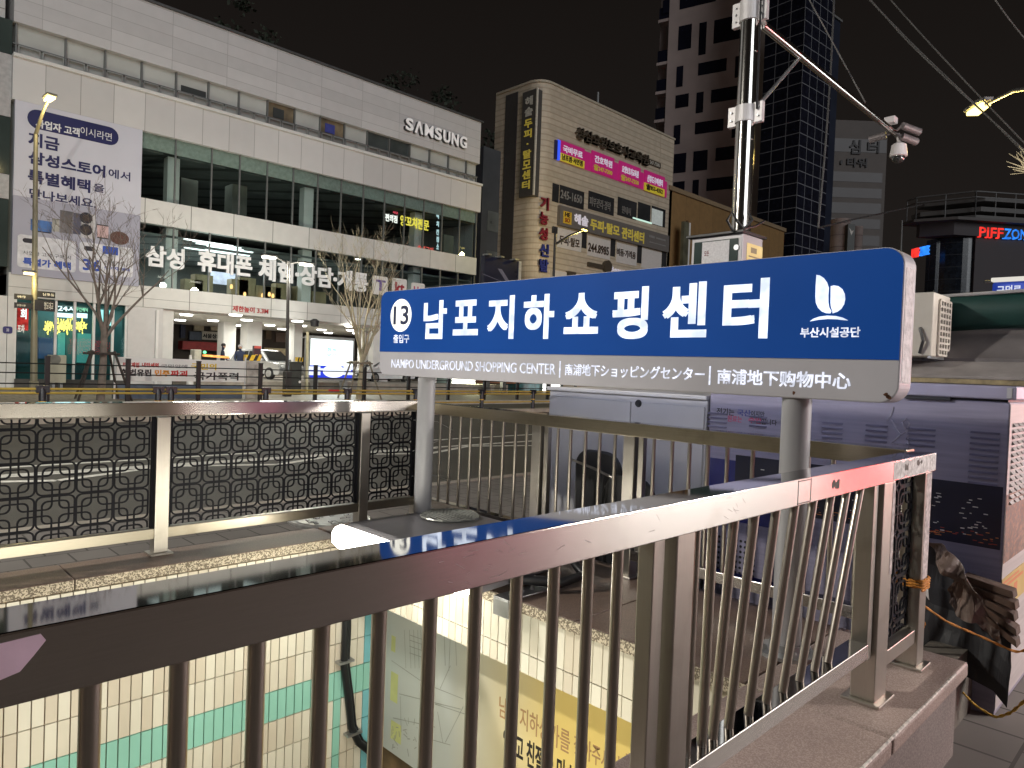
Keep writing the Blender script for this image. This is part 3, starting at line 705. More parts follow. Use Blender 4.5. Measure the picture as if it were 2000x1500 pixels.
# louvre slots pressed in the front
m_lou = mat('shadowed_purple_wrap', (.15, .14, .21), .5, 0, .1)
def Z6(x, y): return 1350+x/2.885, 720+y/2.885
for x0, x1, ya, yb in ((95, 205, 245, 335), (330, 430, 265, 330), (740, 858, 298, 410), (985, 1110, 312, 420), (1215, 1380, 330, 435), (1575, 1742, 350, 650)):
    p0 = fx(*Z6(x0, ya), CX); p1 = fx(*Z6(x1, ya), CX); zb2 = fx(*Z6(x0, yb), CX)[1]
    z = p0[1]; b = MB()
    while z > zb2:
        b.prism([(CX-.0005, z), (CX-.010, z-.010), (CX-.0005, z-.004)], 'Y', p1[0], p0[0]); z -= .0285
    b.build('louvre_set', m_lou, PC)
# night skyline printed on the wrap
pr = mat('night_city_print', (.012, .014, .034), .3, 0, .3, 3)
za = fx(1880, 942, CX)[1]; zb3 = fx(1880, 1062, CX)[1]
MB().box(CX-.0015, CX-.0003, y0p+.01, 2.2, zb3, za).build('printed_band', pr, PC)
m_pl = [mat('print_white_lights', (.75, .75, .72), .4, 0, .1), mat('print_orange_lights', (.8, .28, .08), .4, 0, .1), mat('print_red_lights', (.5, .06, .03), .4, 0, .1)]
b = MB(); random.seed(21)
for _ in range(70):
    cxx = random.choice([.86, .9, .92, 1.05, 1.12, 1.2, 1.28, 1.36, 1.5, 1.8, 2.0]); y = cxx+random.gauss(0, .018); z = zb3+.05+(za-zb3-.12)*random.random()**1.3
    w = random.uniform(.003, .012); h = random.uniform(.0015, .003); b.box(CX-.0022, CX-.0016, y-w, y+w, z-h, z+h, 0)
for _ in range(150):
    y = random.uniform(y0p+.02, 2.1); z = zb3+.02+abs(random.gauss(0, .028)); w = random.uniform(.002, .014)
    b.box(CX-.0022, CX-.0016, y-w, y+w, z-.0015, z+.0015, random.choice((1, 1, 2)))
b.build('printed_lights', m_pl, PC)
pb = mat('blue_print', (.02, .025, .16), .35, 0, .25, 3)
MB().box(CX-.0012, CX-.0002, 1.75, 2.38, .72, fx(1400, 895, CX)[1]).build('printed_band', pb, PC)
mi_ = mat('dark_blue_ink', (.05, .06, .22), .5, 0, .1); mr_ = mat('red_ink', (.45, .05, .12), .5, 0, .1)
def wtext(s, x0, x1, yt, yb, m, bold=.01):
    a = fx(x0, yt, CX-.001); c = fx(x1, yb, CX-.001); z1 = fx((x0+x1)/2, yt, CX)[1]; z0 = fx((x0+x1)/2, yb, CX)[1]
    text(s, 'X', CX-.0005, a[0], c[0], z0, z1, m, PC, 'lettering', bold, .001)
wtext('전기는', 1400, 1434, 797, 811, M_BLACKPL); wtext('국산', 1440, 1466, 800, 813, mi_, .02); wtext('이지만', 1467, 1493, 803, 814, M_BLACKPL)
wtext('원료는', 1421, 1449, 812, 824, mr_); wtext('수입', 1462, 1486, 814, 827, mr_, .02); wtext('입니다', 1487, 1517, 819, 830, M_BLACKPL)
# chalk scribble
b = MB()
for pts in ([(1745, 795), (1740, 812), (1732, 822)], [(1740, 818), (1752, 838), (1760, 848), (1772, 842), (1776, 826), (1770, 818), (1762, 824), (1772, 848), (1776, 876)], [(1758, 850), (1740, 866), (1764, 868)]):
    q = [at(x, y, 'X', CX-.002) for x, y in pts]; b.tube(q, .0045, 6)
b.build('chalk_scribble', mat('white_chalk', (.36, .34, .42), .9, 0, .3, 60), PC)
# perforated lower panel
b = MB(); 
for i in range(12):
    for j in range(9):
        y = 2.05+i*.03; z = .33+j*.034; b.lathe([(.009, -.002), (.009, 0)], (CX, y, z), 8, ax='X')
b.build('vent_holes', M_BLACKPL, PC); b = MB()
for i in range(3):
    for j in range(3): b.lathe([(.010, -.002), (.010, 0)], (CX, .86+i*.036, .56+j*.036), 8, ax='X')
b.build('vent_holes', M_BLACKPL, PC)
# right side face (towards the pavement): raised louvre bumps and orange print
SF = y0p
MB().box(CX+.004, PCX2-.004, SF-.003, SF-.0005, .03, zlid-.01).build('side_wrap', m_side, PC)
b = MB()
for i in range(14):
    for j in range(6):
        z = 1.46-i*.030; x = CX+.07+j*.115
        b.prism([(SF-.003, z), (SF-.017, z-.016), (SF-.003, z-.021)], 'X', x, x+.085)
b.build('side_louvres', m_side, PC)
zo1 = at(1980, 960, 'Y', SF).z; zo0 = at(1980, 1085, 'Y', SF).z
MB().box(CX+.01, PCX2-.01, SF-.0045, SF-.0032, zo0, zo1).build('printed_band', mat('orange_city_print', (.18, .10, .07), .5, 0, .85, 26, streak=(1, 1, 2)), PC)
zy1 = at(1980, 1112, 'Y', SF).z; zy0 = at(1980, 1172, 'Y', SF).z
MB().box(CX+.0, PCX2-.2, SF-.0055, SF-.0034, zy0, zy1).build('warning_sticker', mat('yellow_sticker', (.46, .33, .10), .5, 0, .1, 8), PC)
b = MB()
for k in range(3): b.box(CX+.03+.13*k, CX+.11+.13*k, SF-.0062, SF-.0056, zy0+.02, zy1-.07)
b.box(CX+.02, CX+.5, SF-.0062, SF-.0056, zy1-.055, zy1-.04).box(CX+.02, CX+.4, SF-.0062, SF-.0056, zy1-.03, zy1-.018)
b.build('sticker_print', mat('orange_ink', (.55, .16, .05), .5, 0, .1), PC)
# ------------------------------------------------------------------ clutter at the right end
def sheet(name, pts, X, nzs, m, label, cat, th=.006, sub=5, amp=.02, lean=0.0):
    """wrinkled sheet: outline in pixels lifted to a leaning plane, thickened"""
    poly = [at(x, y, 'X', X) for x, y in pts]
    bm = bmesh.new(); vs = [bm.verts.new(p) for p in poly]; f = bm.faces.new(vs)
    bmesh.ops.triangulate(bm, faces=[f]); bmesh.ops.subdivide_edges(bm, edges=bm.edges[:], cuts=sub, use_grid_fill=True)
    for v in bm.verts:
        v.co.x += amp*noise.noise(v.co*nzs)*2+lean*(v.co.z-.5)+amp*.6*noise.noise(v.co*nzs*3.1)
    r = bmesh.ops.solidify(bm, geom=bm.faces[:], thickness=th)
    me = bpy.data.meshes.new(name); bm.to_mesh(me); bm.free(); me.materials.append(m)
    o = bpy.data.objects.new(name, me); S.collection.objects.link(o); return tag(o, label, cat)
sheet('plastic_sheet', [(1800, 1052), (1845, 1078), (1905, 1150), (1975, 1205), (1978, 1300), (1966, 1383), (1940, 1350), (1890, 1322), (1795, 1285)], 4.08, 3, mat('black_tarpaulin', (.022, .022, .026), .55, 0, .3, 6, bump=.4, bscale=12), 'black plastic sheet hanging over the foot of the purple cabinet', 'sheet', .004, 5, .03)
m_tarp = mat('brown_tarpaulin', (.15, .105, .085), .6, 0, .3, 9, bump=.5, bscale=14)
sheet('torn_tarp', [(1808, 1058), (1838, 1062), (1868, 1088), (1886, 1110), (1904, 1150), (1930, 1190), (1952, 1222), (1958, 1258), (1938, 1240), (1912, 1212), (1872, 1202), (1850, 1180), (1852, 1150), (1868, 1132), (1842, 1112), (1826, 1086)], 3.99, 9, m_tarp, 'torn brown tarpaulin drooping in front of the black plastic sheet', 'tarpaulin', .004, 5, .05)
sheet('paper_scrap', [(1790, 1130), (1806, 1122), (1813, 1148), (1815, 1172), (1800, 1148)], 3.9, 9, M_PAPER, 'small torn white paper scrap stuck beside the end post', 'paper scrap', .002, 3, .01)
BD = thing('folded_board', at(1940, 1190, 'X', 4.13), 'stack of dark brown folded cardboard with ragged ends beside the torn tarpaulin', 'cardboard')
m_cb = mat('damp_cardboard', (.085, .05, .035), .85, 0, .35, 14, bump=.6, bscale=30)
for k, (x0, ya, x1, yb) in enumerate(((1888, 1118, 1984, 1150), (1895, 1133, 1988, 1172), (1905, 1150, 1986, 1194), (1915, 1168, 1990, 1222), (1925, 1190, 1990, 1244))):
    q0 = at(x0, ya, 'X', 4.12-.018*k); q1 = at(x1, yb, 'X', 4.12-.018*k); h = .032
    MB().prism([(q0.y, q0.z), (q1.y, q1.z), (q1.y-.006, q1.z-h*1.1), (q0.y, q0.z-h)], 'X', 4.05-.018*k, 4.14-.018*k).build('board', m_cb, BD, bevel=.003)
def rope(pts, m, label, r=.0065):
    b = MB(); P = []
    for i in range(len(pts)-1):
        for k in range(8):
            t = k/8; P.append(Vector(pts[i]).lerp(Vector(pts[i+1]), t))
    P.append(Vector(pts[-1]))
    for _ in range(3): P = [P[0]]+[(P[i-1]+P[i]*2+P[i+1])/4 for i in range(1, len(P)-1)]+[P[-1]]
    for s_ in (0, math.pi):
        b.tube([p+Vector((math.cos(i*.9+s_), math.sin(i*.9+s_), math.sin(i*.9+s_)))*r*.45 for i, p in enumerate(P)], r*.62, 6)
    return tag(b.build('rope', m, None, smooth=True), label, 'rope', 'orange ropes at the end post')
m_rope = mat('orange_rope', (.55, .22, .03), .8, 0, .3, 60)
b0 = at(1768, 1168, 'Y', yc-.06)
loops = []
for k in range(4):
    z = b0.z+.012*k-.02
    loops += [(3.36, yc-.055, z), (3.475, yc-.055, z+.004), (3.475, yc+.055, z+.006), (3.36, yc+.055, z+.008)]
rope(loops+[at(1800, 1180, 'X', 3.6), at(1850, 1215, 'X', 3.75), at(1920, 1245, 'X', 3.9), at(1985, 1275, 'X', 4.0), at(2030, 1262, 'X', 4.05)], m_rope, 'orange rope wound round the end post and pulled towards the cabinet')
rope([at(1806, 1215, 'X', 3.5), at(1801, 1228, 'X', 3.5), at(1786, 1252, 'X', 3.48), at(1790, 1238, 'X', 3.5), at(1800, 1222, 'X', 3.5)], m_rope, 'short orange rope tail hanging under the wound rope', .007)
rope([at(1880, 1352, 'X', 3.8), at(1905, 1378, 'X', 3.8), at(1945, 1402, 'X', 3.8), at(1975, 1392, 'X', 3.8), at(2005, 1365, 'X', 3.85), at(2040, 1330, 'X', 3.9)], mat('yellow_rope', (.58, .36, .05), .8, 0, .3, 60), 'yellowish rope sagging low over the paving', .006)
tag(MB().box(3.68, 4.6, .86, 1.02, -.02, .34).build('concrete_block', mat('dirty_concrete', (.14, .125, .105), .9, 0, .35, 6, bump=.5)), 'dirty concrete footing between the granite rim and the purple cabinet', 'footing')
# two black folding chairs leaning behind the side railing
def chair(dx, dy, lab):
    t = thing('folded_chair', (3.95+dx, 3.05+dy, 0), lab, 'chair', 'black folded chairs')
    a = rrect(3.05+dy-.23, 3.05+dy+.17, .42, 1.09, .13, 6)
    p = [(y+.35*(z-.4)*.15, z) for y, z in a]
    MB().prism(p, 'X', 3.90+dx, 3.935+dx).build('backrest', M_BLACKPL, t, bevel=.012)
    MB().prism(rrect(3.05+dy-.22, 3.05+dy+.2, .03, .40, .06), 'X', 3.93+dx, 3.975+dx).build('seat', M_BLACKPL, t, bevel=.012)
    for s_ in (-.245, .215): MB().tube([(3.99+dx, 3.05+dy+s_, 0), (3.95+dx, 3.05+dy+s_, .6), (3.92+dx, 3.05+dy+s_*.9, 1.0)], .011, 8).build('leg', M_DULL, t, smooth=True)
    return t
chair(0, .03, 'black folded chair with rounded back, left of the pair behind the side railing'); chair(-.08, -.30, 'black folded chair standing lower, right of the pair behind the side railing').location.z = -.13
tag(MB().tube([at(1117, 898, 'X', 3.83), at(1160, 915, 'X', 3.83), at(1218, 944, 'X', 3.83)], .009, 8).build('thin_rod', M_STEEL), 'thin metal rod lying across the tops of the black folded chairs', 'rod')
# ------------------------------------------------------------------ camera pole
PD = 8.0
pb_ = atd(1447, 450, PD); ax_, ay_ = pb_.x, pb_.y
CP = thing('camera_pole', (ax_, ay_, 0), 'tall polished steel pole carrying a slanted arm with security cameras', 'camera pole')
MB().lathe([(.108, 0), (.104, 7.2)], (ax_, ay_, 0), 32).build('pole', M_POLISH, CP, smooth=True)
b = MB()
for x, y in ((1450, 110), (1440, 280)): z = at(x, y, 'X', ax_).z; b.lathe([(.1075, z), (.1075, z+.012)], (ax_, ay_, 0), 32)
b.build('joint_ring', M_POLISH, CP, smooth=True)
zc1 = (at(1462, 5, 'X', ax_).z, at(1462, 45, 'X', ax_).z); zc2 = (at(1460, 208, 'X', ax_).z, at(1460, 240, 'X', ax_).z)
arm0 = Vector((ax_+.10, ay_-.10, zc1[1]-.02)); 
ae = at(1745, 258, 'Z', arm0.z-.02)
dirh = Vector((ae.x-arm0.x, ae.y-arm0.y, 0)).normalized(); perp = Vector((-dirh.y, dirh.x, 0))
m_clamp = mat('white_painted_clamp', (.62, .60, .60), .45, .2, .1, 8)
def clamp(z1, z0, nb):
    b = MB(); b.lathe([(.118, z0), (.118, z1)], (ax_, ay_, 0), 32)
    for s_ in (-1, 1):
        c = Vector((ax_, ay_, 0))+perp*s_*.155
        q = [c+dirh*a+perp*w for a, w in ((-.03, -.05), (.03, -.05), (.03, .05), (-.03, .05))]
        b.prism([(p.x, p.y) for p in q], 'Z', z0-.02, z1+.02)
    o = b.build('clamp', m_clamp, CP, bevel=.004)
    b = MB()
    for s_ in (-1, 1):
        for k in range(nb):
            z = z0+(z1-z0)*(k+.5)/nb; c = Vector((ax_, ay_, z))+perp*s_*.16
            b.tube([c-dirh*.05, c+dirh*.05], .012, 6)
    b.build('clamp_bolts', M_DULL, o)
clamp(zc1[0], zc1[1], 3); clamp(*zc2, 2)
MB().tube([arm0, ae], .048, 18).build('arm', M_POLISH, CP, smooth=True)
best = min([arm0.lerp(ae, k/100) for k in range(100)], key=lambda p: abs(1000+FPX*((p-EYE).dot(CR))/((p-EYE).dot(CF))-1562))
MB().tube([Vector((ax_, ay_, zc2[0]-.06))+dirh*.10, best-Vector((0, 0, .03))], .022, 10).build('brace', M_DULL, CP, smooth=True)
# black cable clipped along the pole and a loop by the box
b = MB()
top = Vector((ax_, ay_, 0))+(-dirh*.02-Vector((CF.x, CF.y, 0)).normalized()*.115)
b.tube([(top.x+.03, top.y-.06, 7.0), (top.x+.04, top.y-.07, 5.4), (top.x+.05, top.y-.07, 4.6)], .012, 8)
q = [atd(1432, 452, 7.8), atd(1420, 430, 7.7), atd(1430, 414, 7.7), atd(1440, 432, 7.7), atd(1452, 447, 7.75), atd(1470, 430, 7.75), atd(1462, 415, 7.8)]
b.tube(q, .014, 8); b.tube([atd(1452, 447, 7.75), atd(1475, 442, 7.85), atd(1492, 432, 8.0)], .012, 8)
b.build('black_cable', M_BLACKPL, CP, smooth=True)
# cameras at the arm end
K = ae.copy(); fwd = dirh
def rel(a, w, h): return K+fwd*a+perp*w+Vector((0, 0, h))
m_camw = mat('white_camera_plastic', (.66, .62, .62), .45, 0, .08, 4)
MB().tube([K-fwd*.05, rel(.22, 0, -.02)], .03, 10).build('arm_tip', M_DULL, CP, smooth=True)
p = rel(-.05, .03, .17); b = MB(); b.box(p.x-.08, p.x+.08, p.y-.08, p.y+.08, p.z-.05, p.z+.05); b.build('junction_box', m_camw, CP, bevel=.012)
m_grc = mat('grey_camera_metal', (.20, .18, .18), .45, .3, .15, 8)
for (a, w, h, d) in ((.02, -.12, .08, (.28, -.16, -.06)), (.06, -.10, -.07, (.26, -.14, -.05)), (-.02, .10, -.03, (-.02, .24, -.03))):
    p = rel(a, w, h); q = p+fwd*d[0]+perp*d[1]+Vector((0, 0, d[2]))
    c_ = MB().tube([p, p.lerp(q, .85), q], [.055, .058, .062], 14).build('bullet_camera', m_grc, CP, smooth=True)
    dd = (q-p).normalized(); MB().tube([q-dd*.0, q+dd*.006], .035, 14).build('lens', M_BLACKPL, c_, smooth=True)
    MB().tube([p, rel(0.02, 0, 0)], .018, 8).build('mount', m_grc, CP, smooth=True)
DC = at(1755, 290, 'Z', K.z-.20); DC = K+fwd*.13+perp*(-.05)+Vector((0, 0, 0))
hz = DC.z-.07
d_ = MB().lathe([(.03, hz-.06), (.075, hz-.09), (.105, hz-.11), (.125, hz-.25), (.128, hz-.285), (.11, hz-.295)], (DC.x, DC.y, 0), 24).build('dome_housing', m_camw, CP, smooth=True)
MB().lathe([(.098, hz-.29)]+[(.098*math.cos(a*.157), hz-.30-.095*math.sin(a*.157)) for a in range(1, 10)]+[(.002, hz-.396)], (DC.x, DC.y, 0), 24).build('dome_glass', mat('smoked_dome', (.03, .03, .03), .04, 0, 0, spec=.9, coat=1), d_, smooth=True)
MB().tube([rel(.12, -.03, 0), Vector((DC.x, DC.y, hz-.08))], .028, 10).build('mount', m_camw, CP, smooth=True)
# control box strapped to the pole
bx0 = 7.25; 
zb1 = at(1450, 455, 'X', bx0).z
y0b, y1b = at(1450, 480, 'X', bx0).y, at(1351, 480, 'X', bx0).y
XB1 = at(1490, 470, 'Y', y0b).x
bxm = mat('grey_box_paint', (.40, .39, .40), .45, .2, .1, 4)
bo = MB().box(bx0, XB1, y0b, y1b, 1.9, zb1).build('control_box', bxm, CP, bevel=.01)
MB().box(bx0-.012, bx0-.002, y0b+.05, y1b-.04, 1.95, zb1-.05).build('box_door', mat('dark_green_glass', (.03, .05, .045), .15, 0, .15, 3), bo, bevel=.003)
MB().box(bx0-.05, XB1+.04, y0b-.03, y1b+.05, zb1+.001, zb1+.03).build('box_hood', M_BLACKPL, bo, bevel=.004)
def bx(x, y): p = at(x, y, 'X', bx0-.014); return p.y, p.z
a, c = bx(1372, 474), bx(1423, 512)
o_ = MB().box(bx0-.016, bx0-.0125, c[0], a[0], c[1]-.1, a[1]).build('paper_notice', M_PAPER, bo)
text('모든', 'X', bx0-.016, a[0]-.03, a[0]-.09, a[1]-.16, a[1]-.10, mat('maroon_ink', (.2, .04, .05)), bo, 'lettering', .02, .001)
p = bx(1438, 483); MB().lathe([(.03, -.006), (.03, 0)], (bx0-.0125, p[0], p[1]), 12, ax='X').build('round_badge', M_DULL, bo)
s0 = at(1459, 470, 'Y', y0b); s1 = at(1488, 505, 'Y', y0b)
MB().box(s0.x, s1.x, y0b-.004, y0b-.001, s1.z-.12, s0.z-.02).build('yellow_label', mat('pale_yellow_label', (.72, .60, .26), .5, 0, .06), bo)
b = MB(); w = s1.x-s0.x
b.box(s0.x+w*.25, s0.x+w*.62, y0b-.005, y0b-.0042, s0.z-.12, s0.z-.06)
for k in range(3): b.box(s0.x+w*.12, s0.x+w*.9, y0b-.005, y0b-.0042, s0.z-.17-.04*k, s0.z-.155-.04*k)
b.build('label_print', mat('grey_brown_ink', (.25, .2, .12)), bo)
# ------------------------------------------------------------------ overhead cables
m_cab = mat('weathered_cable', (.13, .125, .12), .6, 0, .2, 5); m_cabd = mat('dark_cable', (.03, .03, .03), .6, 0, .2, 5)
def cable(pts, r, m, label, grp='overhead cables'):
    P = [atd(*p) for p in pts]; Q = []
    for i in range(len(P)-1):
        for k in range(6): Q.append(P[i].lerp(P[i+1], k/6))
    Q.append(P[-1])
    for _ in range(4): Q = [Q[0]]+[(Q[i-1]+Q[i]*2+Q[i+1])/4 for i in range(1, len(Q)-1)]+[Q[-1]]
    tag(MB().tube(Q, r, 6).build('overhead_cable', m, smooth=True), label, 'cable', grp)
cable([(1570, -20, 9.4), (1640, 108, 9), (1690, 200, 8.7)], .008, m_cab, 'thin stay cable running down to the camera arm')
cable([(1630, -20, 10), (1622, 150, 10), (1612, 290, 10), (1598, 445, 10)], .014, m_cabd, 'dark cable hanging nearly straight down across the camera arm')
cable([(1680, -20, 16), (1780, 85, 15), (1890, 190, 14), (1965, 262, 13.5), (2030, 330, 13)], .017, m_cab, 'twisted pair of cables, lower of the two crossing behind the yellow lamp')
cable([(1684, -20, 16), (1768, 78, 15), (1880, 184, 14), (1960, 255, 13.5), (2030, 322, 13)], .012, m_cab, 'thinner strand wound along the lower cable behind the yellow lamp')
cable([(1722, -20, 16), (1800, 68, 15), (1905, 180, 14), (2030, 310, 13)], .014, m_cab, 'straight cable, upper of the two crossing behind the yellow lamp')
cable([(1930, -20, 12), (1965, 30, 12), (2030, 112, 12)], .011, m_cab, 'cable cutting the top right corner of the sky')
cable([(1598, 445, 22), (1660, 430, 24), (1730, 415, 26), (1800, 400, 28)], .03, m_cabd, 'dark cable slanting up in front of the banded grey tower')
cable([(-20, 322, 31), (60, 323, 31.5), (64, 325, 31.6)], .02, m_cab, 'thin cable meeting the tall lamp post at the left edge')
# twiggy branch tips at the right edge
TB = MB(); random.seed(8); r0 = atd(2035, 345, 9)
for (x, y) in ((1965, 315), (1970, 300), (1985, 296), (1978, 331), (1968, 325), (1990, 285), (1995, 320)):
    q = atd(x, y, 9); mid = r0.lerp(q, .5)+Vector((0, 0, random.uniform(.0, .06)))
    TB.tube([r0, mid, q], [.014, .009, .004], 5); 
    for _ in range(2): TB.tube([mid, mid.lerp(q, .6)+Vector((random.uniform(-.08, .08), random.uniform(-.08, .08), random.uniform(-.05, .1)))], .004, 4)
TB.tube([r0, atd(2060, 700, 9), atd(2062, 760, 9)], [.02, .05, .06], 6)
tag(TB.build('bare_tree', mat('pale_bark', (.48, .42, .25), .8, 0, .2)), 'pale bare twigs of a tree entering at the right edge', 'tree')
# ------------------------------------------------------------------ kiosk on the right
KX = 8.0
KI = thing('kiosk', (9.5, 1.8, 0), 'grey metal street kiosk with dark green tarpaulin over its roof, at the right edge', 'kiosk')
m_kg = mat('dusty_grey_sheet_metal', (.17, .155, .155), .6, .2, .2, 3)
def kz(y): return at(1900, y, 'X', KX).z
yk1 = at(1798, 650, 'X', KX).y+1.0; yk0 = .72
MB().box(KX, KX+3, yk0, yk1, 0, kz(706)).build('wall', m_kg, KI)
MB().prism([(KX-.02, kz(706)), (KX-.02, kz(700)), (KX+.35, kz(640)), (KX+3, kz(640)), (KX+3, kz(706))], 'Y', yk0, yk1).build('roof', m_kg, KI)
X7 = KX-.5
MB().prism([(KX-.02, kz(706)), (KX-.02, kz(714)), (X7, at(1900, 740, 'X', X7).z), (X7, at(1900, 735, 'X', X7).z)], 'Y', yk0, yk1-.4).build('eave', mat('pale_sheet_metal', (.30, .275, .265), .6, .2, .2, 4), KI)
b = MB()
for x0, x1 in ((1850, 1805), (1858, 1812), (1890, 1846)):
    p = at(x0, 711, 'X', KX-.025); q = at(x1, 735, 'X', X7+.02); b.tube([p, q], .012, 5)
b.build('eave_seam', m_kg, KI)
MB().box(X7-.03, X7+.1, yk0, yk1-.4, at(1900, 750, 'X', X7).z, at(1900, 741, 'X', X7).z).build('eave_trim', mat('grimy_yellow_trim', (.34, .28, .16), .8, 0, .4, 10), KI)
b = MB(); n_ = 60
g0, g1 = kz(640), kz(566)
prof = []
for j in range(7):
    t = j/6; prof.append((KX+.30-.10*math.sin(t*3.0)-(.0), g0+(g1-g0)*t))
for i in range(n_):
    ya, yb = yk0+(yk1-yk0)*i/n_, yk0+(yk1-yk0)*(i+1)/n_
    for j in range(6):
        def P(y, k):
            x, z = prof[k]; return (x+.03*noise.noise((y*.8, z*1.2, 0)), y, z+(.04*noise.noise((y*1.1, 0, 5)) if k in (0,) else 0))
        b.face([P(ya, j), P(yb, j), P(yb, j+1), P(ya, j+1)])
o_ = b.build('tarpaulin', mat('dark_green_tarpaulin', (.008, .05, .042), .6, 0, .2, 3, bump=.3, bscale=10), KI, smooth=True)
sm = o_.modifiers.new('thickness', 'SOLIDIFY'); sm.thickness = .01
MB().tube([(KX+.25, yk0, g1+.02), (KX+.25, yk1-.55, g1-.04)], .018, 8).build('top_pipe', m_lgrey, KI)
b = MB(); p0 = atd(1888, 640, 8.6); q0 = atd(1876, 684, 8.2); b.tube([p0, p0.lerp(q0, .5)+Vector((0, -.03, 0)), q0], .035, 7); b.build('dark_strap', M_BLACKPL, KI, smooth=True)
# outdoor air conditioner unit on it
AX = 7.55
AC = thing('air_conditioner', at(1825, 696, 'X', AX), 'cream outdoor air conditioner unit with square grille, right of the big blue sign', 'air conditioner', 'outdoor air conditioner units')
ya1 = at(1797, 630, 'X', AX).y; ya0 = at(1822, 630, 'X', AX).y; za1 = at(1822, 570, 'X', AX).z; za0 = at(1822, 696, 'X', AX).z
ax1 = at(1854, 630, 'Y', ya0).x
m_ac = mat('cream_plastic_casing', (.58, .54, .47), .5, 0, .08, 4)
MB().box(AX, ax1, ya0, ya1+.25, za0, za1).build('casing', m_ac, AC, bevel=.012)
gx0 = at(1832, 630, 'Y', ya0).x
MB().box(gx0, ax1-.02, ya0-.004, ya0-.001, za0+.02, za1-.06).build('grille_shadow', M_BLACKPL, AC)
b = MB()
for k in range(5): x = gx0+(ax1-.02-gx0)*k/4; b.box(x-.016, x+.016, ya0-.02, ya0-.0045, za0+.02, za1-.06)
for k in range(10): z = za0+.02+(za1-za0-.08)*k/9; b.box(gx0, ax1-.02, ya0-.021, ya0-.0045, z-.010, z+.010)
b.build('grille', m_ac, AC)
b = MB(); b.tube([at(1797, 640, 'X', AX-.02), at(1803, 665, 'X', AX-.05), at(1796, 690, 'X', AX-.02)], .015, 6); b.build('hose', M_BLACKPL, AC)
b = MB(); b.box(AX, ax1, ya0, ya0+.03, kz(700)-.02, za0).box(AX, ax1, ya1+.2, ya1+.23, kz(700)-.02, za0); b.build('bracket', M_DULL, AC)
# street name plate
NPX = 11.0
NP = thing('name_plate', (NPX, at(1960, 555, 'X', NPX).y, 0), 'blue street name plate under a white bar lamp, above the green tarpaulin', 'sign')
p0 = at(1939, 552, 'X', NPX); p1 = at(2060, 575, 'X', NPX)
MB().prism(rrect(p0.y, p1.y, p0.z-.22, p0.z, .03), 'X', NPX, NPX+.03).build('plate', mat('blue_plate', (.02, .06, .42), .4, 0, .05, emit=(.02, .06, .5), es=.25), NP)
text('구덕로 74번길', 'X', NPX-.001, p0.y-.05, p1.y+.05, p0.z-.16, p0.z-.045, emis('plate_white', (.8, .85, 1), .8), NP, 'lettering', .03, .003)
l0 = at(1937, 548, 'X', NPX-.05); MB().box(NPX-.1, NPX, l0.y, p1.y, l0.z-.02, l0.z+.03).build('bar_lamp', emis('bar_lamp', (1, .95, .85), .7), NP, bevel=.01)
MB().tube([(NPX+.08, p1.y-.1, 0), (NPX+.08, p1.y-.1, l0.z+.3)], .05, 12).build('post', M_DULL, NP, smooth=True)
MB().tube([(NPX+.05, p1.y-.1, l0.z), (NPX+.05, p0.y+.1, l0.z)], .02, 8).build('bracket', M_DULL, NP)
# ------------------------------------------------------------------ white store building
SY = 36.0
def F(x, y, Y=SY): return fy(x, y, Y)
XL, XR = 5.8, 31.72
ZR, ZL1, ZP1, ZP0, ZB1, ZB0, ZF1, ZF0 = 18.0, 13.9, 13.75, 12.02, 8.95, 7.82, F(280, 558)[1], 3.88
XW = F(274, 400)[0]                                      # windows start right of the printed banner
WB = thing('store_building', ((XL+XR)/2, 45, 0), 'long white panelled store building with glazed second and third floors across the road', 'building')
m_clad = grid_mat('white_metal_cladding', (.60, .585, .575), (.38, .37, .36), 2.62, .56, .012, .5, 0, .03, bump=.25)
m_pan = grid_mat('white_facade_panels', (.63, .615, .60), (.30, .29, .28), 1.31, 50, .014, .5, 0, .02)
m_band = grid_mat('pale_band_panels', (.64, .63, .60), (.22, .22, .2), 2.1, 60, .02, .5, 0, .05)
m_mull = mat('grey_mullion', (.16, .165, .16), .5, .3, .1)
m_white = mat('white_plaster', (.68, .67, .64), .7, 0, .08, 1.5)
m_dark = mat('dark_interior', (.035, .04, .04), .8, 0, .3, .6)
m_roof = mat('roof_felt', (.08, .08, .08), .9)
MB().box(XL, XR, SY, 54, 15.25, ZR).build('upper_wall', m_clad, WB)
MB().box(XL-.1, XR+.15, SY-.12, 54.1, ZR+.002, ZR+.10).build('roof_edge', mat('dark_roof_trim', (.10, .10, .10), .5, .4), WB)
MB().box(XL-.03, XR+.12, SY-.28, SY+.4, ZP1, ZL1).build('ledge', m_white, WB, bevel=.02)
MB().box(XL-.02, XR+.1, SY-.14, SY+.4, ZP0, ZP1-.003).build('panel_band', m_pan, WB)
MB().box(XW, XR, SY-.04, SY+.4, ZB0, ZB1).build('floor_band', m_band, WB)
MB().box(XL, XR, SY-.06, SY+.4, ZF0, ZF1).build('fascia', m_band, WB)
MB().box(XL, XR, SY-.075, SY-.061, (ZF0+ZF1)/2-.1, (ZF0+ZF1)/2-.085).build('fascia_joint', m_mull, WB)
b = MB()      # slabs, side and back walls
b.box(XL, XR, SY+.4, 54, ZB0+.1, ZB1-.05).box(XL, XR, SY+.4, 54, ZF0+.1, ZF1-.05).box(XL, XR, SY+.4, 54, ZP0, ZP1-.1)
b.box(XL, XR, 47.5, 47.8, ZF1-.05, 15.25).box(XL, XL+.25, SY+.41, 54, ZF0, 15.25).box(XL+.25, XR, SY+3, SY+3.2, 13.8, 15.25)
b.build('inner_structure', mat('grey_interior', (.15, .155, .145), .8, 0, .25, .5), WB)
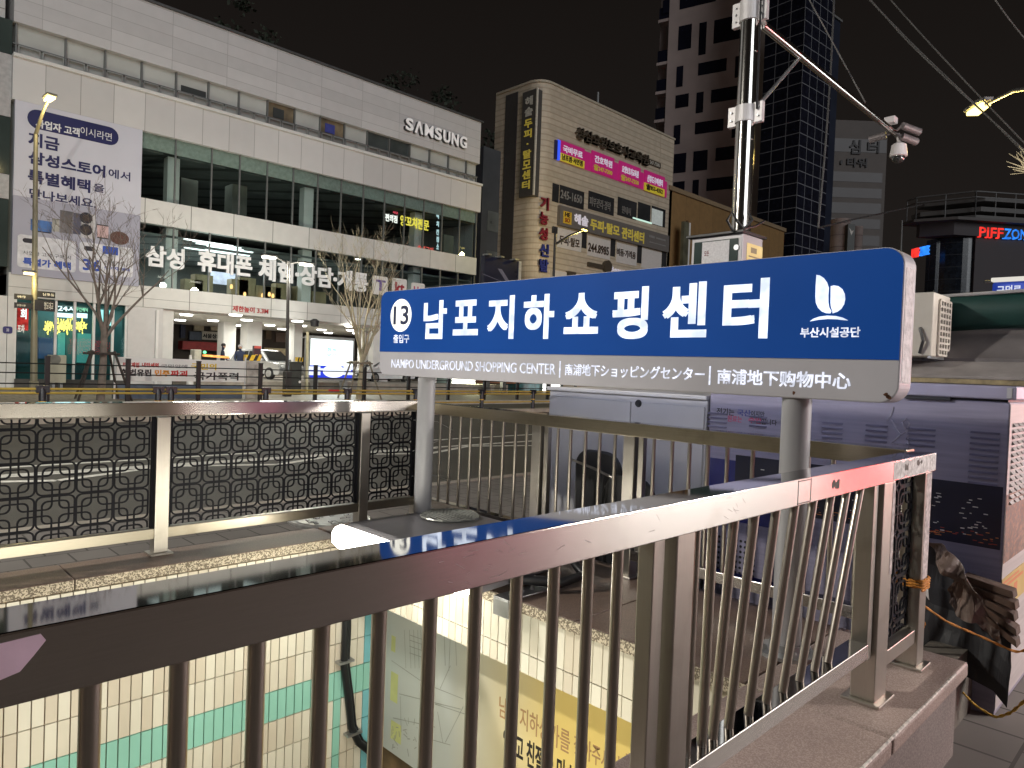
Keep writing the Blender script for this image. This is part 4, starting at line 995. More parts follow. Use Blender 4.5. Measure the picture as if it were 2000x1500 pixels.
MB().box(XR-.02, XR+.001, SY+.41, 54, ZF0, 15.25).build('side_wall', m_pan, WB)
# ribbon windows under the roof: blinds, some dark, some open
bl = mat('pale_blind', (.44, .45, .42), .7, 0, .1, .7); br_ = mat('brown_room', (.13, .10, .06), .7, 0, .7, 1.2); dg = mat('dark_pane', (.06, .07, .068), .2, 0, .2, 1); bb_ = mat('blue_jacket', (.04, .05, .25), .7)
xz = [F(x, 170)[0] for x in (36, 129, 207, 279)]; step = (xz[3]-xz[1])/2
xs_ = []; x = xz[1]-step
while x < XR-.4: xs_.append(x); x += step
xs_[0] = XL+.12; xs_.append(XR-.05)
for i, (a, c) in enumerate(zip(xs_[:-1], xs_[1:])):
    pc = (a+c)/2; pxx = None
    mm = bl
    def inr(p0, p1): return F(p0, 220)[0] <= pc <= F(p1, 220)[0]
    if inr(526, 578) or inr(631, 700): mm = br_
    if inr(725, 802): mm = dg
    w = MB().box(a+.03, c-.03, SY+.30, SY+.34, 14.42, 15.24).build('ribbon_window', mm, WB)
    MB().box(a+.03, c-.03, SY+.30, SY+.34, 13.9, 14.38).build('lower_pane', mat('sill_pane_%d' % i, (.34, .35, .325) if mm is bl else (.2, .2, .18), .5, 0, .15, .8), w)
    if inr(340, 420): MB().box(a+.25, c-.1, SY+.26, SY+.299, 14.45, 14.75).build('open_gap', m_dark, w)
    if mm is br_: MB().box(a+.35, a+.95, SY+.26, SY+.299, 14.5, 15.0).build('hanging_cloth', bb_ if inr(640, 700) else m_dark, w)
    m_ = (a+c)/2
    MB().box(a-.035, a+.035, SY+.16, SY+.30, 13.9, 15.25).build('mullion', m_mull, WB)
    b = MB(); z0, z1 = 13.95, 14.36
    for u0, u1 in ((a+.07, m_-.04), (m_+.04, c-.07)):
        b.box(u0, u1, SY+.12, SY+.16, z1-.04, z1).box(u0, u0+.04, SY+.12, SY+.16, z0, z1-.04).box(u1-.04, u1, SY+.12, SY+.16, z0, z1-.04)
    b.build('guard_frame', mat('guard_rail_paint_%d' % i, (.30, .305, .29), .5, .2), WB)
MB().box(XL, XR, SY+.14, SY+.298, 14.375, 14.42).build('transom', m_mull, WB)
# third and second floor glazing
g_pane = glass('window_glass', (.80, .85, .84), .24)
cols = [F(x, 420)[0] for x in (345, 612, 828)]
mx3 = [XW]+[F(x, 380)[0] for x in (342, 413, 468, 522)]
step3 = mx3[-1]-mx3[-2]
while mx3[-1]+step3 < XR-.4: mx3.append(mx3[-1]+step3)
mx3.append(XR-.06)
for (z0, z1, nm) in ((ZB1, ZP0, 3), (ZF1, ZB0, 2)):
    for a, c in zip(mx3[:-1], mx3[1:]):
        w = MB().box(a+.03, c-.03, SY+.10, SY+.115, z0, z1-.001).build('window', g_pane, WB)
        if nm == 3: MB().box(a+.03, c-.03, SY+.13, SY+.20, z1-.72, z1-.002).build('lintel_strip', mat('pale_green_lintel', (.46, .48, .42), .6), w) if a > XW+.1 or True else None
        MB().box(c-.03, c+.03, SY+.02, SY+.125, z0, z1-.001).build('frame', m_mull, w)
    for cx_ in cols: MB().box(cx_-.28, cx_+.28, SY+.55, SY+1.1, z0, z1).build('column', m_white, WB)
m_ceil = grid_mat('slatted_ceiling', (.17, .185, .18), (.06, .065, .063), 3.0, 50, .35, .8, 0, .2)
MB().box(XW, XR-.1, SY+.5, 47.4, ZP0-.75, ZP0-.65).build('ceiling', m_ceil, WB)
MB().box(XW, XR-.1, SY+.5, 47.4, ZB0-.45, ZB0-.35).build('ceiling', m_ceil, WB)
b = MB(); b.box(F(410, 400)[0], F(445, 400)[0], SY+4, SY+5, ZB1, ZP0-.8).box(F(500, 400)[0], F(530, 400)[0], SY+3, SY+4, ZB1, ZP0-.8).box(F(895, 400)[0]-.6, F(895, 400)[0]+.2, SY+.6, SY+1, ZB1+.1, ZB1+1.3)
b.build('partition', mat('dim_partition', (.2, .2, .17), .8, 0, .3, .8), WB)
# second floor interior lamps, counter, screens
m_tube = emis('ceiling_tube_lamp', (.9, 1.0, .98), 3.0); m_scr = emis('shop_screen', (.75, .82, 1.0), 1.3, .2, 2)
m_floorlamp = emis('ceiling_spot', (1, .98, .9), 10)
b = MB()
for x, y in ((408, 474), (430, 482), (450, 487), (425, 478), (445, 494), (405, 490)):
    p = at(x, y, 'Z', ZB0-.48); b.box(p.x-1.2, p.x+1.2, p.y-.08, p.y+.08, ZB0-.5, ZB0-.455)
b.build('tube_lamp', m_tube, WB)
b = MB()
for x, y in ((338, 478), (700, 507)):
    p = at(x, y, 'Y', SY+1.5); b.lathe([(.18, p.z), (.2, p.z+.06)], (p.x, p.y, 0), 12)
b.build('ceiling_lamp', m_floorlamp, WB)
p = F(412, 553, SY+4); q = F(460, 535, SY+4)
MB().box(p[0], q[0], SY+4, SY+4.1, p[1], q[1]).build('display_screen', m_scr, WB)
p = F(780, 548, SY+6); MB().box(p[0], p[0]+3.4, SY+6, SY+6.05, p[1]-.1, p[1]+.12).build('violet_light_strip', emis('violet_light', (.25, .18, 1.0), 1.6), WB)
b = MB(); random.seed(14)
for x in (375, 395, 465, 480, 510, 530, 550, 590, 620): p = F(x, 575, SY+1.2); b.box(p[0]-.45, p[0]+.45, SY+1.0, SY+1.6, ZF1, ZF1+random.uniform(.6, 1.1))
b.build('display_counter', mat('counter_wood', (.30, .24, .14), .5, 0, .3, 1), WB)
MB().box(F(500, 560)[0], F(640, 560)[0], SY+2.0, SY+2.6, ZF1, ZF1+1.3).build('display_shelf', mat('dark_shelf', (.05, .05, .055), .5), WB)
b = MB()
for x, y in ((478, 575), (513, 577), (526, 575), (533, 578), (452, 560)): p = F(x, y, SY+.9); b.lathe([(.06, p[1]-.1), (.08, p[1]), (.05, p[1]+.12)], (p[0], SY+.9, 0), 8)
b.build('counter_lamp', emis('amber_lamp', (1, .55, .2), 2.5), WB)
lamp('second_floor_light', 'AREA', (F(430, 500)[0], SY+5, ZB0-.55), 950, (.93, .98, 1), 5.0, aim=(F(430, 500)[0], SY+5, 0))
lamp('second_floor_light', 'AREA', (F(660, 500)[0], SY+4, ZB0-.55), 300, (.95, 1, .97), 5.0, aim=(F(660, 500)[0], SY+4, 0))
lamp('third_floor_light', 'AREA', (17, SY+6, ZP0-.8), 80, (.93, 1, .97), 6.0, aim=(17, SY+6, 0))
# neon signs glowing behind the third floor panes
def glow(s, x0, x1, yt, yb, col, st, Y=SY+.5, bold=.02, par=WB, nm='neon_lettering'):
    a = F(x0, yb, Y); c = F(x1, yt, Y); zt2 = F(x0, yt, Y)[1]
    text(s, 'Y', Y, a[0], c[0], (a[1]+F(x1, yb, Y)[1])/2, (zt2+c[1])/2, emis('neon_%s' % nm, col, st), par, nm, bold, .03, res=2)
glow('편의점', 752, 776, 419, 434, (1, .95, .9), 1.6); glow('양꼬치전문', 781, 838, 425, 446, (1, .8, .1), 1.2); glow('식당', 767, 777, 413, 418, (1, .1, .15), .9)
glow('숯불구이', 815, 846, 481, 494, (1, .15, .12), .9); 
for k, y in enumerate((400, 416, 432, 448, 462, 476)): glow('소맥치킨집'[k % 5], 852, 857, y, y+11, (.7, .95, 1), 1.0)
# ground floor
ZG = .3
def col_(x0, x1, Y, m, nm, z1=ZF0, d=.5):
    a = F(x0, 650, Y)[0]; c = F(x1, 650, Y)[0]; return MB().box(a, c, Y, Y+d, -.02, z1).build(nm, m, WB)
xg0, xg1 = F(30, 650)[0], F(247, 650)[0]
MB().box(XL, xg0-.05, SY-.03, SY+.6, -.02, ZF0).build('ground_wall', m_white, WB)
MB().box(xg1+.05, F(318, 650)[0], SY+.0, SY+6, -.02, ZF0).build('ground_wall', mat('shutter_white', (.58, .57, .56), .5, 0, .04, 4), WB)
MB().box(F(318, 650)[0]+.01, F(342, 650)[0], SY+.25, SY+6.5, -.02, ZF0).build('ground_wall', m_white, WB)
MB().box(F(306, 650)[0]-.06, F(306, 650)[0]+.06, SY-.08, SY-.001, -.02, ZF0-.1).build('down_pipe', M_WHITEPL, WB)
m_pceil = mat('parking_ceiling', (.62, .61, .56), .8, 0, .05)
MB().box(F(342, 650)[0], XR, SY+.4, 49.5, ZF0-.12, ZF0+.09).build('parking_ceiling', m_pceil, WB)
MB().box(F(345, 650)[0], XR+.5, 33.0, 49.9, -.1, .55).build('parking_floor', M_CONC, WB)
for x0, x1, Y in ((437, 461, SY+5.5), (483, 512, SY+3.2), (575, 591, SY+2.4), (714, 735, SY+5)): col_(x0, x1, Y, m_white, 'column', ZF0-.12, .9)
col_(730, 760, SY+.3, m_white, 'ground_wall')
b = MB()
for x, y in ((364, 614.5), (352, 625), (416, 626), (460, 615), (461, 635), (482, 625), (527, 635), (551, 642.5), (581, 627), (589, 636), (628, 644), (641, 650), (684, 637), (686, 645), (697, 651), (709, 656), (564, 643)):
    p = at(x, y, 'Z', ZF0-.14); b.lathe([(.001, ZF0-.20), (.28, ZF0-.185), (.3, ZF0-.122)], (p.x, p.y, 0), 14)
for i, v in enumerate(b.v): pass
b.build('ceiling_lamp', emis('round_ceiling_lamp', (1, .99, .93), 9), WB)
for x, y in ((400, 625), (520, 638), (640, 650)):
    p = at(x, y, 'Z', ZF0-.3); lamp('parking_light', 'AREA', (p.x, max(SY+1.6, p.y), ZF0-.3), 170, (1, .98, .9), 2.0, aim=(p.x, max(SY+1.6, p.y), 0))
# shop glazing on the ground floor
m_teal = mat('teal_shop_interior', (.05, .13, .14), .5, 0, .4, .7)
b = MB(); b.box(xg0, xg1, SY+2.6, SY+2.8, -.02, ZF0).box(xg0, xg1, SY+.3, SY+2.6, ZF0-.2, ZF0).box(xg0, xg0+.1, SY+.3, SY+2.6, -.02, ZF0-.2).box(xg1-.1, xg1+.04, SY+.3, SY+2.6, -.02, ZF0-.2)
b.build('shop_interior', m_teal, WB)
b = MB()
for x0, x1, yt, yb, mi in ((112, 128, 650, 712, 0), (150, 178, 652, 708, 0), (128, 150, 640, 712, 1), (75, 105, 660, 700, 2), (228, 250, 655, 692, 2), (32, 58, 655, 715, 3)):
    a = F(x0, yb, SY+2); c = F(x1, yt, SY+2); b.box(a[0], c[0], SY+2, SY+2.3, a[1], c[1], mi)
b.build('vending_machine', [mat('teal_panel', (.12, .42, .40), .5, 0, .2, 1, emit=(.1, .4, .38), es=.2), mat('dim_teal_panel', (.07, .2, .2), .5, 0, .3, 1), mat('navy_panel', (.03, .06, .14), .5, 0, .3, 1, emit=(.05, .1, .25), es=.2), mat('slate_panel', (.03, .08, .11), .5, 0, .3, 2)], WB)
g_shop = glass('shop_glass', (.75, .88, .88), .12)
gx = [xg0]+[F(x, 650)[0] for x in (65, 109, 146, 184, 221)]+[xg1]
for a, c in zip(gx[:-1], gx[1:]):
    w = MB().box(a+.04, c-.04, SY+.12, SY+.135, .1, ZF0-.05).build('shop_window', g_shop, WB)
    MB().box(c-.05, c+.05, SY+.05, SY+.17, .0, ZF0-.002).build('frame', M_WHITEPL, w)
MB().box(xg0-.05, xg0+.04, SY+.05, SY+.17, 0, ZF0-.002).build('frame', M_WHITEPL, WB)
MB().box(xg0, xg1, SY-.02, SY+.3, -.1, .42).build('plinth', mat('dark_plinth', (.07, .065, .06), .7), WB)
lamp('shop_light', 'AREA', ((xg0+xg1)/2, SY+1.5, ZF0-.35), 34, (.75, 1, 1), 2, aim=((xg0+xg1)/2, SY+1.5, 0))
def panel(x0, x1, yt, yb, Y, m, nm, par=WB, d=.06):
    a = F(x0, (yt+yb)/2, Y); c = F(x1, (yt+yb)/2, Y); z1 = F((x0+x1)/2, yt, Y)[1]; z0 = F((x0+x1)/2, yb, Y)[1]
    return MB().box(a[0], c[0], Y-d, Y, z0, z1).build(nm, m, par)
e_red = emis('red_neon_reflection', (1.0, .06, .05), .75, .5, 3)  # neon reflections in the shop glass, built as glowing signs indoors
panel(33, 55, 601, 645, SY+1.2, e_red, 'reflected_red_sign'); 
glow('회', 40, 52, 603, 623, (1, .9, .85), 1.8, SY+1.1, .03); glow('포차', 34, 48, 634, 650, (1, .7, .6), 1.2, SY+1.1, .02)
random.seed(31); b = MB()
for k in range(150):
    x = random.uniform(86, 168); y = 641+random.gauss(0, 5.5)-(6 if 120 < x < 150 and random.random() < .4 else 0)
    p = F(x, y, SY+1.0+random.random()*.4); b.tube([(p[0], SY+1.2, p[1]), (p[0]+random.uniform(-.07, .07), SY+1.2, p[1]+random.uniform(.06, .22))], .022, 5)
b.build('reflected_yellow_lights', emis('yellow_light_reflection', (1, .66, .12), 3.0), WB)  # yellow reflections in the glass, built as glowing strokes
panel(112, 146, 612, 620, SY+1.3, emis('white_light_panel', (.9, .95, 1), 2.2), 'light_panel'); panel(150, 170, 612, 621, SY+1.3, emis('white_light_panel', (.85, .97, 1), 2.0), 'light_panel')
glow('24시', 113, 148, 596, 609, (.95, .95, 1), 2.0, SY+1.25, .02); glow('무인세탁', 148, 172, 597, 609, (.5, .95, .6), 1.2, SY+1.25, .01)  # reflected neon writing, built as glowing letters
for x in (195, 204, 213, 226): panel(x, x+6, 603, 636, SY+1.6, emis('cyan_light_panel', (.55, 1, .95), 1.5), 'light_panel')
panel(226, 250, 662, 669, SY+1.5, emis('pale_blue_screen', (.6, .9, 1), 1.8), 'light_panel')
a = F(5, 651); c = F(24, 638)
NB = tag(MB().prism(rrect(a[0], c[0], a[1], c[1], .08), 'Y', SY-.06, SY-.032).build('number_plate', mat('navy_plate', (.02, .025, .15), .4)), 'small navy house number plate on the white wall at the left edge', 'sign')
text('33', 'Y', SY-.06, a[0]+.12, c[0]-.12, a[1]+.09, c[1]-.09, mat('plate_white_ink', (.6, .62, .7), .5), NB, 'lettering', .03, .004)
# street seen through the parking level
BK = thing('shop_row', (20, 50, 0), 'dim row of small shops with a dark red awning seen through the parking level', 'building')
MB().box(10, 36, 50, 52, -.1, ZF0+.3).build('wall', mat('dim_shop_wall', (.05, .04, .032), .8, 0, .4, .8), BK)
def back(x0, x1, yt, yb, m, nm, d=.2): return panel(x0, x1, yt, yb, 49.9, m, nm, BK, d)
back(348, 434, 668, 684, mat('dark_red_awning', (.30, .03, .03), .6, 0, .2), 'awning', .8)
sgn = back(393, 433, 648, 664, mat('cream_sign', (.42, .40, .35), .6), 'sign_board')
back(368, 392, 648, 664, mat('slate_sign', (.06, .08, .12), .5), 'sign_board'); back(378, 396, 633, 646, mat('cream_panel', (.4, .36, .26), .6), 'window'); back(410, 433, 635, 646, mat('cream_panel', (.42, .38, .26), .6), 'window')
back(351, 360, 634, 660, mat('navy_banner', (.02, .025, .06), .6), 'banner'); back(515, 557, 680, 700, mat('cream_shop_wall', (.55, .48, .30), .7), 'wall_panel'); back(517, 528, 645, 662, mat('brown_panel', (.10, .07, .04), .7), 'window'); back(537, 560, 650, 668, mat('brown_sign', (.14, .10, .08), .7), 'sign_board')
glow('서울상회', 396, 431, 652, 661, (.05, .05, .05), .2, 49.68, .02, sgn, 'lettering')
# ------------------------------------------------------------------ neighbour wall at the far left
NW = thing('tiled_building', (1, 42, 0), 'white tiled building with dark glazing strip at the left edge', 'building')
m_wt = grid_mat('white_wall_tiles', (.56, .56, .53), (.2, .2, .19), 1.6, .75, .02, .4, 0, .06)
MB().box(-12, XL-.25, SY+.35, 54, ZF0, ZR+6).build('wall', m_wt, NW)
MB().box(-12, XL-.02, SY-.02, 54, -.1, ZF0-.002).build('ground_wall', m_white, NW)
for z0, z1 in ((13.9, 15.3), (8.95, 11.3), (5.1, 7.9)):
    MB().box(XL-.65, XL-.02, SY+.15, SY+.34, z0, z1).build('corner_window', mat('dark_green_glass_strip', (.045, .06, .055), .12, 0, .2, .5), NW)
MB().box(XL-.65, XL-.02, SY+.16, SY+.34, 11.32, 13.88).build('corner_panel', mat('grey_corner_panel', (.42, .41, .40), .5), NW)
MB().box(XL-.65, XL-.02, SY+.16, SY+.34, 7.92, 8.93).build('corner_panel', mat('grey_corner_panel', (.45, .44, .42), .5), NW)
# ------------------------------------------------------------------ printed banner with product pictures
AD = thing('advertising_banner', (8.2, SY-.1, 5), 'huge pale printed banner with navy Korean headline and product pictures on the white building', 'banner')
AY = SY-.16
m_adt = mat('banner_pale_print', (.57, .57, .64), .5, 0, .04, .6); m_adb = mat('banner_grey_print', (.36, .36, .44), .5, 0, .05, .6)
za0_, zam, za1_ = F(150, 548)[1], F(150, 402)[1], ZP0-.01
xa0, xa1 = F(24, 400)[0], XW-.03
MB().box(xa0, xa1, AY, SY+.1, zam, za1_).build('upper_print', m_adt, AD); MB().box(xa0, xa1, AY, SY+.1, za0_, zam-.002).build('lower_print', m_adb, AD)
m_navy = mat('navy_ink', (.008, .010, .085), .5, 0, .05); m_bluei = mat('blue_ink', (.018, .07, .40), .5, 0, .05); m_wht = mat('white_print', (.72, .72, .74), .5, 0, .04)
def Z1(x, y): return x/3.75, y/3.75
def Z7(x, y): return x/3.75, 350+y/3.75
def AP(p): return F(p[0], p[1], AY)
a, c = AP(Z1(200, 870)), AP(Z1(868, 1000)); h = (AP(Z1(200, 825))[1]-AP(Z1(200, 915))[1])
zc = (a[1]+c[1])/2
MB().prism(rrect(a[0], c[0], zc-.40, zc+.40, .38), 'Y', AY-.012, AY-.001).build('headline_pill', m_navy, AD)
def atext(s, q0, q1, m, bold=.02, par=AD):
    """q0 = zoom point of bottom-left, q1 = top-right"""
    a, c = AP(q0), AP(q1); text(s, 'Y', AY-.012, a[0], c[0], min(a[1], c[1]), max(a[1], c[1]), m, par, 'lettering', bold, .006, res=3)
def arow(s, x0, x1, yt, yb, m, bold=.02, Z=Z1):
    a0, a1 = AP(Z(x0, yt)), AP(Z(x0, yb)); c = AP(Z(x1, yt))
    text(s, 'Y', AY-.012, a0[0], c[0], a1[1], a0[1], m, AD, 'lettering', bold, .006, res=3)
arow('사업자 고객', 262, 585, 868, 932, m_wht, .03); arow('이시라면', 590, 820, 925, 985, m_wht, 0)
arow('지금', 208, 437, 962, 1066, m_navy, .035); arow('삼성스토어', 208, 775, 1100, 1196, m_navy, .035); arow('에서', 795, 955, 1232, 1300, m_navy, .01)
arow('특별혜택', 205, 665, 1235, 1335, m_navy, .035); arow('을', 685, 765, 1340, 1400, m_navy, .01); arow('만나보세요.', 215, 705, 1375, 1450, m_navy, .02)
def apan(x0, x1, yt, yb, m, nm, Z=Z7, r=0, d=.012, par=AD, off=0):
    a0, a1 = AP(Z(x0, yt)), AP(Z(x0, yb)); c = AP(Z(x1, yt))
    poly = rrect(a0[0], c[0], a1[1], a0[1], r) if r else [(a0[0], a1[1]), (c[0], a1[1]), (c[0], a0[1]), (a0[0], a0[1])]
    return MB().prism(poly, 'Y', AY-d-off, AY-.001-off).build(nm, m, par)
apan(130, 560, 400, 640, mat('white_card_print', (.62, .62, .66), .5), 'offer_card', r=.12); apan(583, 978, 455, 680, mat('white_card_print', (.62, .62, .66), .5), 'offer_card', r=.12)
m_bk = mat('black_print', (.02, .02, .03), .4); m_gp = mat('grey_product_print', (.25, .24, .25), .4, 0, .3, 1); m_lp = mat('pale_product_print', (.55, .54, .56), .4)
apan(225, 380, 290, 372, mat('blue_landscape_print', (.05, .13, .34), .4, 0, .7, 1.4), 'product_picture'); apan(232, 372, 372, 380, m_bk, 'product_picture')
apan(385, 435, 285, 380, mat('grey_oven_print', (.32, .31, .28), .4, 0, .3, 2), 'product_picture'); apan(440, 535, 225, 390, mat('grey_fridge_print', (.18, .17, .18), .4, 0, .5, .5), 'product_picture'); apan(538, 593, 245, 400, mat('dark_fridge_print', (.09, .09, .13), .4, 0, .6, .4), 'product_picture')
wm = apan(596, 700, 245, 425, mat('pale_washer_print', (.48, .47, .48), .4), 'product_picture')
for yy in (285, 370):
    p = AP(Z7(630, yy)); b = MB(); b.prism([(p[0]+.25*math.cos(k*.2618), p[1]+.25*math.sin(k*.2618)) for k in range(24)], 'Y', AY-.018, AY-.0125); b.build('washer_door', m_bk, wm)
    b = MB(); b.prism([(p[0]+.15*math.cos(k*.2618), p[1]+.15*math.sin(k*.2618)) for k in range(24)], 'Y', AY-.022, AY-.0185); b.build('washer_glass', mat('dark_brown_print', (.05, .035, .03), .4), wm)
apan(712, 795, 335, 425, mat('pink_tablet_print', (.55, .38, .38), .4, 0, .1), 'product_picture'); apan(712, 795, 328, 336, m_bk, 'product_picture'); apan(712, 795, 422, 430, m_bk, 'product_picture')
p = AP(Z7(875, 432)); MB().prism([(p[0]+.4*math.cos(k*.3142), p[1]+.3*math.sin(k*.3142)) for k in range(20)], 'Y', AY-.012, AY-.001).build('product_picture', mat('brown_device_print', (.10, .04, .03), .4), AD)
for x0, x1, yt in ((165, 250, 428), (615, 695, 487)): apan(x0, x1, yt, yt+34, m_bk, 'card_tab', r=.1, off=.013)
p_ = apan(752, 865, 487, 545, m_bluei, 'card_picture', off=.013)
def crow(s, x0, x1, yt, yb, m, bold=.02):
    a0, a1 = AP(Z7(x0, yt)), AP(Z7(x0, yb)); c = AP(Z7(x1, yt)); text(s, 'Y', AY-.0125, a0[0], c[0], a1[1], a0[1], m, AD, 'lettering', bold, .006, res=2)
crow('사업자 고객 구매 시', 168, 520, 520, 550, m_bk, .0); crow('특별가 혜택', 168, 520, 570, 628, m_bluei, .04); crow('36', 607, 740, 580, 665, m_bluei, .03)
crow('삼성카드', 762, 915, 590, 625, m_bk, .0); crow('무이자 혜택', 762, 950, 632, 660, m_bluei, .02); crow('최대', 180, 230, 436, 452, m_wht, .0); crow('최대', 630, 680, 494, 510, m_wht, 0)
# ------------------------------------------------------------------ raised letters and glass lettering
def wall_sign(s, x0, x1, yt0, yb0, yt1, yb1, m, label, Y, bold, d, name='wall_lettering', shear=0, grp=None, space=1.0):
    a = F(x0, yb0, Y); c = F(x1, yb1, Y); z0 = (a[1]+c[1])/2; z1 = (F(x0, yt0, Y)[1]+F(x1, yt1, Y)[1])/2
    o = text(s, 'Y', Y, a[0], c[0], z0, z1, m, None, name, bold, d, res=4, space=space); return tag(o, label, 'sign', grp)
m_back = mat('dark_letter_shadow', (.05, .05, .05), .5)
m_face = mat('white_letter_faces', (.82, .80, .79), .4, emit=(1, .97, .95), es=.16)
p0 = F(789, 256, SY); p1 = F(908, 290, SY); zA = (F(791, 234, SY)[1]+F(907, 266, SY)[1])/2; zB_ = (p0[1]+p1[1])/2
so = thing('wall_lettering', ((p0[0]+p1[0])/2, SY, zB_), 'raised white block letters near the right end of the white building roofline', 'sign')
ws = (.95, 1.05, 1.15, .95, .95, .98, 1.0); gap = .24; un = (p1[0]-p0[0])/(sum(ws)+gap*6); xq_ = p0[0]
for ch, w_ in zip('SΛMSUNG', ws):
    text(ch, 'Y', SY-.17, xq_, xq_+w_*un, zB_, zA, m_face, so, 'letter', .006 if ch == 'M' else .02, .05, res=4)
    text(ch, 'Y', SY-.002, xq_-.05, xq_+w_*un-.02, zB_-.03, zA-.02, m_back, so, 'letter_shadow', .006 if ch == 'M' else .022, .16, res=3); xq_ += (w_+gap)*un  # dark copies shifted left and down paint the shadow of the letters
m_gl = mat('white_vinyl_letters', (.74, .74, .74), .5, 0, .04, emit=(1, 1, 1), es=.05)
for s, x0, x1, yt0, yb0, yt1, yb1, lab in (('삼성', 283, 359, 479, 521, 485, 526, 'two white Korean letters, first word of the row across the second floor glass'),
        ('휴대폰', 385, 491, 490, 531, 498, 540, 'white three letter Korean word, second in the row on the second floor glass'),
        ('체험·상담·개통', 504, 717, 505, 545, 532, 573, 'long white Korean word group, third in the row on the second floor glass')):
    wall_sign(s, x0, x1, yt0, yb0, yt1, yb1, m_gl, lab, SY+.0, .035, .08, 'window_lettering')
m_purp = mat('purple_ink', (.10, .05, .30), .5); m_redk = mat('dark_red_ink', (.35, .03, .05), .5); m_mag = mat('magenta_ink', (.5, .05, .16), .5)
for s, x0, x1, yt, yb, mm, lab in (('T', 727, 757, 538, 574, m_purp, 'white square plate with purple letter on the second floor glass'), ('kt', 765, 794, 542, 578, m_redk, 'white square plate with dark red letters on the second floor glass'), ('U+', 802, 829, 547, 585, m_mag, 'white square plate with pink letters, partly behind the blue sign')):
    a = F(x0, yb, SY); c = F(x1, yt, SY); z1 = a[1]+(c[0]-a[0])*1.05
    o = MB().prism(rrect(a[0], c[0], a[1], z1, .12), 'Y', SY-.06, SY+.02).build('carrier_plate', M_WHITEPL); tag(o, lab, 'sign', 'plates on the second floor glass')
    text(s, 'Y', SY-.06, a[0]+.17, c[0]-.17, a[1]+.22, z1-.22, mm, o, 'lettering', .03, .01)
wall_sign('제한높이 3.3M', 454, 524, 597, 609, 602, 613, mat('red_vinyl', (.42, .03, .03), .5), 'small red height limit lettering on the fascia above the parking entrance', SY-.077, .025, .01, 'height_limit_lettering')
# ------------------------------------------------------------------ dark trees behind the roof
m_leafd = mat('night_foliage', (.028, .036, .022), .8, 0, .5, 3)
m_bark = mat('dark_bark', (.05, .04, .03), .9)
def leafy(name, x0, x1, ytop, Y, zb, lab, seed, n=4500):
    random.seed(seed)
    a = at((x0+x1)/2, ytop, 'Y', Y); w = abs(fy(x1, ytop, Y)[0]-fy(x0, ytop, Y)[0])/2; hh = a.z-zb
    t = thing(name, (a.x, Y, 0), lab, 'tree', 'trees behind the white building')
    b = MB(); b.tube([(a.x, Y, 0), (a.x+.2, Y, zb*.7), (a.x, Y, zb+hh*.5)], [.4, .3, .12], 7)
    b.build('trunk', m_bark, t)
    b = MB(); cl = [Vector((a.x+random.uniform(-.8, .8)*w, Y+random.uniform(-.8, .8)*w, zb+hh*random.uniform(.0, .86))) for _ in range(60)]
    for _ in range(n):
        c = random.choice(cl); k = max(.3, 1-.5*(c.z-zb)/hh)
        p = c+Vector((random.gauss(0, 1), random.gauss(0, 1), random.gauss(0, .8)))*w*.22*k; s = random.uniform(.12, .3)
        u = Vector((random.gauss(0, 1), random.gauss(0, 1), random.gauss(0, 1))).normalized()*s; v = u.cross(Vector((random.gauss(0, 1), random.gauss(0, 1), 1))).normalized()*s*.6
        b.face([p-u, p+v, p+u, p-v])
    b.build('crown', m_leafd, t)
leafy('leafy_tree', 770, 895, 112, 62, 13, 'dark tree crown rising behind the right part of the white roof', 1)
leafy('leafy_tree', 395, 540, -40, 62, 13, 'dark tree crown rising behind the left part of the white roof', 2)
leafy('leafy_tree', 935, 975, 205, 64, 12, 'small dark tree crown in the gap right of the white building', 3, 700)
# ------------------------------------------------------------------ dark slab building in the gap
o = thing('office_building', (34, 46, 0), 'narrow dark blue grey building in the gap right of the white one', 'building')
MB().box(F(941, 400, 40)[0], 39.5, 40, 52, 0, F(945, 285, 40)[1]).build('wall', mat('dark_slate_wall', (.045, .05, .058), .6, 0, .2, .8), o)
for z in (6, 9, 12): MB().box(F(941, 400, 40)[0]+.6, 38, 39.96, 39.99, z, z+1.5).build('window', mat('dull_window', (.10, .11, .11), .3, 0, .3, 1), o)
# ------------------------------------------------------------------ tan sign-covered building
m_tan = grid_mat('tan_ribbed_cladding', (.52, .44, .335), (.38, .31, .23), 40, .42, .05, .6, 0, .12, bump=.5)
m_tand = mat('dark_tan_band', (.22, .17, .12), .6, 0, .15, 2)
X0t, X1t = F(1076, 250)[0], F(1316, 300)[0]
ZT = (F(1080, 172)[1]+F(1312, 266)[1])/2
Xs = X0t-1.2
TB_ = thing('sign_building', ((X0t+X1t)/2, 42, 0), 'tan clad building covered in shop signs with a rounded corner, centre of the skyline', 'building')
ysb = at(965, 300, 'X', Xs).y
outl = [(X0t-1.2+1.2*(1-math.cos(rad(a))), SY+1.2*(1-math.sin(rad(a)))) for a in range(0, 91, 10)]
outl = [(Xs, ysb)]+outl+[(X1t, SY), (X1t, ysb)]
MB().prism(outl, 'Z', 0, ZT).build('wall', m_tan, TB_)
MB().prism([(x+(-.08 if x < X0t else .05), y-.08) for x, y in outl], 'Z', ZT+.002, ZT+.16).build('roof_trim', mat('pale_trim', (.40, .35, .27), .6), TB_)
for yy in (215, 258):
    z = F(1085, yy)[1]; MB().prism([(x-(.03 if x < X0t-.1 else 0), y-.03) for x, y in outl], 'Z', z-.35, z).build('dark_band', m_tand, TB_) if False else None
ysd0, ysd1 = at(985, 300, 'X', Xs).y, at(1008, 300, 'X', Xs).y
MB().box(Xs-.05, Xs-.002, ysd1, ysd0, 0, ZT-.3).build('dark_recess', mat('dark_recess', (.05, .045, .042), .7), TB_)
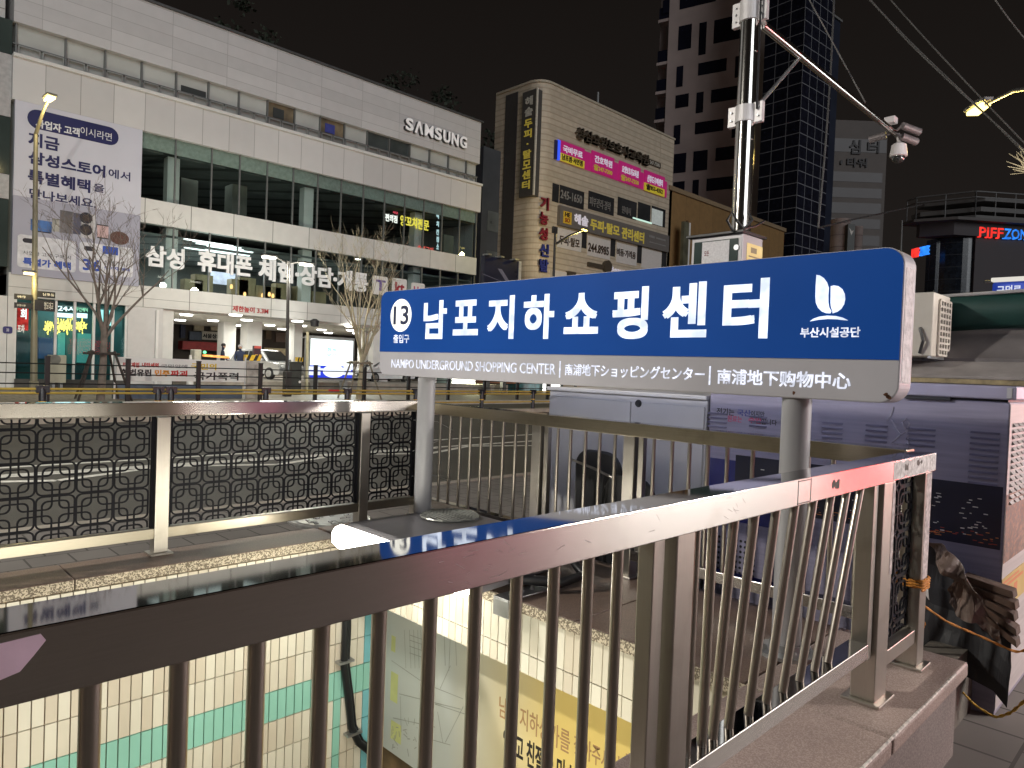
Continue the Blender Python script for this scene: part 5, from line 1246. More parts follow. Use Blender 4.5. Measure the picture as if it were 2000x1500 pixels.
# vertical corner sign
vx = Xs-.25; yv0, yv1 = at(1017, 280, 'X', vx).y, at(1044, 280, 'X', vx).y
zv1, zv0 = at(1030, 178, 'X', vx).z, at(1030, 383, 'X', vx).z
VS = thing('vertical_sign', (vx, (yv0+yv1)/2, zv0), 'tall dark vertical sign with white and yellow letters on the rounded tan corner', 'sign', 'signs on the tan building')
MB().box(vx, Xs+.4, yv1, yv0, zv0, zv1).build('sign_box', mat('dark_sign_box', (.07, .065, .06), .5), VS, bevel=.03)
MB().box(vx-.02, vx+.1, yv1-.12, yv1-.002, zv0, zv1).build('edge_strip', mat('pale_edge_strip', (.62, .58, .5), .5), VS)
m_yel = mat('yellow_letter', (.55, .45, .08), .5, emit=(.9, .7, .1), es=.10); m_pl_ = mat('pale_letter', (.55, .53, .47), .5)
u0, u1 = yv0-(yv0-yv1)*.22, yv0-(yv0-yv1)*.78
zz = zv1-(zv1-zv0)*.05; hh = (zv1-zv0)*.2
text('헤솔', 'X', vx-.002, u0, u1, zz-hh, zz, m_pl_, VS, 'lettering', .03, .03, vertical=True, res=2)
text('두피·탈모센터', 'X', vx-.002, u0, u1, zv0+(zv1-zv0)*.06, zz-hh-.1, m_yel, VS, 'lettering', .03, .03, vertical=True, res=2)
# vertical letters
yq = SY-.03
for s, yt, yb, mm, lab in (('기능성', 385, 470, mat('dark_red_letter', (.22, .02, .035), .5), 'dark red vertical Korean letters low on the rounded corner of the tan building'), ('신발', 476, 532, mat('navy_letter', (.03, .04, .22), .5), 'navy blue vertical Korean letters under the red ones on the tan building')):
    a = F(1052, yb, yq); c = F(1071, yt, yq)
    tag(text(s, 'Y', yq, a[0], c[0], a[1], c[1], mm, None, 'wall_lettering', .035, .12, vertical=True, res=2), lab, 'sign', 'signs on the tan building')
def Z3(x, y): return 900+x/3.75, 100+y/3.75
def trow(s, x0, x1, yt, yb, m, par, bold=.03, Y=SY-.12, Z=Z3, d=.03, nm='lettering'):
    p, q = Z(x0, yt), Z(x0, yb); r = Z(x1, yt)
    a0, a1 = F(*p, Y), F(*q, Y); c = F(*r, Y)
    return text(s, 'Y', Y, a0[0], c[0], a1[1], a0[1], m, par, nm, bold, d, res=2)
def tpan(x0, x1, yt, yb, m, nm, par=None, Y=SY, d=.1, Z=Z3):
    p, q = Z(x0, yt), Z(x0, yb); r = Z(x1, yt); a0, a1 = F(*p, Y), F(*q, Y); c = F(*r, Y)
    return MB().box(a0[0], c[0], Y-d, Y+.05, a1[1], a0[1]).build(nm, m, par)
m_dl = mat('dark_bronze_letters', (.07, .055, .04), .4)
o = trow('성심요양보호사교육원', 835, 1370, 552, 640, m_dl, None, .018, SY-.01, d=.3, nm='wall_lettering'); tag(o, 'row of raised dark Korean letters near the top of the tan building', 'sign', 'signs on the tan building')
o = tpan(1378, 1460, 790, 830, m_dl, 'phone_plate'); tag(o, 'tiny dark phone number plate right of the raised dark letters', 'sign', 'signs on the tan building')
trow('247-7200', 1384, 1456, 797, 824, m_pl_, o, .0)
# magenta window strip
m_mag = mat('magenta_sign', (.42, .02, .16), .4, 0, .1, 1, emit=(.6, .02, .2), es=.22); m_ylp = mat('yellow_sign_panel', (.72, .58, .05), .4, 0, .05, emit=(.8, .65, .06), es=.12)
m_wl = mat('lit_white_letter_paint', (.75, .72, .78), .4, emit=(.9, .85, 1), es=.18); m_dkl = mat('dark_letter', (.05, .03, .02), .5)
MG = thing('window_sign_strip', (F(1190, 320)[0], SY, F(1190, 320)[1]), 'long magenta strip of window signs with yellow panels on the upper floor of the tan building', 'sign', 'signs on the tan building')
tpan(690, 1520, 650, 790, m_mag, 'backing_strip', MG, SY, .06)
tpan(684, 702, 650, 790, mat('dark_blue_tube', (.03, .03, .12), .4), 'side_strip', MG, SY, .13); tpan(703, 722, 650, 796, emis('blue_neon_tube', (.05, .12, 1.0), .9), 'neon_tube', MG, SY, .14)
for x0, x1, s1, s2, yt, dlt, yel in ((728, 908, '국비무료', '남포점·서면점', 650, 0, True), (960, 1125, '간호학원', '☎247-7200', 725, 0, False), (1160, 1318, '요양보호사교육원', '☎247-7250', 800, 0, False), (1345, 1495, '산후도우미센터', '☎853-4352', 868, 0, True)):
    p = tpan(x0, x1, yt, yt+150, m_mag, 'window_panel', MG, SY-.07, .05)
    if yel: tpan(x0, x1, yt+92, yt+150, m_ylp, 'yellow_band', MG, SY-.125, .02)
    trow(s1, x0+22, x1-14, yt+34, yt+88, m_wl, MG, .03, SY-.125); trow(s2, x0+14, x1-14, yt+100, yt+144, m_dkl if yel else m_yel, MG, .02, SY-.15)
# dark window row with faint numbers
m_dw = mat('dark_shop_window', (.03, .03, .032), .15, 0, .3, .5)
DW = thing('window_row', (F(1190, 400)[0], SY, F(1190, 400)[1]), 'row of dark windows with faint grey lettering across the tan building', 'windows')
for x0, x1, yt in ((672, 720, 965), (725, 905, 978), (935, 1125, 1020), (1150, 1290, 1065), (1298, 1390, 1102), (1398, 1500, 1130)):
    tpan(x0, x1, yt, yt+135, m_dw, 'window', DW, SY, .03)
m_gl2 = mat('grey_window_letters', (.24, .23, .22), .5)
trow('245-1650', 732, 890, 1012, 1075, m_gl2, DW, .01, SY-.035); trow('피부관리·경락', 945, 1100, 1062, 1130, m_gl2, DW, .0, SY-.035); trow('원데이', 1180, 1245, 1130, 1185, m_gl2, DW, .0, SY-.035)
tpan(1260, 1400, 1215, 1225, emis('green_white_tube', (.7, 1, .85), .8), 'tube_lamp', DW, SY-.035, .03); tpan(1400, 1480, 1150, 1262, mat('lit_blind', (.5, .52, .5), .6, emit=(.8, .9, .85), es=.15), 'blind', DW, SY-.035, .03)
# grey sign band
GB = thing('shop_sign', (F(1200, 430)[0], SY, F(1200, 430)[1]), 'long grey sign band with white and yellow Korean letters and a small yellow square emblem', 'sign', 'signs on the tan building')
tpan(712, 1520, 1130, 1275, mat('grey_sign_panel', (.145, .13, .12), .5, 0, .08), 'sign_panel', GB, SY-.05, .25)
tpan(752, 812, 1168, 1258, mat('yellow_emblem', (.65, .42, .04), .5), 'emblem', GB, SY-.301, .03)
trow('HE', 764, 800, 1178, 1210, m_dkl, GB, .03, SY-.332); trow('SO', 764, 800, 1218, 1250, mat('rust_red_ink', (.3, .08, .02), .5), GB, .03, SY-.332)
trow('헤솔', 832, 935, 1185, 1262, m_wl, GB, .035, SY-.301); trow('두피·탈모', 950, 1165, 1222, 1305, m_yel, GB, .035, SY-.301); trow('관리센터', 1180, 1345, 1285, 1370, m_yel, GB, .035, SY-.301)
tpan(1380, 1420, 1345, 1362, m_gl2, 'small_print', GB, SY-.301, .02); tpan(1430, 1500, 1362, 1374, m_gl2, 'small_print', GB, SY-.301, .02); tpan(1380, 1500, 1392, 1400, m_gl2, 'small_print', GB, SY-.301, .02)
# white window panels
WP = thing('window_row', (F(1200, 480)[0], SY, F(1200, 480)[1]), 'row of white window panels with black lettering below the grey sign band', 'windows')
m_wp = mat('white_window_film', (.60, .56, .53), .5, 0, .05)
for x0, x1, yt, s, sx0, sx1, sy0, sy1 in ((706, 885, 1290, '두피·탈모', 722, 872, 1345, 1412), (928, 1095, 1350, '244.8985', 934, 1086, 1400, 1465), (1140, 1290, 1400, '비듬·가려움', 1143, 1282, 1440, 1495), (1325, 1470, 1440, None, 0, 0, 0, 0)):
    tpan(x0, x1, yt, yt+145, m_wp, 'window', WP, SY, .05)
    if s: trow(s, sx0, sx1, sy0, sy1, m_dkl, WP, .02, SY-.055)
    tpan(x1+4, x1+38, yt+10, yt+150, m_dw, 'dark_pane', WP, SY, .03)
# lower shop sign just above the blue sign, and shopfront below
def Zl(x, y): return 900+x/4.545, 400+y/4.545
o = tpan(1120, 1260, 508, 545, m_dl, 'shop_sign', None, SY, .2, Zl); tag(o, 'narrow black sign with round emblem peeping over the blue sign', 'sign', 'signs on the tan building')
trow('Beauty', 1325, 1490, 545, 600, m_wl, o, .02, SY-.05, Zl, .06); 
p = F(*Zl(1285, 550)); MB().prism([(p[0]+.5*math.cos(k*.5236), p[1]+.5*math.sin(k*.5236)) for k in range(12)], 'Y', SY-.3, SY-.02).build('round_emblem', m_dl, o)
o = tpan(790, 915, 580, 660, m_wp, 'shop_sign', None, SY, .3, Zl); tag(o, 'white shop sign partly hidden by the top edge of the blue sign', 'sign', 'signs on the tan building')
o = tpan(930, 1000, 590, 640, m_dl, 'shop_sign', None, SY, .3, Zl); tag(o, 'small black sign beside the white sign above the blue sign', 'sign', 'signs on the tan building')
# dark billboard
BBY = 32.0
a = F(945, 556, BBY); c = F(1013, 511, BBY)
BB = thing('billboard', ((a[0]+c[0])/2, BBY, 0), 'dark billboard with pale diagonal streaks and pale side frame, left of the tan building', 'billboard')
MB().box(a[0], c[0], BBY, BBY+.35, a[1]-2.5, c[1]).build('panel', mat('dark_print', (.022, .024, .045), .3, 0, .3, .6), BB)
MB().box(c[0]+.003, c[0]+.22, BBY-.05, BBY+.4, a[1]-2.5, c[1]+.03).build('side_frame', mat('pale_frame', (.42, .41, .38), .5), BB)
b = MB()
for x0, y0, x1, y1, w in ((976, 525, 993, 552, .18), (943, 535, 985, 552, .10), (985, 552, 998, 560, .1)):
    p, q = F(x0, y0, BBY), F(x1, y1, BBY); b.face([(p[0]-w, BBY-.004, p[1]), (p[0]+w, BBY-.004, p[1]), (q[0]+w, BBY-.004, q[1]), (q[0]-w, BBY-.004, q[1])])
b.build('light_streak', mat('grey_streak_print', (.16, .16, .22), .4), BB)
b = MB()
for x in (950, 975, 1003): p = F(x, 510, BBY); b.box(p[0]-.15, p[0]+.15, BBY-.3, BBY+.2, c[1]+.002, c[1]+.1)
b.build('lamp_bracket', M_DULL, BB); MB().box(a[0]+.6, a[0]+.9, BBY+.1, BBY+.34, 0, a[1]-2.5).box(c[0]-.9, c[0]-.6, BBY+.1, BBY+.34, 0, a[1]-2.5).build('post', M_DULL, BB)
# ground-level shopfront with lit panel seen under the blue sign
SFY = 35.4
SF_ = thing('shopfront', (F(950, 760, SFY)[0], SFY, 0), 'dark teal shopfront with brown awning seen under the left end of the blue sign', 'shopfront')
def sp_(x0, x1, yt, yb, m, nm, par=SF_, Y=SFY, d=.2): return panel(x0, x1, yt, yb, Y, m, nm, par, d)
MB().box(F(846, 760, SFY)[0], F(1100, 760, SFY)[0], SFY, SFY+1.2, -.1, 3.2).build('wall', mat('dark_teal_wall', (.03, .06, .055), .4, 0, .4, 1), SF_)
for x0, x1 in ((930, 965), (968, 1000), (1004, 1052)): sp_(x0, x1, 750, 781, mat('teal_pane', (.04, .12, .13), .2, 0, .5, 2), 'window', d=.05)
sp_(929, 1000, 741, 748, mat('brown_awning', (.30, .14, .08), .6), 'awning', d=.8)
sp_(846, 850, 735, 785, M_WHITEPL, 'door_frame', d=.1)
LP_ = sp_(882, 924, 736, 771, emis('lit_white_menu_panel', (1, 1, .85), 2.6), 'light_box', None, SFY-.6, .2); tag(LP_, 'bright white lit panel standing before the teal shopfront under the blue sign', 'sign')
p = F(915, 745, SFY-.8); text('✓', 'Y', SFY-.8, p[0]-.06, p[0]+.14, p[1]-.25, p[1]+.05, M_BLACKPL, LP_, 'lettering', 0, .01)
def plants(x0, x1, yt, yb, m, lab, Y, nm='potted_plants', n=160, seed=1):
    random.seed(seed); a = F(x0, yb, Y); c = F(x1, yt, Y); b = MB()
    for _ in range(n):
        p = Vector((random.uniform(a[0], c[0]), Y+random.uniform(-.25, .25), random.uniform(a[1], c[1]))); s = random.uniform(.04, .11)
        u = Vector((random.gauss(0, 1), random.gauss(0, 1), random.gauss(0, 1))).normalized()*s; v = u.cross(Vector((random.random(), random.random(), 1))).normalized()*s*.5
        b.face([p-u, p+v, p+u, p-v])
    t = thing(nm, ((a[0]+c[0])/2, Y, 0), lab, 'plants')
    b.build('leaves', m, t); MB().box(a[0], c[0], Y-.25, Y+.25, 0.0, a[1]).build('planter', M_BLACKPL, t); return t
plants(858, 874, 750, 778, mat('green_leaves', (.05, .22, .06), .6, 0, .4, 3), 'narrow green plant by the white door frame under the blue sign', SFY-.5, seed=4)
plants(876, 930, 772, 783, mat('yellow_green_leaves', (.30, .34, .04), .6, 0, .4, 3), 'low yellow green plants at the foot of the bright white panel', SFY-.9, n=260, seed=5)
lamp('menu_panel_light', 'AREA', (F(903, 755, SFY)[0], SFY-1.1, 1.2), 60, (1, 1, .6), .8, aim=(F(903, 755, SFY)[0], SFY-6, -1.5))
o = panel(1060, 1090, 747, 766, 34.5, emis('white_lit_sign', (1, 1, .97), 2.4), 'light_box', None, .2); tag(o, 'white glowing sign box just left of the pale grey cabinet', 'sign')
# ------------------------------------------------------------------ rotated far towers
def frame_pts(name, P, heading, lab, grp='tower blocks on the skyline'):
    t = thing(name, (P.x, P.y, 0), lab, 'building', grp, heading); return t
def loc(P, heading, x, y):
    """pixel -> local (u, z) on the vertical plane through P with this heading"""
    dx, dy = math.cos(heading), math.sin(heading); n = Vector((-dy, dx, 0)); d = ray(x, y)
    t = (Vector((P.x, P.y, 0))-Vector((0, 0, EYE.z*0)))-Vector((EYE.x, EYE.y, 0)); s_ = t.dot(n)/Vector((d.x, d.y, 0)).dot(n)
    q = EYE+d*s_; return (q.x-P.x)*dx+(q.y-P.y)*dy, q.z
def ZZ4(x, y): return 1250+x/3.75, y/3.75
# windowed tower: local +u runs from its right end leftwards
PA = atd(1490, 420, 92); hA = rad(104)
TA = frame_pts('apartment_tower', PA, hA, 'brown grey tower with scattered dark square and slot windows behind the camera pole')
uL = loc(PA, hA, 1300, 200)[0]
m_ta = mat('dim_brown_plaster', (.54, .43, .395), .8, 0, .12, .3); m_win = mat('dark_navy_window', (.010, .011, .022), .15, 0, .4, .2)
MB().box(-3, uL, -16, 0, 0, 72).build('wall', m_ta, TA, local=True)
for x0, x1, ya, yb in ((170,217,5,100),(295,560,-60,70),(285,380,195,370),(437,490,170,405),(545,755,150,320),(270,318,490,640),(428,635,465,555),(700,752,415,570),(262,358,700,795),(415,467,680,830),(523,735,660,755),(250,298,920,1060),(405,612,900,985),(675,735,895,1010),(250,340,1130,1270),(393,497,1110,1255),(556,705,1085,1180),(245,328,1335,1420),(387,432,1320,1450),(490,695,1310,1400)):
    u1, z1 = loc(PA, hA, *ZZ4(x0, ya)); u0 = loc(PA, hA, *ZZ4(x1, ya))[0]; z0 = loc(PA, hA, *ZZ4(x0, yb))[1]
    w = MB().box(u0, u1, .0, .04, z0, z1).build('window', m_win, TA, local=True)
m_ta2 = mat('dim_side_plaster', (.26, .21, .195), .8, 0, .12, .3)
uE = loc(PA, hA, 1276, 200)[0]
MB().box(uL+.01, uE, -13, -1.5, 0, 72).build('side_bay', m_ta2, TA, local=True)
for yb in (150, 460, 670, 875, 1090):
    u1, z0 = loc(PA, hA, *ZZ4(90, yb)); u0 = uL+.02
    w = MB().box(u0, uE-.2, -1.48, -.1, z0-.5, z0-.1).build('balcony', m_ta, TA, local=True)
    MB().box(u0, uE-.3, -.25, -.15, z0-.09, z0+1.5).build('balustrade', m_win, w, local=True)
# glass tower: corner nearest the camera
PG = atd(1560, 300, 80); hG = rad(85.4)
m_gt = grid_mat('dark_glass_curtain_wall', (.009, .010, .019), (.185, .185, .20), 1.7, 1.4, .05, .12, 0, .5, bump=0)
TG = frame_pts('glass_tower', PG, hG, 'dark blue gridded glass tower right of the camera pole')
uG = loc(PG, hG, 1484, 300)[0]
wG = -abs(loc(PG, hG-rad(90), 1622, 200)[0])
o = MB().box(0, uG, wG, 0, 0, 66).build('curtain_wall', m_gt, TG, local=True)
m_gs = mat('dark_blue_slab', (.014, .018, .034), .5, 0, .2, .3)
zs = loc(PG, hG-rad(90), 1640, 25)[1]; w2 = -abs(loc(PG, hG-rad(90), 1650, 200)[0])
MB().box(1.0, uG, w2, wG-.02, 0, zs).build('side_slab', m_gs, TG, local=True)
MB().box(.8, uG, w2-.15, wG-.02, zs, zs+.25).build('slab_coping', mat('grey_coping', (.16, .155, .15), .6), TG, local=True)
# low ochre building
XO0 = F(1345, 400)[0]
zO = (F(1350, 385)[1]+F(1525, 452)[1])/2; XO1 = F(1531, 470)[0]
OB = thing('low_building', ((XO0+XO1)/2, 40, 0), 'low ochre building with pale roof edge behind the control box', 'building')
m_oc = grid_mat('ochre_wall', (.235, .135, .050), (.16, .09, .035), 2.4, 30, .03, .7, 0, .12)
MB().box(XO0-3.2, XO1, SY, 50, 0, zO).build('wall', m_oc, OB)
MB().box(XO0-3.4, XO1+.2, SY-.15, 50, zO+.002, zO+.4).build('roof_edge', mat('pale_roof_edge', (.24, .17, .10), .6), OB)
MB().box(XO0-.3, XO0-.05, SY-.1, SY-.003, 0, zO-2.2).build('down_pipe', mat('brown_pipe', (.09, .05, .025), .6), OB)
a = F(1322, 520); c = F(1330, 440); o = MB().box(X1t+.3, X1t+1.1, SY-1.2, SY-.9, a[1]-2, c[1]).build('vertical_sign', mat('mossy_sign', (.10, .095, .06), .6, 0, .4, 1)); tag(o, 'narrow mossy vertical sign with white edge between tan and ochre buildings', 'sign', 'signs on the tan building')
MB().box(X1t+1.12, X1t+1.3, SY-1.25, SY-.85, a[1]-2, c[1]).build('white_edge', M_WHITEPL, o)
# banded grey tower
PB = atd(1686, 400, 130); hB = rad(45.37-90)
GT = frame_pts('office_tower', PB, hB, 'grey tower with horizontal bands and faint Korean letters, left of the dome camera')
uB0, uB1 = loc(PB, hB, 1640, 400)[0], loc(PB, hB, 1727, 400)[0]; zB = loc(PB, hB, 1690, 236)[1]
MB().box(uB0-6, uB1, 0, 18, 0, zB).build('wall', mat('dim_grey_wall', (.13, .11, .10), .8, 0, .1, .3), GT, local=True)
b = MB()
for yt, yb in ((337, 356), (368, 387), (397, 418), (428, 447), (460, 480)):
    z1 = loc(PB, hB, 1690, yt)[1]; z0 = loc(PB, hB, 1690, yb)[1]; b.box(uB0-5.9, uB1-.6, -.06, -.003, z0, z1)
z1 = loc(PB, hB, 1690, 272)[1]; z0 = loc(PB, hB, 1690, 298)[1]; b.box(uB0-5.9, uB1-.1, -.06, -.003, z0, z1)
b.build('window_band', mat('darker_band', (.085, .073, .072), .5, 0, .15, .3), GT, local=True)
m_tl = mat('dark_tower_letters', (.030, .025, .026), .6)
def gtx(s, x0, x1, yt, yb, m):
    a = loc(PB, hB, x0, yb); c = loc(PB, hB, x1, yt); text(s, 'Y', -.07, a[0], c[0], a[1], c[1], m, GT, 'lettering', .02, .2, local=True, res=2)
gtx('심', 1658, 1681, 274, 301, m_tl); gtx('터', 1693, 1717, 277, 299, m_tl); gtx('타워', 1653, 1693, 310, 326, m_tl); gtx('·', 1640, 1645, 313, 322, m_tl)
# small pinkish corner tower
SPt = atd(1660, 470, 60); SP = thing('low_building', (SPt.x, SPt.y, 0), 'small pinkish round cornered building with a black emblem panel just above the blue sign', 'building', None, rad(45.37-90))
hS = rad(45.37-90)
def ls(x, y): return loc(SPt, hS, x, y)
m_pk = grid_mat('pinkish_blocks', (.23, .18, .165), (.12, .09, .085), 2.6, 1.0, .04, .8, 0, .15)
for x0, x1, yt in ((1628, 1668, 431), (1665, 1690, 446)):
    a = ls(x0, 520); c = ls(x1, yt); r = (c[0]-a[0])/2
    MB().lathe([(r, 0), (r, c[1]), (r*1.03, c[1]+.02), (r*1.03, c[1]+.2)], ((a[0]+c[0])/2, r*1.0, 0), 24).build('round_wall', m_pk, SP, local=True, smooth=True)
a = ls(1649, 490); c = ls(1665, 440); MB().box(a[0], c[0], -.5, .3, a[1]-2, c[1]).build('emblem_panel', mat('black_emblem_panel', (.02, .022, .018), .5), SP, local=True)
v0 = ls(1653, 447); v1 = ls(1657, 462); v2 = ls(1662, 452)
b = MB(); b.face([(v0[0], -.51, v0[1]), (v0[0]+.25, -.51, v0[1]-.3), (v1[0], -.51, v1[1]+.35), (v2[0], -.51, v2[1]), (v1[0], -.51, v1[1])]); b.build('emblem', mat('pale_emblem', (.45, .42, .38), .5), SP, local=True)
# dark hotel block on the right
PH = atd(1855, 500, 75); hH = rad(45.37-90+6)
HO = frame_pts('hotel_building', PH, hH, 'dark block with projecting eaves, stepped terrace and red and blue neon lettering', None)
def lh(x, y): return loc(PH, hH, x, y)
m_ho = mat('dark_brownish_wall', (.050, .040, .044), .7, 0, .15, .3); m_hg = grid_mat('dark_blue_glazing', (.010, .014, .022), (.03, .034, .04), 1.4, 1.3, .05, .2, 0, .4, bump=0); m_he = mat('dim_eave', (.085, .075, .073), .7, 0, .1, .3); m_ter = mat('grey_terrace', (.115, .108, .105), .7, 0, .1, .3)
zE = lh(1870, 428)[1]; zG_ = lh(1870, 460)[1]
uw = lh(1904, 500)[0]
def depth_at(u, px_):      # how far back a flank at local u reaches before its end shows at this column
    for k in range(10, 600):
        y = k*.1; p = Vector((PH.x+u*math.cos(hH)-y*math.sin(hH), PH.y+u*math.sin(hH)+y*math.cos(hH), EYE.z+5))-EYE
        if 1000+FPX*p.dot(CR)/p.dot(CF) < px_: return y
    return 40
yE = 3.4; yT = depth_at(lh(1908, 400)[0]-2.8, 1880)
MB().box(uw, 45, 0, yE-1.6, 0, zE-.3).build('wall', m_ho, HO, local=True)
pc = [(uw-.01, .3)]+[(uw-3.0*math.sin(rad(a))-.0, .3+3.2*(1-math.cos(rad(a)))) for a in range(10, 91, 10)]+[(uw-3.0, yE-1.5), (uw-.01, yE-1.5)]
MB().prism(pc, 'Z', 0, zG_).build('glazed_corner', m_hg, HO, local=True)
pe = [(45, -1.2), (-.2, -1.2), (-3.4, 1.2), (-3.4, yE), (45, yE)]
MB().prism(pe, 'Z', zE-.29, zE).build('eave', m_he, HO, local=True)
MB().prism([(45, -.3), (0.1, -.3), (-2.2, 1.9), (-2.2, yE-1), (45, yE-1)], 'Z', zG_+.01, zE-.3).build('soffit_band', m_ho, HO, local=True)
for yt, yb, off in ((400, 409, 0), (417, 423, -.6), (382, 388, .5)):
    z1 = lh(1940, yt)[1]; z0 = lh(1940, yb)[1]; u0 = lh(1908, yt)[0]+off
    MB().prism([(45, 1), (u0+1.3, 1), (u0-2.8, 5), (u0-2.8, max(6.5, yT)), (45, max(6.5, yT))], 'Z', z0, z1).build('terrace', m_ter, HO, local=True)
u0 = lh(1910, 390)[0]; zr1 = lh(1940, 370)[1]; zr0 = lh(1940, 417)[1]
MB().prism([(45, 3), (u0+3, 3), (u0, 5.5), (u0, max(6.2, yT-.3)), (45, max(6.2, yT-.3))], 'Z', zE, lh(1940, 400)[1]).build('penthouse', m_ho, HO, local=True)
b = MB()
pl = [(45, 1.05), (u0+.6, 1.05), (u0-3.4, 5), (u0-3.4, max(6.6, yT))]
for (xa, ya), (xb_, yb_) in zip(pl[:-1], pl[1:]):
    L = math.hypot(xb_-xa, yb_-ya); k = max(1, int(L/2.2))
    for i in range(k+1): x, y = xa+(xb_-xa)*i/k, ya+(yb_-ya)*i/k; b.tube([(x, y, zr0), (x, y, zr1)], .07, 5)
    for z in (zr1, zr1-.6): b.tube([(xa, ya, z), (xb_, yb_, z)], .09, 5)
b.build('roof_railing', mat('grey_rail', (.12, .115, .115), .6), HO, local=True)
a = lh(1908, 464); c = lh(1956, 447); d2 = lh(2014, 447)
nr, nb_ = emis('red_neon', (1.0, .04, .03), 1.1, .3, 1.2), emis('blue_neon', (.03, .25, 1.0), 1.1, .4, 1.2)
text('PIFF', 'Y', -.02, a[0], c[0], a[1], c[1], nr, HO, 'neon_lettering', .012, .3, local=True, res=2); text('ZONE', 'Y', -.02, c[0]+.1, d2[0], a[1], c[1], nb_, HO, 'neon_lettering', .012, .3, local=True, res=2)
# smaller sign on the left flank
xq = -2.23
def lflank(x, y):
    n = Vector((math.cos(hH), math.sin(hH), 0)); d = ray(x, y); P0 = Vector((PH.x, PH.y, 0))+n*xq
    s_ = P0.dot(n)/Vector((d.x, d.y, 0)).dot(n); q = EYE+d*s_; e = Vector((-n.y, n.x, 0)); return (q-P0).dot(e), q.z
a = lflank(1785, 493); c = lflank(1797, 484); d2 = lflank(1817, 470)
zz0 = a[1]; hgt = .95
text('PIFF', 'X', xq, a[0], c[0], c[1]-hgt, c[1], nr, HO, 'neon_lettering', .012, .3, local=True, res=2); text('ZONE', 'X', xq, c[0]-.3, d2[0], c[1]-hgt, c[1], nb_, HO, 'neon_lettering', .012, .3, local=True, res=2)
# mast
p = atd(1763, 485, 60); q = atd(1762, 430, 60)
tag(MB().tube([(p.x, p.y, 0), (q.x, q.y, q.z)], [.14, .05], 6).build('antenna_mast', mat('grey_mast', (.2, .2, .2), .5)), 'thin antenna mast rising above the right corner of the blue sign', 'mast')
p = at(1168, 215, 'Y', 40); q = at(1168, 180, 'Y', 40)
tag(MB().tube([(p.x, p.y, ZT+.15), (q.x, q.y, q.z)], .09, 6).build('antenna_mast', mat('grey_mast', (.2, .2, .2), .5)), 'short mast on the roof of the tan building', 'mast')
# ------------------------------------------------------------------ black guard fence along the far pavement
FY = 26.3
FE = thing('guard_fence', (15, FY, 0), 'black metal guard fence with five thin rails along the far pavement', 'fence')
m_fe = mat('black_fence_paint', (.016, .014, .014), .45, .2, .2, 6)
fxs = [F(x, 740, FY)[0] for x in (92, 248, 386, 507, 616, 712)]
st = (fxs[-1]-fxs[0])/5; fp = [fxs[0]+st*k for k in range(-1, 20)]
zf = F(250, 702, FY)[1]
for x in fp:
    p = MB().box(x-.07, x+.07, FY-.06, FY+.06, 0, zf).build('post', m_fe, FE, bevel=.012)
    MB().box(x-.075, x+.075, FY-.065, FY+.065, zf+.001, zf+.03).build('cap', m_fe, p)
for y in (712, 730, 750, 769):
    z = F(150, y, FY)[1]; MB().tube([(fp[0], FY, z), (fp[-1], FY, z)], .022, 6).build('rail', m_fe, FE)
# ------------------------------------------------------------------ median barrier with yellow pipes
MY = 20.3
ME = thing('median_barrier', (12, MY, -.12), 'low median barrier with black bollards and yellow pipe rails in the middle of the road', 'barrier')
m_yp = mat('yellow_pipe', (.42, .30, .06), .4, 0, .2, 2); m_bo = mat('black_bollard', (.012, .013, .018), .4, 0, .2, 5); m_rf = mat('amber_reflector', (.6, .35, .05), .3)
zp1, zp2 = F(150, 760, MY)[1], F(150, 766, MY)[1]-.06
pxs = [F(x, 770, MY)[0] for x in (83, 309, 334, 519, 678, 812, 941, 1041)]
e_ = pxs[-1]-pxs[-2]; pxs = [pxs[0]-2*e_, pxs[0]-e_]+pxs+[pxs[-1]+e_*k for k in range(1, 9)]
for x in pxs:
    t = MB().lathe([(.085, -.12), (.085, .68), (.06, .75), (.02, .77)], (x, MY, 0), 12).build('bollard', m_bo, ME, smooth=True)
    MB().box(x-.14, x+.14, MY-.06, MY+.06, zp1-.09, zp1+.08).build('clamp', m_bo, t)
    MB().lathe([(.088, .38), (.088, .42)], (x, MY, 0), 12).build('reflector', m_rf, t)
for z in (zp1, zp1-.10, zp1-.42): MB().tube([(pxs[0], MY, z), (pxs[-1], MY, z)], .030, 8).build('pipe_rail', m_yp, ME, smooth=True)
a, c = F(641, 762, MY)[0], F(662, 762, MY)[0]; MB().tube([(a, MY, zp1), (c, MY, zp1)], .032, 8).build('red_band', mat('red_reflector', (.5, .04, .03), .4), ME)
struct(MB().box(-60, 120, MY-.25, MY+.25, -.12, .02).build('median_kerb', mat('median_kerb_stone', (.34, .31, .25), .85, 0, .2, 2)))
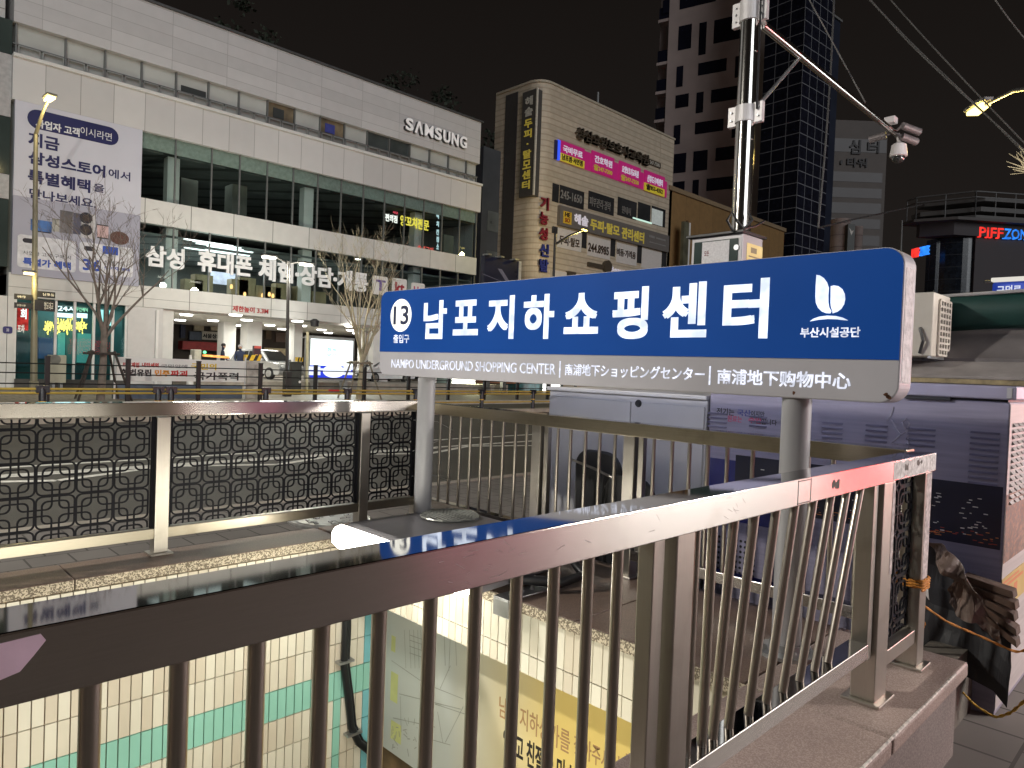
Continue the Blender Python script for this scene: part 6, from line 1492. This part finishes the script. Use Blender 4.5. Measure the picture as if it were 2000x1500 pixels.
# ------------------------------------------------------------------ bare street trees
def bare_tree(bx, by, Y, spread, ytop, yfork, lab, m, seed, nl=7):
    random.seed(seed)
    base = at(bx, by, 'Y', Y); base.z = 0
    t = thing('bare_tree', base, lab, 'tree', 'bare street trees')
    fork = at(bx+8, yfork, 'Y', Y); b = MB(); tw = MB()
    b.tube([base, base.lerp(fork, .5)+Vector((.03, .02, 0)), fork], [.14, .115, .10], 9)
    top = at(bx, ytop, 'Y', Y).z
    def grow(p, d, L, r, lev):
        pts = [p]; q = p.copy(); dd = d.copy(); rr = [r]
        n = 5 if lev < 2 else 4
        for i in range(n):
            dd = (dd+Vector((random.gauss(0, .10), random.gauss(0, .10), random.gauss(.06, .07)))).normalized()
            q = q+dd*L/n; pts.append(q.copy()); rr.append(r*(1-.72*(i+1)/n))
        (b if lev < 2 else tw).tube(pts, rr, 6 if lev < 2 else 4)
        if lev >= 4: return
        for _ in range((3, 3, 3, 2)[lev]):
            k = random.randint(2, n); a = Vector((random.gauss(0, 1), random.gauss(0, 1), random.gauss(.35, .5))).normalized()
            nd = (pts[k]-pts[k-1]).normalized()*.8+a*.62; grow(pts[k], nd.normalized(), L*random.uniform(.42, .66), max(.006, rr[k]*.75), lev+1)
    H = top-fork.z
    for i in range(nl):
        an = 2*math.pi*i/nl+random.uniform(-.3, .3); s = random.uniform(.55, 1.0)
        d = Vector((math.cos(an)*spread*s, math.sin(an)*spread*.7*s, 1)).normalized(); grow(fork-Vector((0, 0, random.uniform(0, .5))), d, H*random.uniform(.6, .82), random.uniform(.045, .065), 0)
    b.build('trunk', m, t, smooth=True); tw.build('crown', m, t)
    return t, base
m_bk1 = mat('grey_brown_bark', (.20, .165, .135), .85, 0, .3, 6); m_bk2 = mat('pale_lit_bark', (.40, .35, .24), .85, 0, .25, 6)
TY = 27.4
T1, B1 = bare_tree(196, 790, TY, .62, 405, 640, 'bare branching street tree in front of the printed banner', m_bk1, 5, 9)
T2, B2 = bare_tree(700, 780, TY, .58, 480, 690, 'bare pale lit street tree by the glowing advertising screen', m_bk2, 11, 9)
m_stk = mat('dark_stake_wood', (.055, .045, .038), .85, 0, .3, 8)
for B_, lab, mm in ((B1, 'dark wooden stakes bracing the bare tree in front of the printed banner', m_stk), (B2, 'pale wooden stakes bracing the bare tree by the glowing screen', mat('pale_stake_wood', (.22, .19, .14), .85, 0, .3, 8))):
    t = thing('tree_stakes', B_, lab, 'tree support', 'wooden tree supports')
    zt = 1.62
    for dx, dy in ((-.55, -.4), (.55, -.4), (-.4, .5), (.5, .45)):
        MB().tube([(B_.x+dx*1.5, B_.y+dy*1.5, 0), (B_.x+dx*.6, B_.y+dy*.6, zt+.1)], .04, 7).build('stake', mm, t)
    b = MB()
    for s_ in (-1, 1): b.tube([(B_.x-.5, B_.y+s_*.26, zt), (B_.x+.5, B_.y+s_*.26, zt)], .045, 6).tube([(B_.x+s_*.3, B_.y-.4, zt+.04), (B_.x+s_*.3, B_.y+.4, zt+.04)], .045, 6)
    b.build('cross_bar', mm, t)
# small marker light stick tied to the first tree
p = at(192, 700, 'Y', TY-.3); q = at(186, 487, 'Y', TY-.3)
# ------------------------------------------------------------------ street lamps
m_lp = mat('grey_lamp_post', (.17, .165, .16), .45, .5, .15, 3); m_lpk = mat('dark_lamp_post', (.05, .047, .045), .5, .3, .15, 3)
def e_lamp(c, s): return emis('street_lamp_glow', c, s)
def head(parent, p, col, s, w=.24, m=m_lp, l=.55, dirv=(1, 0)):
    d = Vector((dirv[0], dirv[1], 0)).normalized(); n = Vector((-d.y, d.x, 0))
    def P(a, c): q = p+d*a+n*c; return (q.x, q.y)
    poly = [P(-l/2, -w*.3), P(-l/4, -w/2), (P(l/2, -w/2)), P(l/2, w/2), P(-l/4, w/2), P(-l/2, w*.3)]
    h = MB().prism(poly, 'Z', p.z+.02, p.z+.10).build('lamp_head', m, parent, bevel=.02)
    poly2 = [P(-l*.38, -w*.3), P(l*.42, -w*.38), P(l*.42, w*.38), P(-l*.38, w*.3)]
    MB().prism(poly2, 'Z', p.z-.07, p.z+.018).build('lamp_lens', e_lamp(col, s), h, bevel=.02)
def street_lamp(base, hd, col, s, power, lab, m=m_lp, r=(.09, .05), arm0=None, grp='street lamps', dirv=None, big=1):
    t = thing('street_lamp', base, lab, 'street lamp', grp)
    arm0 = arm0 or Vector((base[0], base[1], hd.z-.9))
    MB().tube([base, arm0], list(r), 12).build('post', m, t, smooth=True)
    mid = arm0.lerp(hd, .5)+Vector((0, 0, .12)); MB().tube([arm0, mid, hd], [r[1], r[1]*.8, r[1]*.7], 10).build('arm', m, t, smooth=True)
    dv = dirv or (hd.x-base[0], hd.y-base[1]); head(t, hd, col, s, .24*big, m, .55*big, dirv=dv)
    lamp('street_lamp_light', 'POINT', hd-Vector((0, 0, .5)), power, col, .18)
    MB().box(base[0]-.13, base[0]+.13, base[1]-.13, base[1]+.13, base[2], base[2]+.5).build('base_box', m, t, bevel=.02)
    return t
WARM = (1.0, .80, .36); WHITE = (1.0, .96, .80); YEL = (1.0, .76, .22)
L1Y = 31.5
l1 = at(96, 192, 'Y', L1Y-1.2); b1 = at(66, 760, 'Y', L1Y)
LT1 = street_lamp(Vector((b1.x, L1Y, 0)), l1, WARM, 5, 130, 'tall lamp post glowing warm yellow in front of the printed banner', mat('khaki_lamp_post', (.24, .22, .15), .5, .3, .1, 3), (.12, .07), arm0=at(70, 262, 'Y', L1Y), big=1.4)
h2 = at(56, 533, 'Y', L1Y-.6); MB().tube([Vector((b1.x, L1Y, h2.z+.1)), h2+Vector((0, 0, .08))], .035, 8).build('arm', m_lp, LT1); head(LT1, h2, WARM, 4, .18, m_lp, .4)
lamp('street_lamp_light', 'POINT', h2-Vector((0, 0, .25)), 90, WARM, .12)
NPS = thing('direction_sign', at(66, 590, 'Y', L1Y-.16), 'small black direction plates on the tall lamp post at the left', 'sign')
for x0, x1, yt, yb, sx0, sx1, s in ((28, 64, 576, 584, 33, 50, '국제시장'), (73, 108, 571, 580, 84, 106, '남포동'), (28, 64, 593, 601, 33, 50, '부평시장'), (68, 108, 588, 606, 86, 104, '영도대교')):
    a = F(x0, yb, L1Y-.2); c = F(x1, yt, L1Y-.2); pl = MB().box(a[0], c[0], L1Y-.2, L1Y-.14, a[1], c[1]).build('plate', M_BLACKPL, NPS)
    e = F(sx0, yb-2, L1Y-.2); g = F(sx1, yt+2, L1Y-.2); text(s, 'Y', L1Y-.2, e[0], g[0], a[1]+.06, c[1]-.06, M_WHITEPL, pl, 'lettering', 0, .004, res=2)
L2Y = 29.6
b2 = at(560, 780, 'Y', L2Y); t2 = at(563, 510, 'Y', L2Y)
LT2 = thing('street_lamp', (b2.x, L2Y, 0), 'dark twin headed street lamp glowing white in front of the second floor lettering', 'street lamp', 'street lamps')
MB().tube([(b2.x, L2Y, 0), (t2.x, L2Y, t2.z)], [.085, .06], 12).build('post', m_lpk, LT2, smooth=True); MB().box(b2.x-.15, b2.x+.15, L2Y-.15, L2Y+.15, 0, 1.15).build('base_box', m_lpk, LT2, bevel=.02)
for x, y in ((526, 502), (597, 516)):
    h = at(x, y, 'Y', L2Y); MB().tube([(t2.x, L2Y, t2.z-.1), (h.x, L2Y, h.z+.12)], .03, 8).build('arm', m_lpk, LT2); head(LT2, h, WHITE, 9, .34, m_lpk, .7, (h.x-t2.x, 0)); lamp('street_lamp_light', 'POINT', h-Vector((0, .1, .5)), 420, WHITE, .18)
L3Y = 30.0
h3 = at(1141, 449, 'Y', L3Y); p3 = at(1085, 445, 'Y', L3Y)
LT3 = street_lamp(Vector((p3.x, L3Y, 0)), h3, YEL, 4.5, 420, 'dark street lamp glowing yellow before the white window panels of the tan building', m_lpk, (.10, .08), arm0=Vector((p3.x, L3Y, at(1085, 478, 'Y', L3Y).z)))
MB().box(p3.x-.25, p3.x+.12, L3Y-.08, L3Y+.08, p3.z-.35, p3.z+.05).build('post_cap', m_lpk, LT3); MB().tube([(p3.x, L3Y, p3.z-.3), (p3.x, L3Y, at(1085, 478, 'Y', L3Y).z)], .08, 8).build('post', m_lpk, LT3)
h4 = atd(1913, 210, 15); p4 = at(2060, 165, 'Y', h4.y-1.6)
LT4 = street_lamp(Vector((p4.x, p4.y, 0)), h4, YEL, 4, 150, 'bright yellow street lamp on a thin arm reaching in from the right edge', m_lp, (.09, .05), arm0=p4, big=1.35)
# lamps of the same row that stand outside the picture, along both pavements
for x, y, dx in ((-9, 31, 0), (27.5, 27.2, 0), (44, 31.5, 0)): pass
# ------------------------------------------------------------------ propaganda-free cloth banner and parking clutter
BNY = 27.9
def bp(x, y): return F(x, y, BNY)
BN = thing('cloth_banner', (bp(352, 720)[0], BNY, 0), 'long white cloth banner with red, yellow and black lettering behind the black fence', 'banner')
a = bp(227, 742); c = bp(478, 712); z1 = bp(230, 697)[1]; 
MB().box(a[0], c[0], BNY, BNY+.02, a[1]-.02, z1).build('cloth', mat('white_banner_cloth', (.80, .79, .74), .8, 0, .08, 1), BN)
for x in (a[0]-.04, c[0]+.04): MB().tube([(x, BNY+.03, 0), (x, BNY+.03, z1+.15)], .035, 8).build('pole', M_WHITEPL, BN)
def brow(s, x0, x1, yt, yb, m, bold=.04, Y=BNY):
    e = F(x0, yb, Y); g = F(x1, yt, Y); text(s, 'Y', Y, e[0], g[0], e[1], F(x0, yt, Y)[1], m, BN, 'lettering', bold, .006, res=2)
m_r = mat('red_print', (.50, .035, .03), .7); m_o = mat('orange_print', (.75, .30, .04), .7); m_y = mat('yellow_print', (.72, .50, .05), .7); m_g = mat('grey_print', (.28, .27, .26), .7)
brow('비상계엄', 240, 272, 707, 717, m_r); brow('내란세력', 277, 310, 708, 717, m_r); brow('국민앞에', 314, 366, 711, 718, m_g, .02); brow('유석열', 373, 423, 709, 722, m_y) if False else brow('국민의', 373, 423, 709, 722, m_y)
brow('헌법유린', 236, 296, 720, 734, M_BLACKPL, .05); brow('민주', 302, 332, 722, 735, m_o, .05); brow('파괴', 333, 366, 723, 735, m_r, .05); brow('국가폭력', 378, 466, 726, 742, M_BLACKPL, .02)
MB().box(a[0], c[0], BNY+.15, BNY+.5, 0, .55).build('base_barrier', mat('slate_barrier', (.10, .13, .17), .6, 0, .3, 1), BN)
a = F(481, 755, BNY+.1); c = F(508, 706, BNY+.1); tag(MB().box(a[0], c[0], BNY+.1, BNY+.16, 0, c[1]).build('road_barrier', mat('scribbled_panel', (.42, .40, .35), .5, 0, .5, 3)), 'pale scribbled barrier panel right of the cloth banner', 'barrier')
def hazard(x0, x1, yt, yb, Y, lab):
    a = F(x0, yb, Y); c = F(x1, yt, Y); o = MB().box(a[0], c[0], Y, Y+.25, a[1], c[1]).build('hazard_board', mat('yellow_hazard', (.65, .42, .03), .5)); tag(o, lab, 'hazard board', 'striped hazard boards')
    b = MB(); n = max(2, int((c[0]-a[0])/.3)); w = (c[0]-a[0])/n
    for k in range(n): x = a[0]+k*w; b.face([(x, Y-.004, a[1]), (x+w*.45, Y-.004, a[1]), (min(c[0], x+w*.8), Y-.004, c[1]), (x+w*.35, Y-.004, c[1])])
    b.build('black_stripes', M_BLACKPL, o)
    MB().box((a[0]+c[0])/2-.05, (a[0]+c[0])/2+.05, Y+.1, Y+.2, 0, a[1]).build('post', M_BLACKPL, o)
hazard(480, 509, 694, 704, 33.5, 'yellow and black striped board left of the silver car'); hazard(581, 592, 698, 706, 33.5, 'yellow and black striped board on top of the dark steel locker')
a = F(567, 757, 31); c = F(590, 707, 31)
DK = tag(MB().box(a[0], c[0], 31, 31.5, 0, c[1]).build('steel_locker', mat('dark_green_grey_steel', (.035, .04, .036), .5, .2, .2, 3), None, bevel=.02), 'dark grey steel locker right of the twin headed lamp post', 'cabinet')
MB().box(a[0]+.06, c[0]-.06, 30.985, 30.999, .15, c[1]-.12).build('door', mat('dark_green_grey_door', (.045, .05, .046), .45, .2), DK)
p = F(585, 746, 31); MB().lathe([(.06, -.02), (.06, 0)], (p[0], 30.985, p[1]), 10, ax='Y').build('sticker', M_WHITEPL, DK)
a = F(496, 702, 33.8); c = F(510, 676, 33.8); WS = tag(MB().box(a[0], c[0], 33.8, 34, a[1], c[1]).build('warning_sign', mat('dark_maroon_sign', (.05, .02, .03), .5)), 'small dark parking sign with red top on the white column', 'sign')
MB().box(a[0], c[0], 33.78, 33.799, c[1]-.12, c[1]).build('red_top', mat('red_top', (.55, .10, .08), .5), WS)
for k in range(2): MB().box(a[0]+.05+.2*k, a[0]+.18+.2*k, 33.78, 33.799, a[1]+.1, a[1]+.25).build('orange_mark', mat('orange_mark', (.7, .4, .1), .5), WS)
MB().box((a[0]+c[0])/2-.04, (a[0]+c[0])/2+.04, 33.88, 33.95, 0, a[1]).build('post', M_DULL, WS)
# parking gate
a = F(379, 706, 33.6); c = F(394, 683, 33.6)
GA = thing('parking_gate', ((a[0]+c[0])/2, 33.7, 0), 'cream parking gate box with lit orange barrier arm in front of the parking level', 'parking gate')
MB().box(a[0], c[0], 33.6, 34.1, 0, c[1]).build('gate_box', mat('cream_gate_box', (.50, .48, .40), .5), GA, bevel=.03)
q0 = F(396, 694, 33.5); q1 = F(447, 698, 33.5); MB().tube([(q0[0], 33.5, q0[1]), (q1[0], 33.5, q1[1])], .05, 8).build('barrier_arm', emis('orange_led_arm', (1, .38, .10), 1.6, .4, 8), GA)
p = F(399, 688, 33.55); MB().lathe([(.07, -.03), (.07, .03)], (p[0], 33.5, p[1]), 10, ax='Y').build('green_signal', emis('green_signal', (.2, 1, .4), 2), GA)
p = F(372, 702, 33.2); MB().lathe([(.18, 0), (.16, .3), (.05, p[1]+.2)], (p[0], 33.2, 0), 12).build('cone', M_WHITEPL, GA)
# glowing advertising screen
ADY = 32.0
a = F(606, 737, ADY); c = F(690, 664, ADY); zt5 = F(606, 661, ADY)[1]
SCN = thing('advertising_screen', ((a[0]+c[0])/2, ADY, 0), 'glowing white advertising screen with blue lower band beside the bare pale tree', 'advertising screen')
zb5 = F(606, 713, ADY)[1]
m_sw = emis('white_screen', (.88, 1.0, .98), 1.9); 
MB().box(a[0], c[0], ADY, ADY+.3, zb5, zt5).build('screen', m_sw, SCN); MB().box(a[0], c[0], ADY, ADY+.3, a[1], zb5-.002).build('blue_band', emis('blue_screen_band', (.04, .07, .8), .9), SCN)
MB().box(a[0]-.12, c[0]+.12, ADY+.05, ADY+.45, a[1]-.15, zt5+.15).build('casing', mat('grey_casing', (.2, .2, .2), .5), SCN)
MB().box(a[0]+.2, a[0]+.5, ADY+.1, ADY+.4, 0, a[1]-.15).build('leg', M_DULL, SCN); MB().box(c[0]-.5, c[0]-.2, ADY+.1, ADY+.4, 0, a[1]-.15).build('leg', M_DULL, SCN)
p = F(652, 725, ADY); MB().prism([(p[0]+.62*math.cos(k*.2618), p[1]+.33*math.sin(k*.2618)) for k in range(24)], 'Y', ADY-.01, ADY-.001).build('emblem', emis('white_emblem', (.85, .9, 1), 1.3), SCN)
e = F(638, 697, ADY); g = F(657, 680, ADY); text('행복', 'Y', ADY, e[0], g[0], (e[1]+g[1])/2+.05, g[1], emis('teal_ink', (.25, .8, .75), 1.0), SCN, 'lettering', .02, .005, res=2); text('부산', 'Y', ADY, e[0], g[0], e[1], (e[1]+g[1])/2-.05, emis('teal_ink', (.25, .8, .75), 1.0), SCN, 'lettering', .02, .005, res=2)
b = MB()
for x in (609, 620, 676, 684):
    for y in (719, 729): p = F(x, y, ADY); b.box(p[0]-.16, p[0]+.16, ADY-.01, ADY-.001, p[1]-.09, p[1]+.09)
p = F(652, 722, ADY); b.box(p[0]-1.0, p[0]+1.0, ADY-.012, ADY-.0015, p[1]-.05, p[1]+.05)
b.build('small_print', emis('white_small_print', (.8, .85, 1), 1.1), SCN)
lamp('screen_light', 'AREA', ((a[0]+c[0])/2, ADY-.3, 1.8), 120, (.88, 1, 1), 2, aim=((a[0]+c[0])/2, ADY-5, .5))
q = F(600, 735, ADY-.4); q1 = F(601, 648, ADY-.4)
t = tag(MB().tube([(q[0], ADY-.4, 0), (q1[0], ADY-.4, q1[1])], .07, 10).build('steel_post', mat('pale_khaki_post', (.42, .38, .25), .5, .3)), 'pale khaki post with small cross arm, left of the glowing screen', 'post')
MB().tube([(q1[0]-.3, ADY-.4, q1[1]-.3), (q1[0]+.3, ADY-.4, q1[1]-.2)], .03, 6).build('cross_arm', M_DULL, t)
# camera on fascia
p = F(614, 630, SY-.3); t = tag(MB().lathe([(.02, p[1]-.25), (.22, p[1]-.2), (.24, p[1]+.1), (.1, p[1]+.2)], (p[0], SY-.35, 0), 14).build('dome_camera', M_BLACKPL, None, smooth=True), 'small black dome camera on the white fascia above the glowing screen', 'security camera')
# outdoor unit on the far pavement
a = F(97, 732, 34); c = F(130, 694, 34)
t = thing('air_conditioner', ((a[0]+c[0])/2, 34, 0), 'cream outdoor air conditioner unit standing before the teal glass shop', 'air conditioner', 'outdoor air conditioner units')
MB().box(a[0], c[0], 34, 34.5, .35, c[1]).build('casing', mat('aged_cream_casing', (.46, .43, .33), .6, 0, .1, 3), t, bevel=.02)
p = F(108, 702, 34); MB().lathe([(.20, -.02), (.20, 0)], (p[0], 33.99, p[1]), 16, ax='Y').build('fan_guard', mat('grey_guard', (.22, .21, .18), .5), t)
MB().box(a[0]+.1, a[0]+.2, 34.05, 34.45, .02, .35).box(c[0]-.2, c[0]-.1, 34.05, 34.45, .02, .35).build('stand', M_DULL, t)
# ------------------------------------------------------------------ parked cars
m_gl_car = mat('car_glass', (.015, .018, .02), .08, 0, .2, 1, spec=.8); m_tyre = mat('tyre_rubber', (.018, .018, .018), .8, 0, .2); m_rim = mat('alloy_rim', (.5, .5, .5), .3, .9)
def car(x, y, rz, m, lab, suv=False):
    t = thing('parked_car', (x, y, 0), lab, 'car', 'cars in the parking level', rz)
    h = 1.62 if suv else 1.46
    def ring(z_or, w): pass
    prof = [(-2.15, .32), (-2.22, .62), (-2.12, .92), (-1.9, 1.0), (1.05, .98), (1.9, .86), (2.18, .70), (2.22, .42), (2.12, .28)]
    b = MB(); k = 0
    n = len(prof); secs = [(-.86, .94), (-.90, 1.0), (.90, 1.0), (.86, .94)]
    for sy_, sc in secs:
        b.v += [(px_*(.985 if abs(sy_) < .88 else 1), sy_, pz_*sc+.02) for px_, pz_ in prof]
    for s_ in range(3):
        for i in range(n):
            j = (i+1) % n; b.f.append((s_*n+i, s_*n+j, (s_+1)*n+j, (s_+1)*n+i)); b.m.append(0)
    b.f.append(tuple(range(n-1, -1, -1))); b.f.append(tuple(range(3*n, 4*n))); b.m += [0, 0]
    b.build('body', m, t, local=True, bevel=.06, smooth=True, seg=3)
    cab = [(-1.95, .98), (-1.65, h-.12), (-1.2, h), (.1, h), (.45, h-.05), (1.25, .97)]
    b = MB(); b.v = [(px_, s_*(.80 if pz_ < 1.1 else .62), pz_) for s_ in (-1, 1) for px_, pz_ in cab]; m_ = len(cab)
    b.f = [tuple(range(m_-1, -1, -1)), tuple(range(m_, 2*m_))]+[(i, (i+1) % m_, m_+(i+1) % m_, m_+i) for i in range(m_)]; b.m = [0]*len(b.f)
    b.build('cabin', m, t, local=True, bevel=.05, smooth=True)
    for s_ in (-1, 1):
        b = MB(); 
        for q in ([(-1.62, 1.03), (-1.45, h-.16), (-.55, h-.1), (-.5, 1.03)], [(-.42, 1.03), (-.47, h-.1), (.35, h-.13), (.98, 1.03)]):
            b.face([(px_, s_*((.80 if pz_ < 1.1 else .645)+.012), pz_) for px_, pz_ in q])
        b.build('side_window', m_gl_car, t, local=True)
    b = MB(); b.face([(1.18, -.72, 1.03), (1.18, .72, 1.03), (.53, .60, h-.08), (.53, -.60, h-.08)]); 
    for i in range(4): b.v[i] = (b.v[i][0]+.035, b.v[i][1], b.v[i][2]+.02)
    b.build('windscreen', m_gl_car, t, local=True)
    b = MB(); b.face([(-1.93, -.7, 1.06), (-1.93, .7, 1.06), (-1.68, .58, h-.16), (-1.68, -.58, h-.16)]); b.v = [(v_[0]-.03, v_[1], v_[2]) for v_ in b.v]; b.build('rear_window', m_gl_car, t, local=True)
    for s_ in (-1, 1):
        MB().box(2.08, 2.235, s_*.52-.18, s_*.52+.18, .66, .78).build('headlight', mat('headlight_glass', (.6, .62, .62), .15), t, local=True, bevel=.03)
        MB().box(.78, .98, s_*.95-.07, s_*.95+.07, 1.0, 1.13).build('mirror', m, t, local=True, bevel=.03)
        for xw in (-1.35, 1.38):
            w = MB().lathe([(.001, -.11), (.24, -.11), (.325, -.09), (.335, 0), (.325, .09), (.24, .11), (.001, .11)], (xw, s_*.80, .335), 20, ax='Y').build('wheel', m_tyre, t, local=True, smooth=True)
            MB().lathe([(.001, -.006), (.20, -.006), (.21, .006), (.001, .01)], (xw, s_*.915, .335), 14, ax='Y').build('rim', m_rim, w, local=True, smooth=True)
    MB().box(2.17, 2.24, -.55, .55, .40, .60).build('grille', M_BLACKPL, t, local=True, bevel=.02); MB().box(2.241, 2.25, -.25, .25, .46, .56).build('number_plate', M_WHITEPL, t, local=True)
    return t
cp = at(538, 722, 'Y', 37.2); car(cp.x-.3, 37.9, rad(-75), mat('silver_car_paint', (.52, .53, .53), .25, .5, .04, coat=.6), 'silver hatchback facing out of the parking level', True).location.z = .55
cp = at(738, 722, 'Y', 36.0); car(cp.x+.9, 37.0, rad(192), mat('white_car_paint', (.72, .73, .73), .25, .0, .03, coat=.6), 'white car half hidden by the left edge of the blue sign', False).location.z = .42
# ------------------------------------------------------------------ two attendants by the gate
def person(x, y, rz, top, lab, cap):
    t = thing('person', (x, y, 0), lab, 'person', None, rz)
    V = [((0, 0, .95), .13), ((0, 0, 1.12), .12), ((0, 0, 1.32), .155), ((0, 0, 1.45), .07), ((.02, 0, 1.54), .06), ((.03, 0, 1.64), .095), ((.02, 0, 1.73), .06),
         ((0, .19, 1.40), .065), ((.06, .24, 1.15), .05), ((.26, .20, 1.06), .04), ((.34, .18, 1.07), .04), ((0, -.19, 1.40), .065), ((.03, -.25, 1.14), .05), ((.2, -.22, .98), .04), ((.27, -.21, .96), .04),
         ((0, .10, .88), .10), ((.04, .11, .48), .07), ((0, .11, .09), .05), ((.16, .12, .04), .045), ((0, -.10, .88), .10), ((-.02, -.11, .48), .07), ((-.06, -.11, .09), .05), ((.10, -.12, .04), .045)]
    E_ = [(0, 1), (1, 2), (2, 3), (3, 4), (4, 5), (5, 6), (2, 7), (7, 8), (8, 9), (9, 10), (2, 11), (11, 12), (12, 13), (13, 14), (0, 15), (15, 16), (16, 17), (17, 18), (0, 19), (19, 20), (20, 21), (21, 22)]
    me = bpy.data.meshes.new('person_body'); me.from_pydata([v[0] for v in V], E_, []); o = bpy.data.objects.new('person_body', me); S.collection.objects.link(o); o.parent = t
    sk_ = o.modifiers.new('skin', 'SKIN'); 
    for i, v in enumerate(V): me.skin_vertices[0].data[i].radius = (v[1], v[1]); 
    me.skin_vertices[0].data[0].use_root = True
    o.modifiers.new('sub', 'SUBSURF').levels = 1; o.modifiers['sub'].render_levels = 2
    me.materials.append(top)
    fc = MB(); fc.lathe([(.001, 1.56), (.07, 1.58), (.088, 1.64), (.085, 1.69)], (.045, 0, 0), 12).build('face', mat('skin', (.45, .27, .19), .6), t, local=True, smooth=True)
    MB().lathe([(.104, 1.655), (.108, 1.70), (.095, 1.75), (.05, 1.785), (.001, 1.79)], (.022, 0, 0), 14).build('hair', cap, t, local=True, smooth=True)
    return t
m_nvj = mat('navy_jacket', (.015, .02, .045), .8, 0, .2); m_hair = mat('black_hair', (.012, .01, .01), .6)
p = F(447, 690, 34.2); person(p[0]-.3, 34.2, rad(-20), m_nvj, 'person with black hair in a navy jacket reaching to the parking gate arm', m_hair).location.z = .55
p = F(469, 690, 35.0); person(p[0], 35.0, rad(-110), mat('dark_blue_jacket', (.02, .03, .07), .8, 0, .2), 'person in a pale cap and dark blue jacket beside the white column', mat('pale_cap', (.5, .5, .52), .8)).location.z = .55
# ------------------------------------------------------------------ lit shops behind the camera (seen only as reflections in the steel)
SH = thing('shop_row', (8, -5.2, 0), 'row of small lit shops on the near pavement behind the viewer', 'building')
MB().box(-14, 34, -9, -5.2, 0, 4.6).build('wall', mat('grey_brown_shop_wall', (.16, .12, .11), .8, 0, .2, .5), SH)
def shop(x0, x1, z0, z1, col, s, nm='sign_board'): MB().box(x0, x1, -5.19, -5.0, z0, z1).build(nm, emis('shop_glow', col, s), SH, bevel=.02)
shop(5.2, 8.0, .5, 3.0, (1.0, .28, .42), 1.2); shop(9.2, 16.6, .3, 2.4, (1, .95, .92), 5, 'lit_window'); shop(9.2, 16.6, 2.8, 3.6, (1, .96, .9), 4)
shop(17.3, 20.8, .1, 2.9, (1.0, .015, .03), 15); shop(21.9, 29, .1, 3.4, (.96, 1.0, .98), 6, 'lit_window'); shop(-9, -5.5, 2.7, 3.4, (.9, .3, .3), .5)
for x in (8.6, 11.4):
    MB().box(x-.6, x+.6, -4.75, -4.6, 3.72, 3.80).build('added_canopy_lamp', emis('added_canopy_lamp', (1, .95, .88), 12), SH); lamp('canopy_fill_light', 'AREA', (x, -4.67, 3.68), 640, (1, .92, .86), 1.0, aim=(x, -3.2, 0))  # lamps added out of view to brighten the near rim and pavement
MB().box(7.6, 17, -5.19, -4.2, 3.82, 3.95).build('canopy', M_DULL, SH)
# unseen street lamp left of the viewer, placed to light foreground and road
NL = Vector((-4.5, 9.5, 8.0))
street_lamp(Vector((-6.4, 6.9, 0)), NL, (1.0, .95, .86), 8, 3600, 'unseen street lamp on the near kerb left of the viewer, lighting the foreground', m_lp)
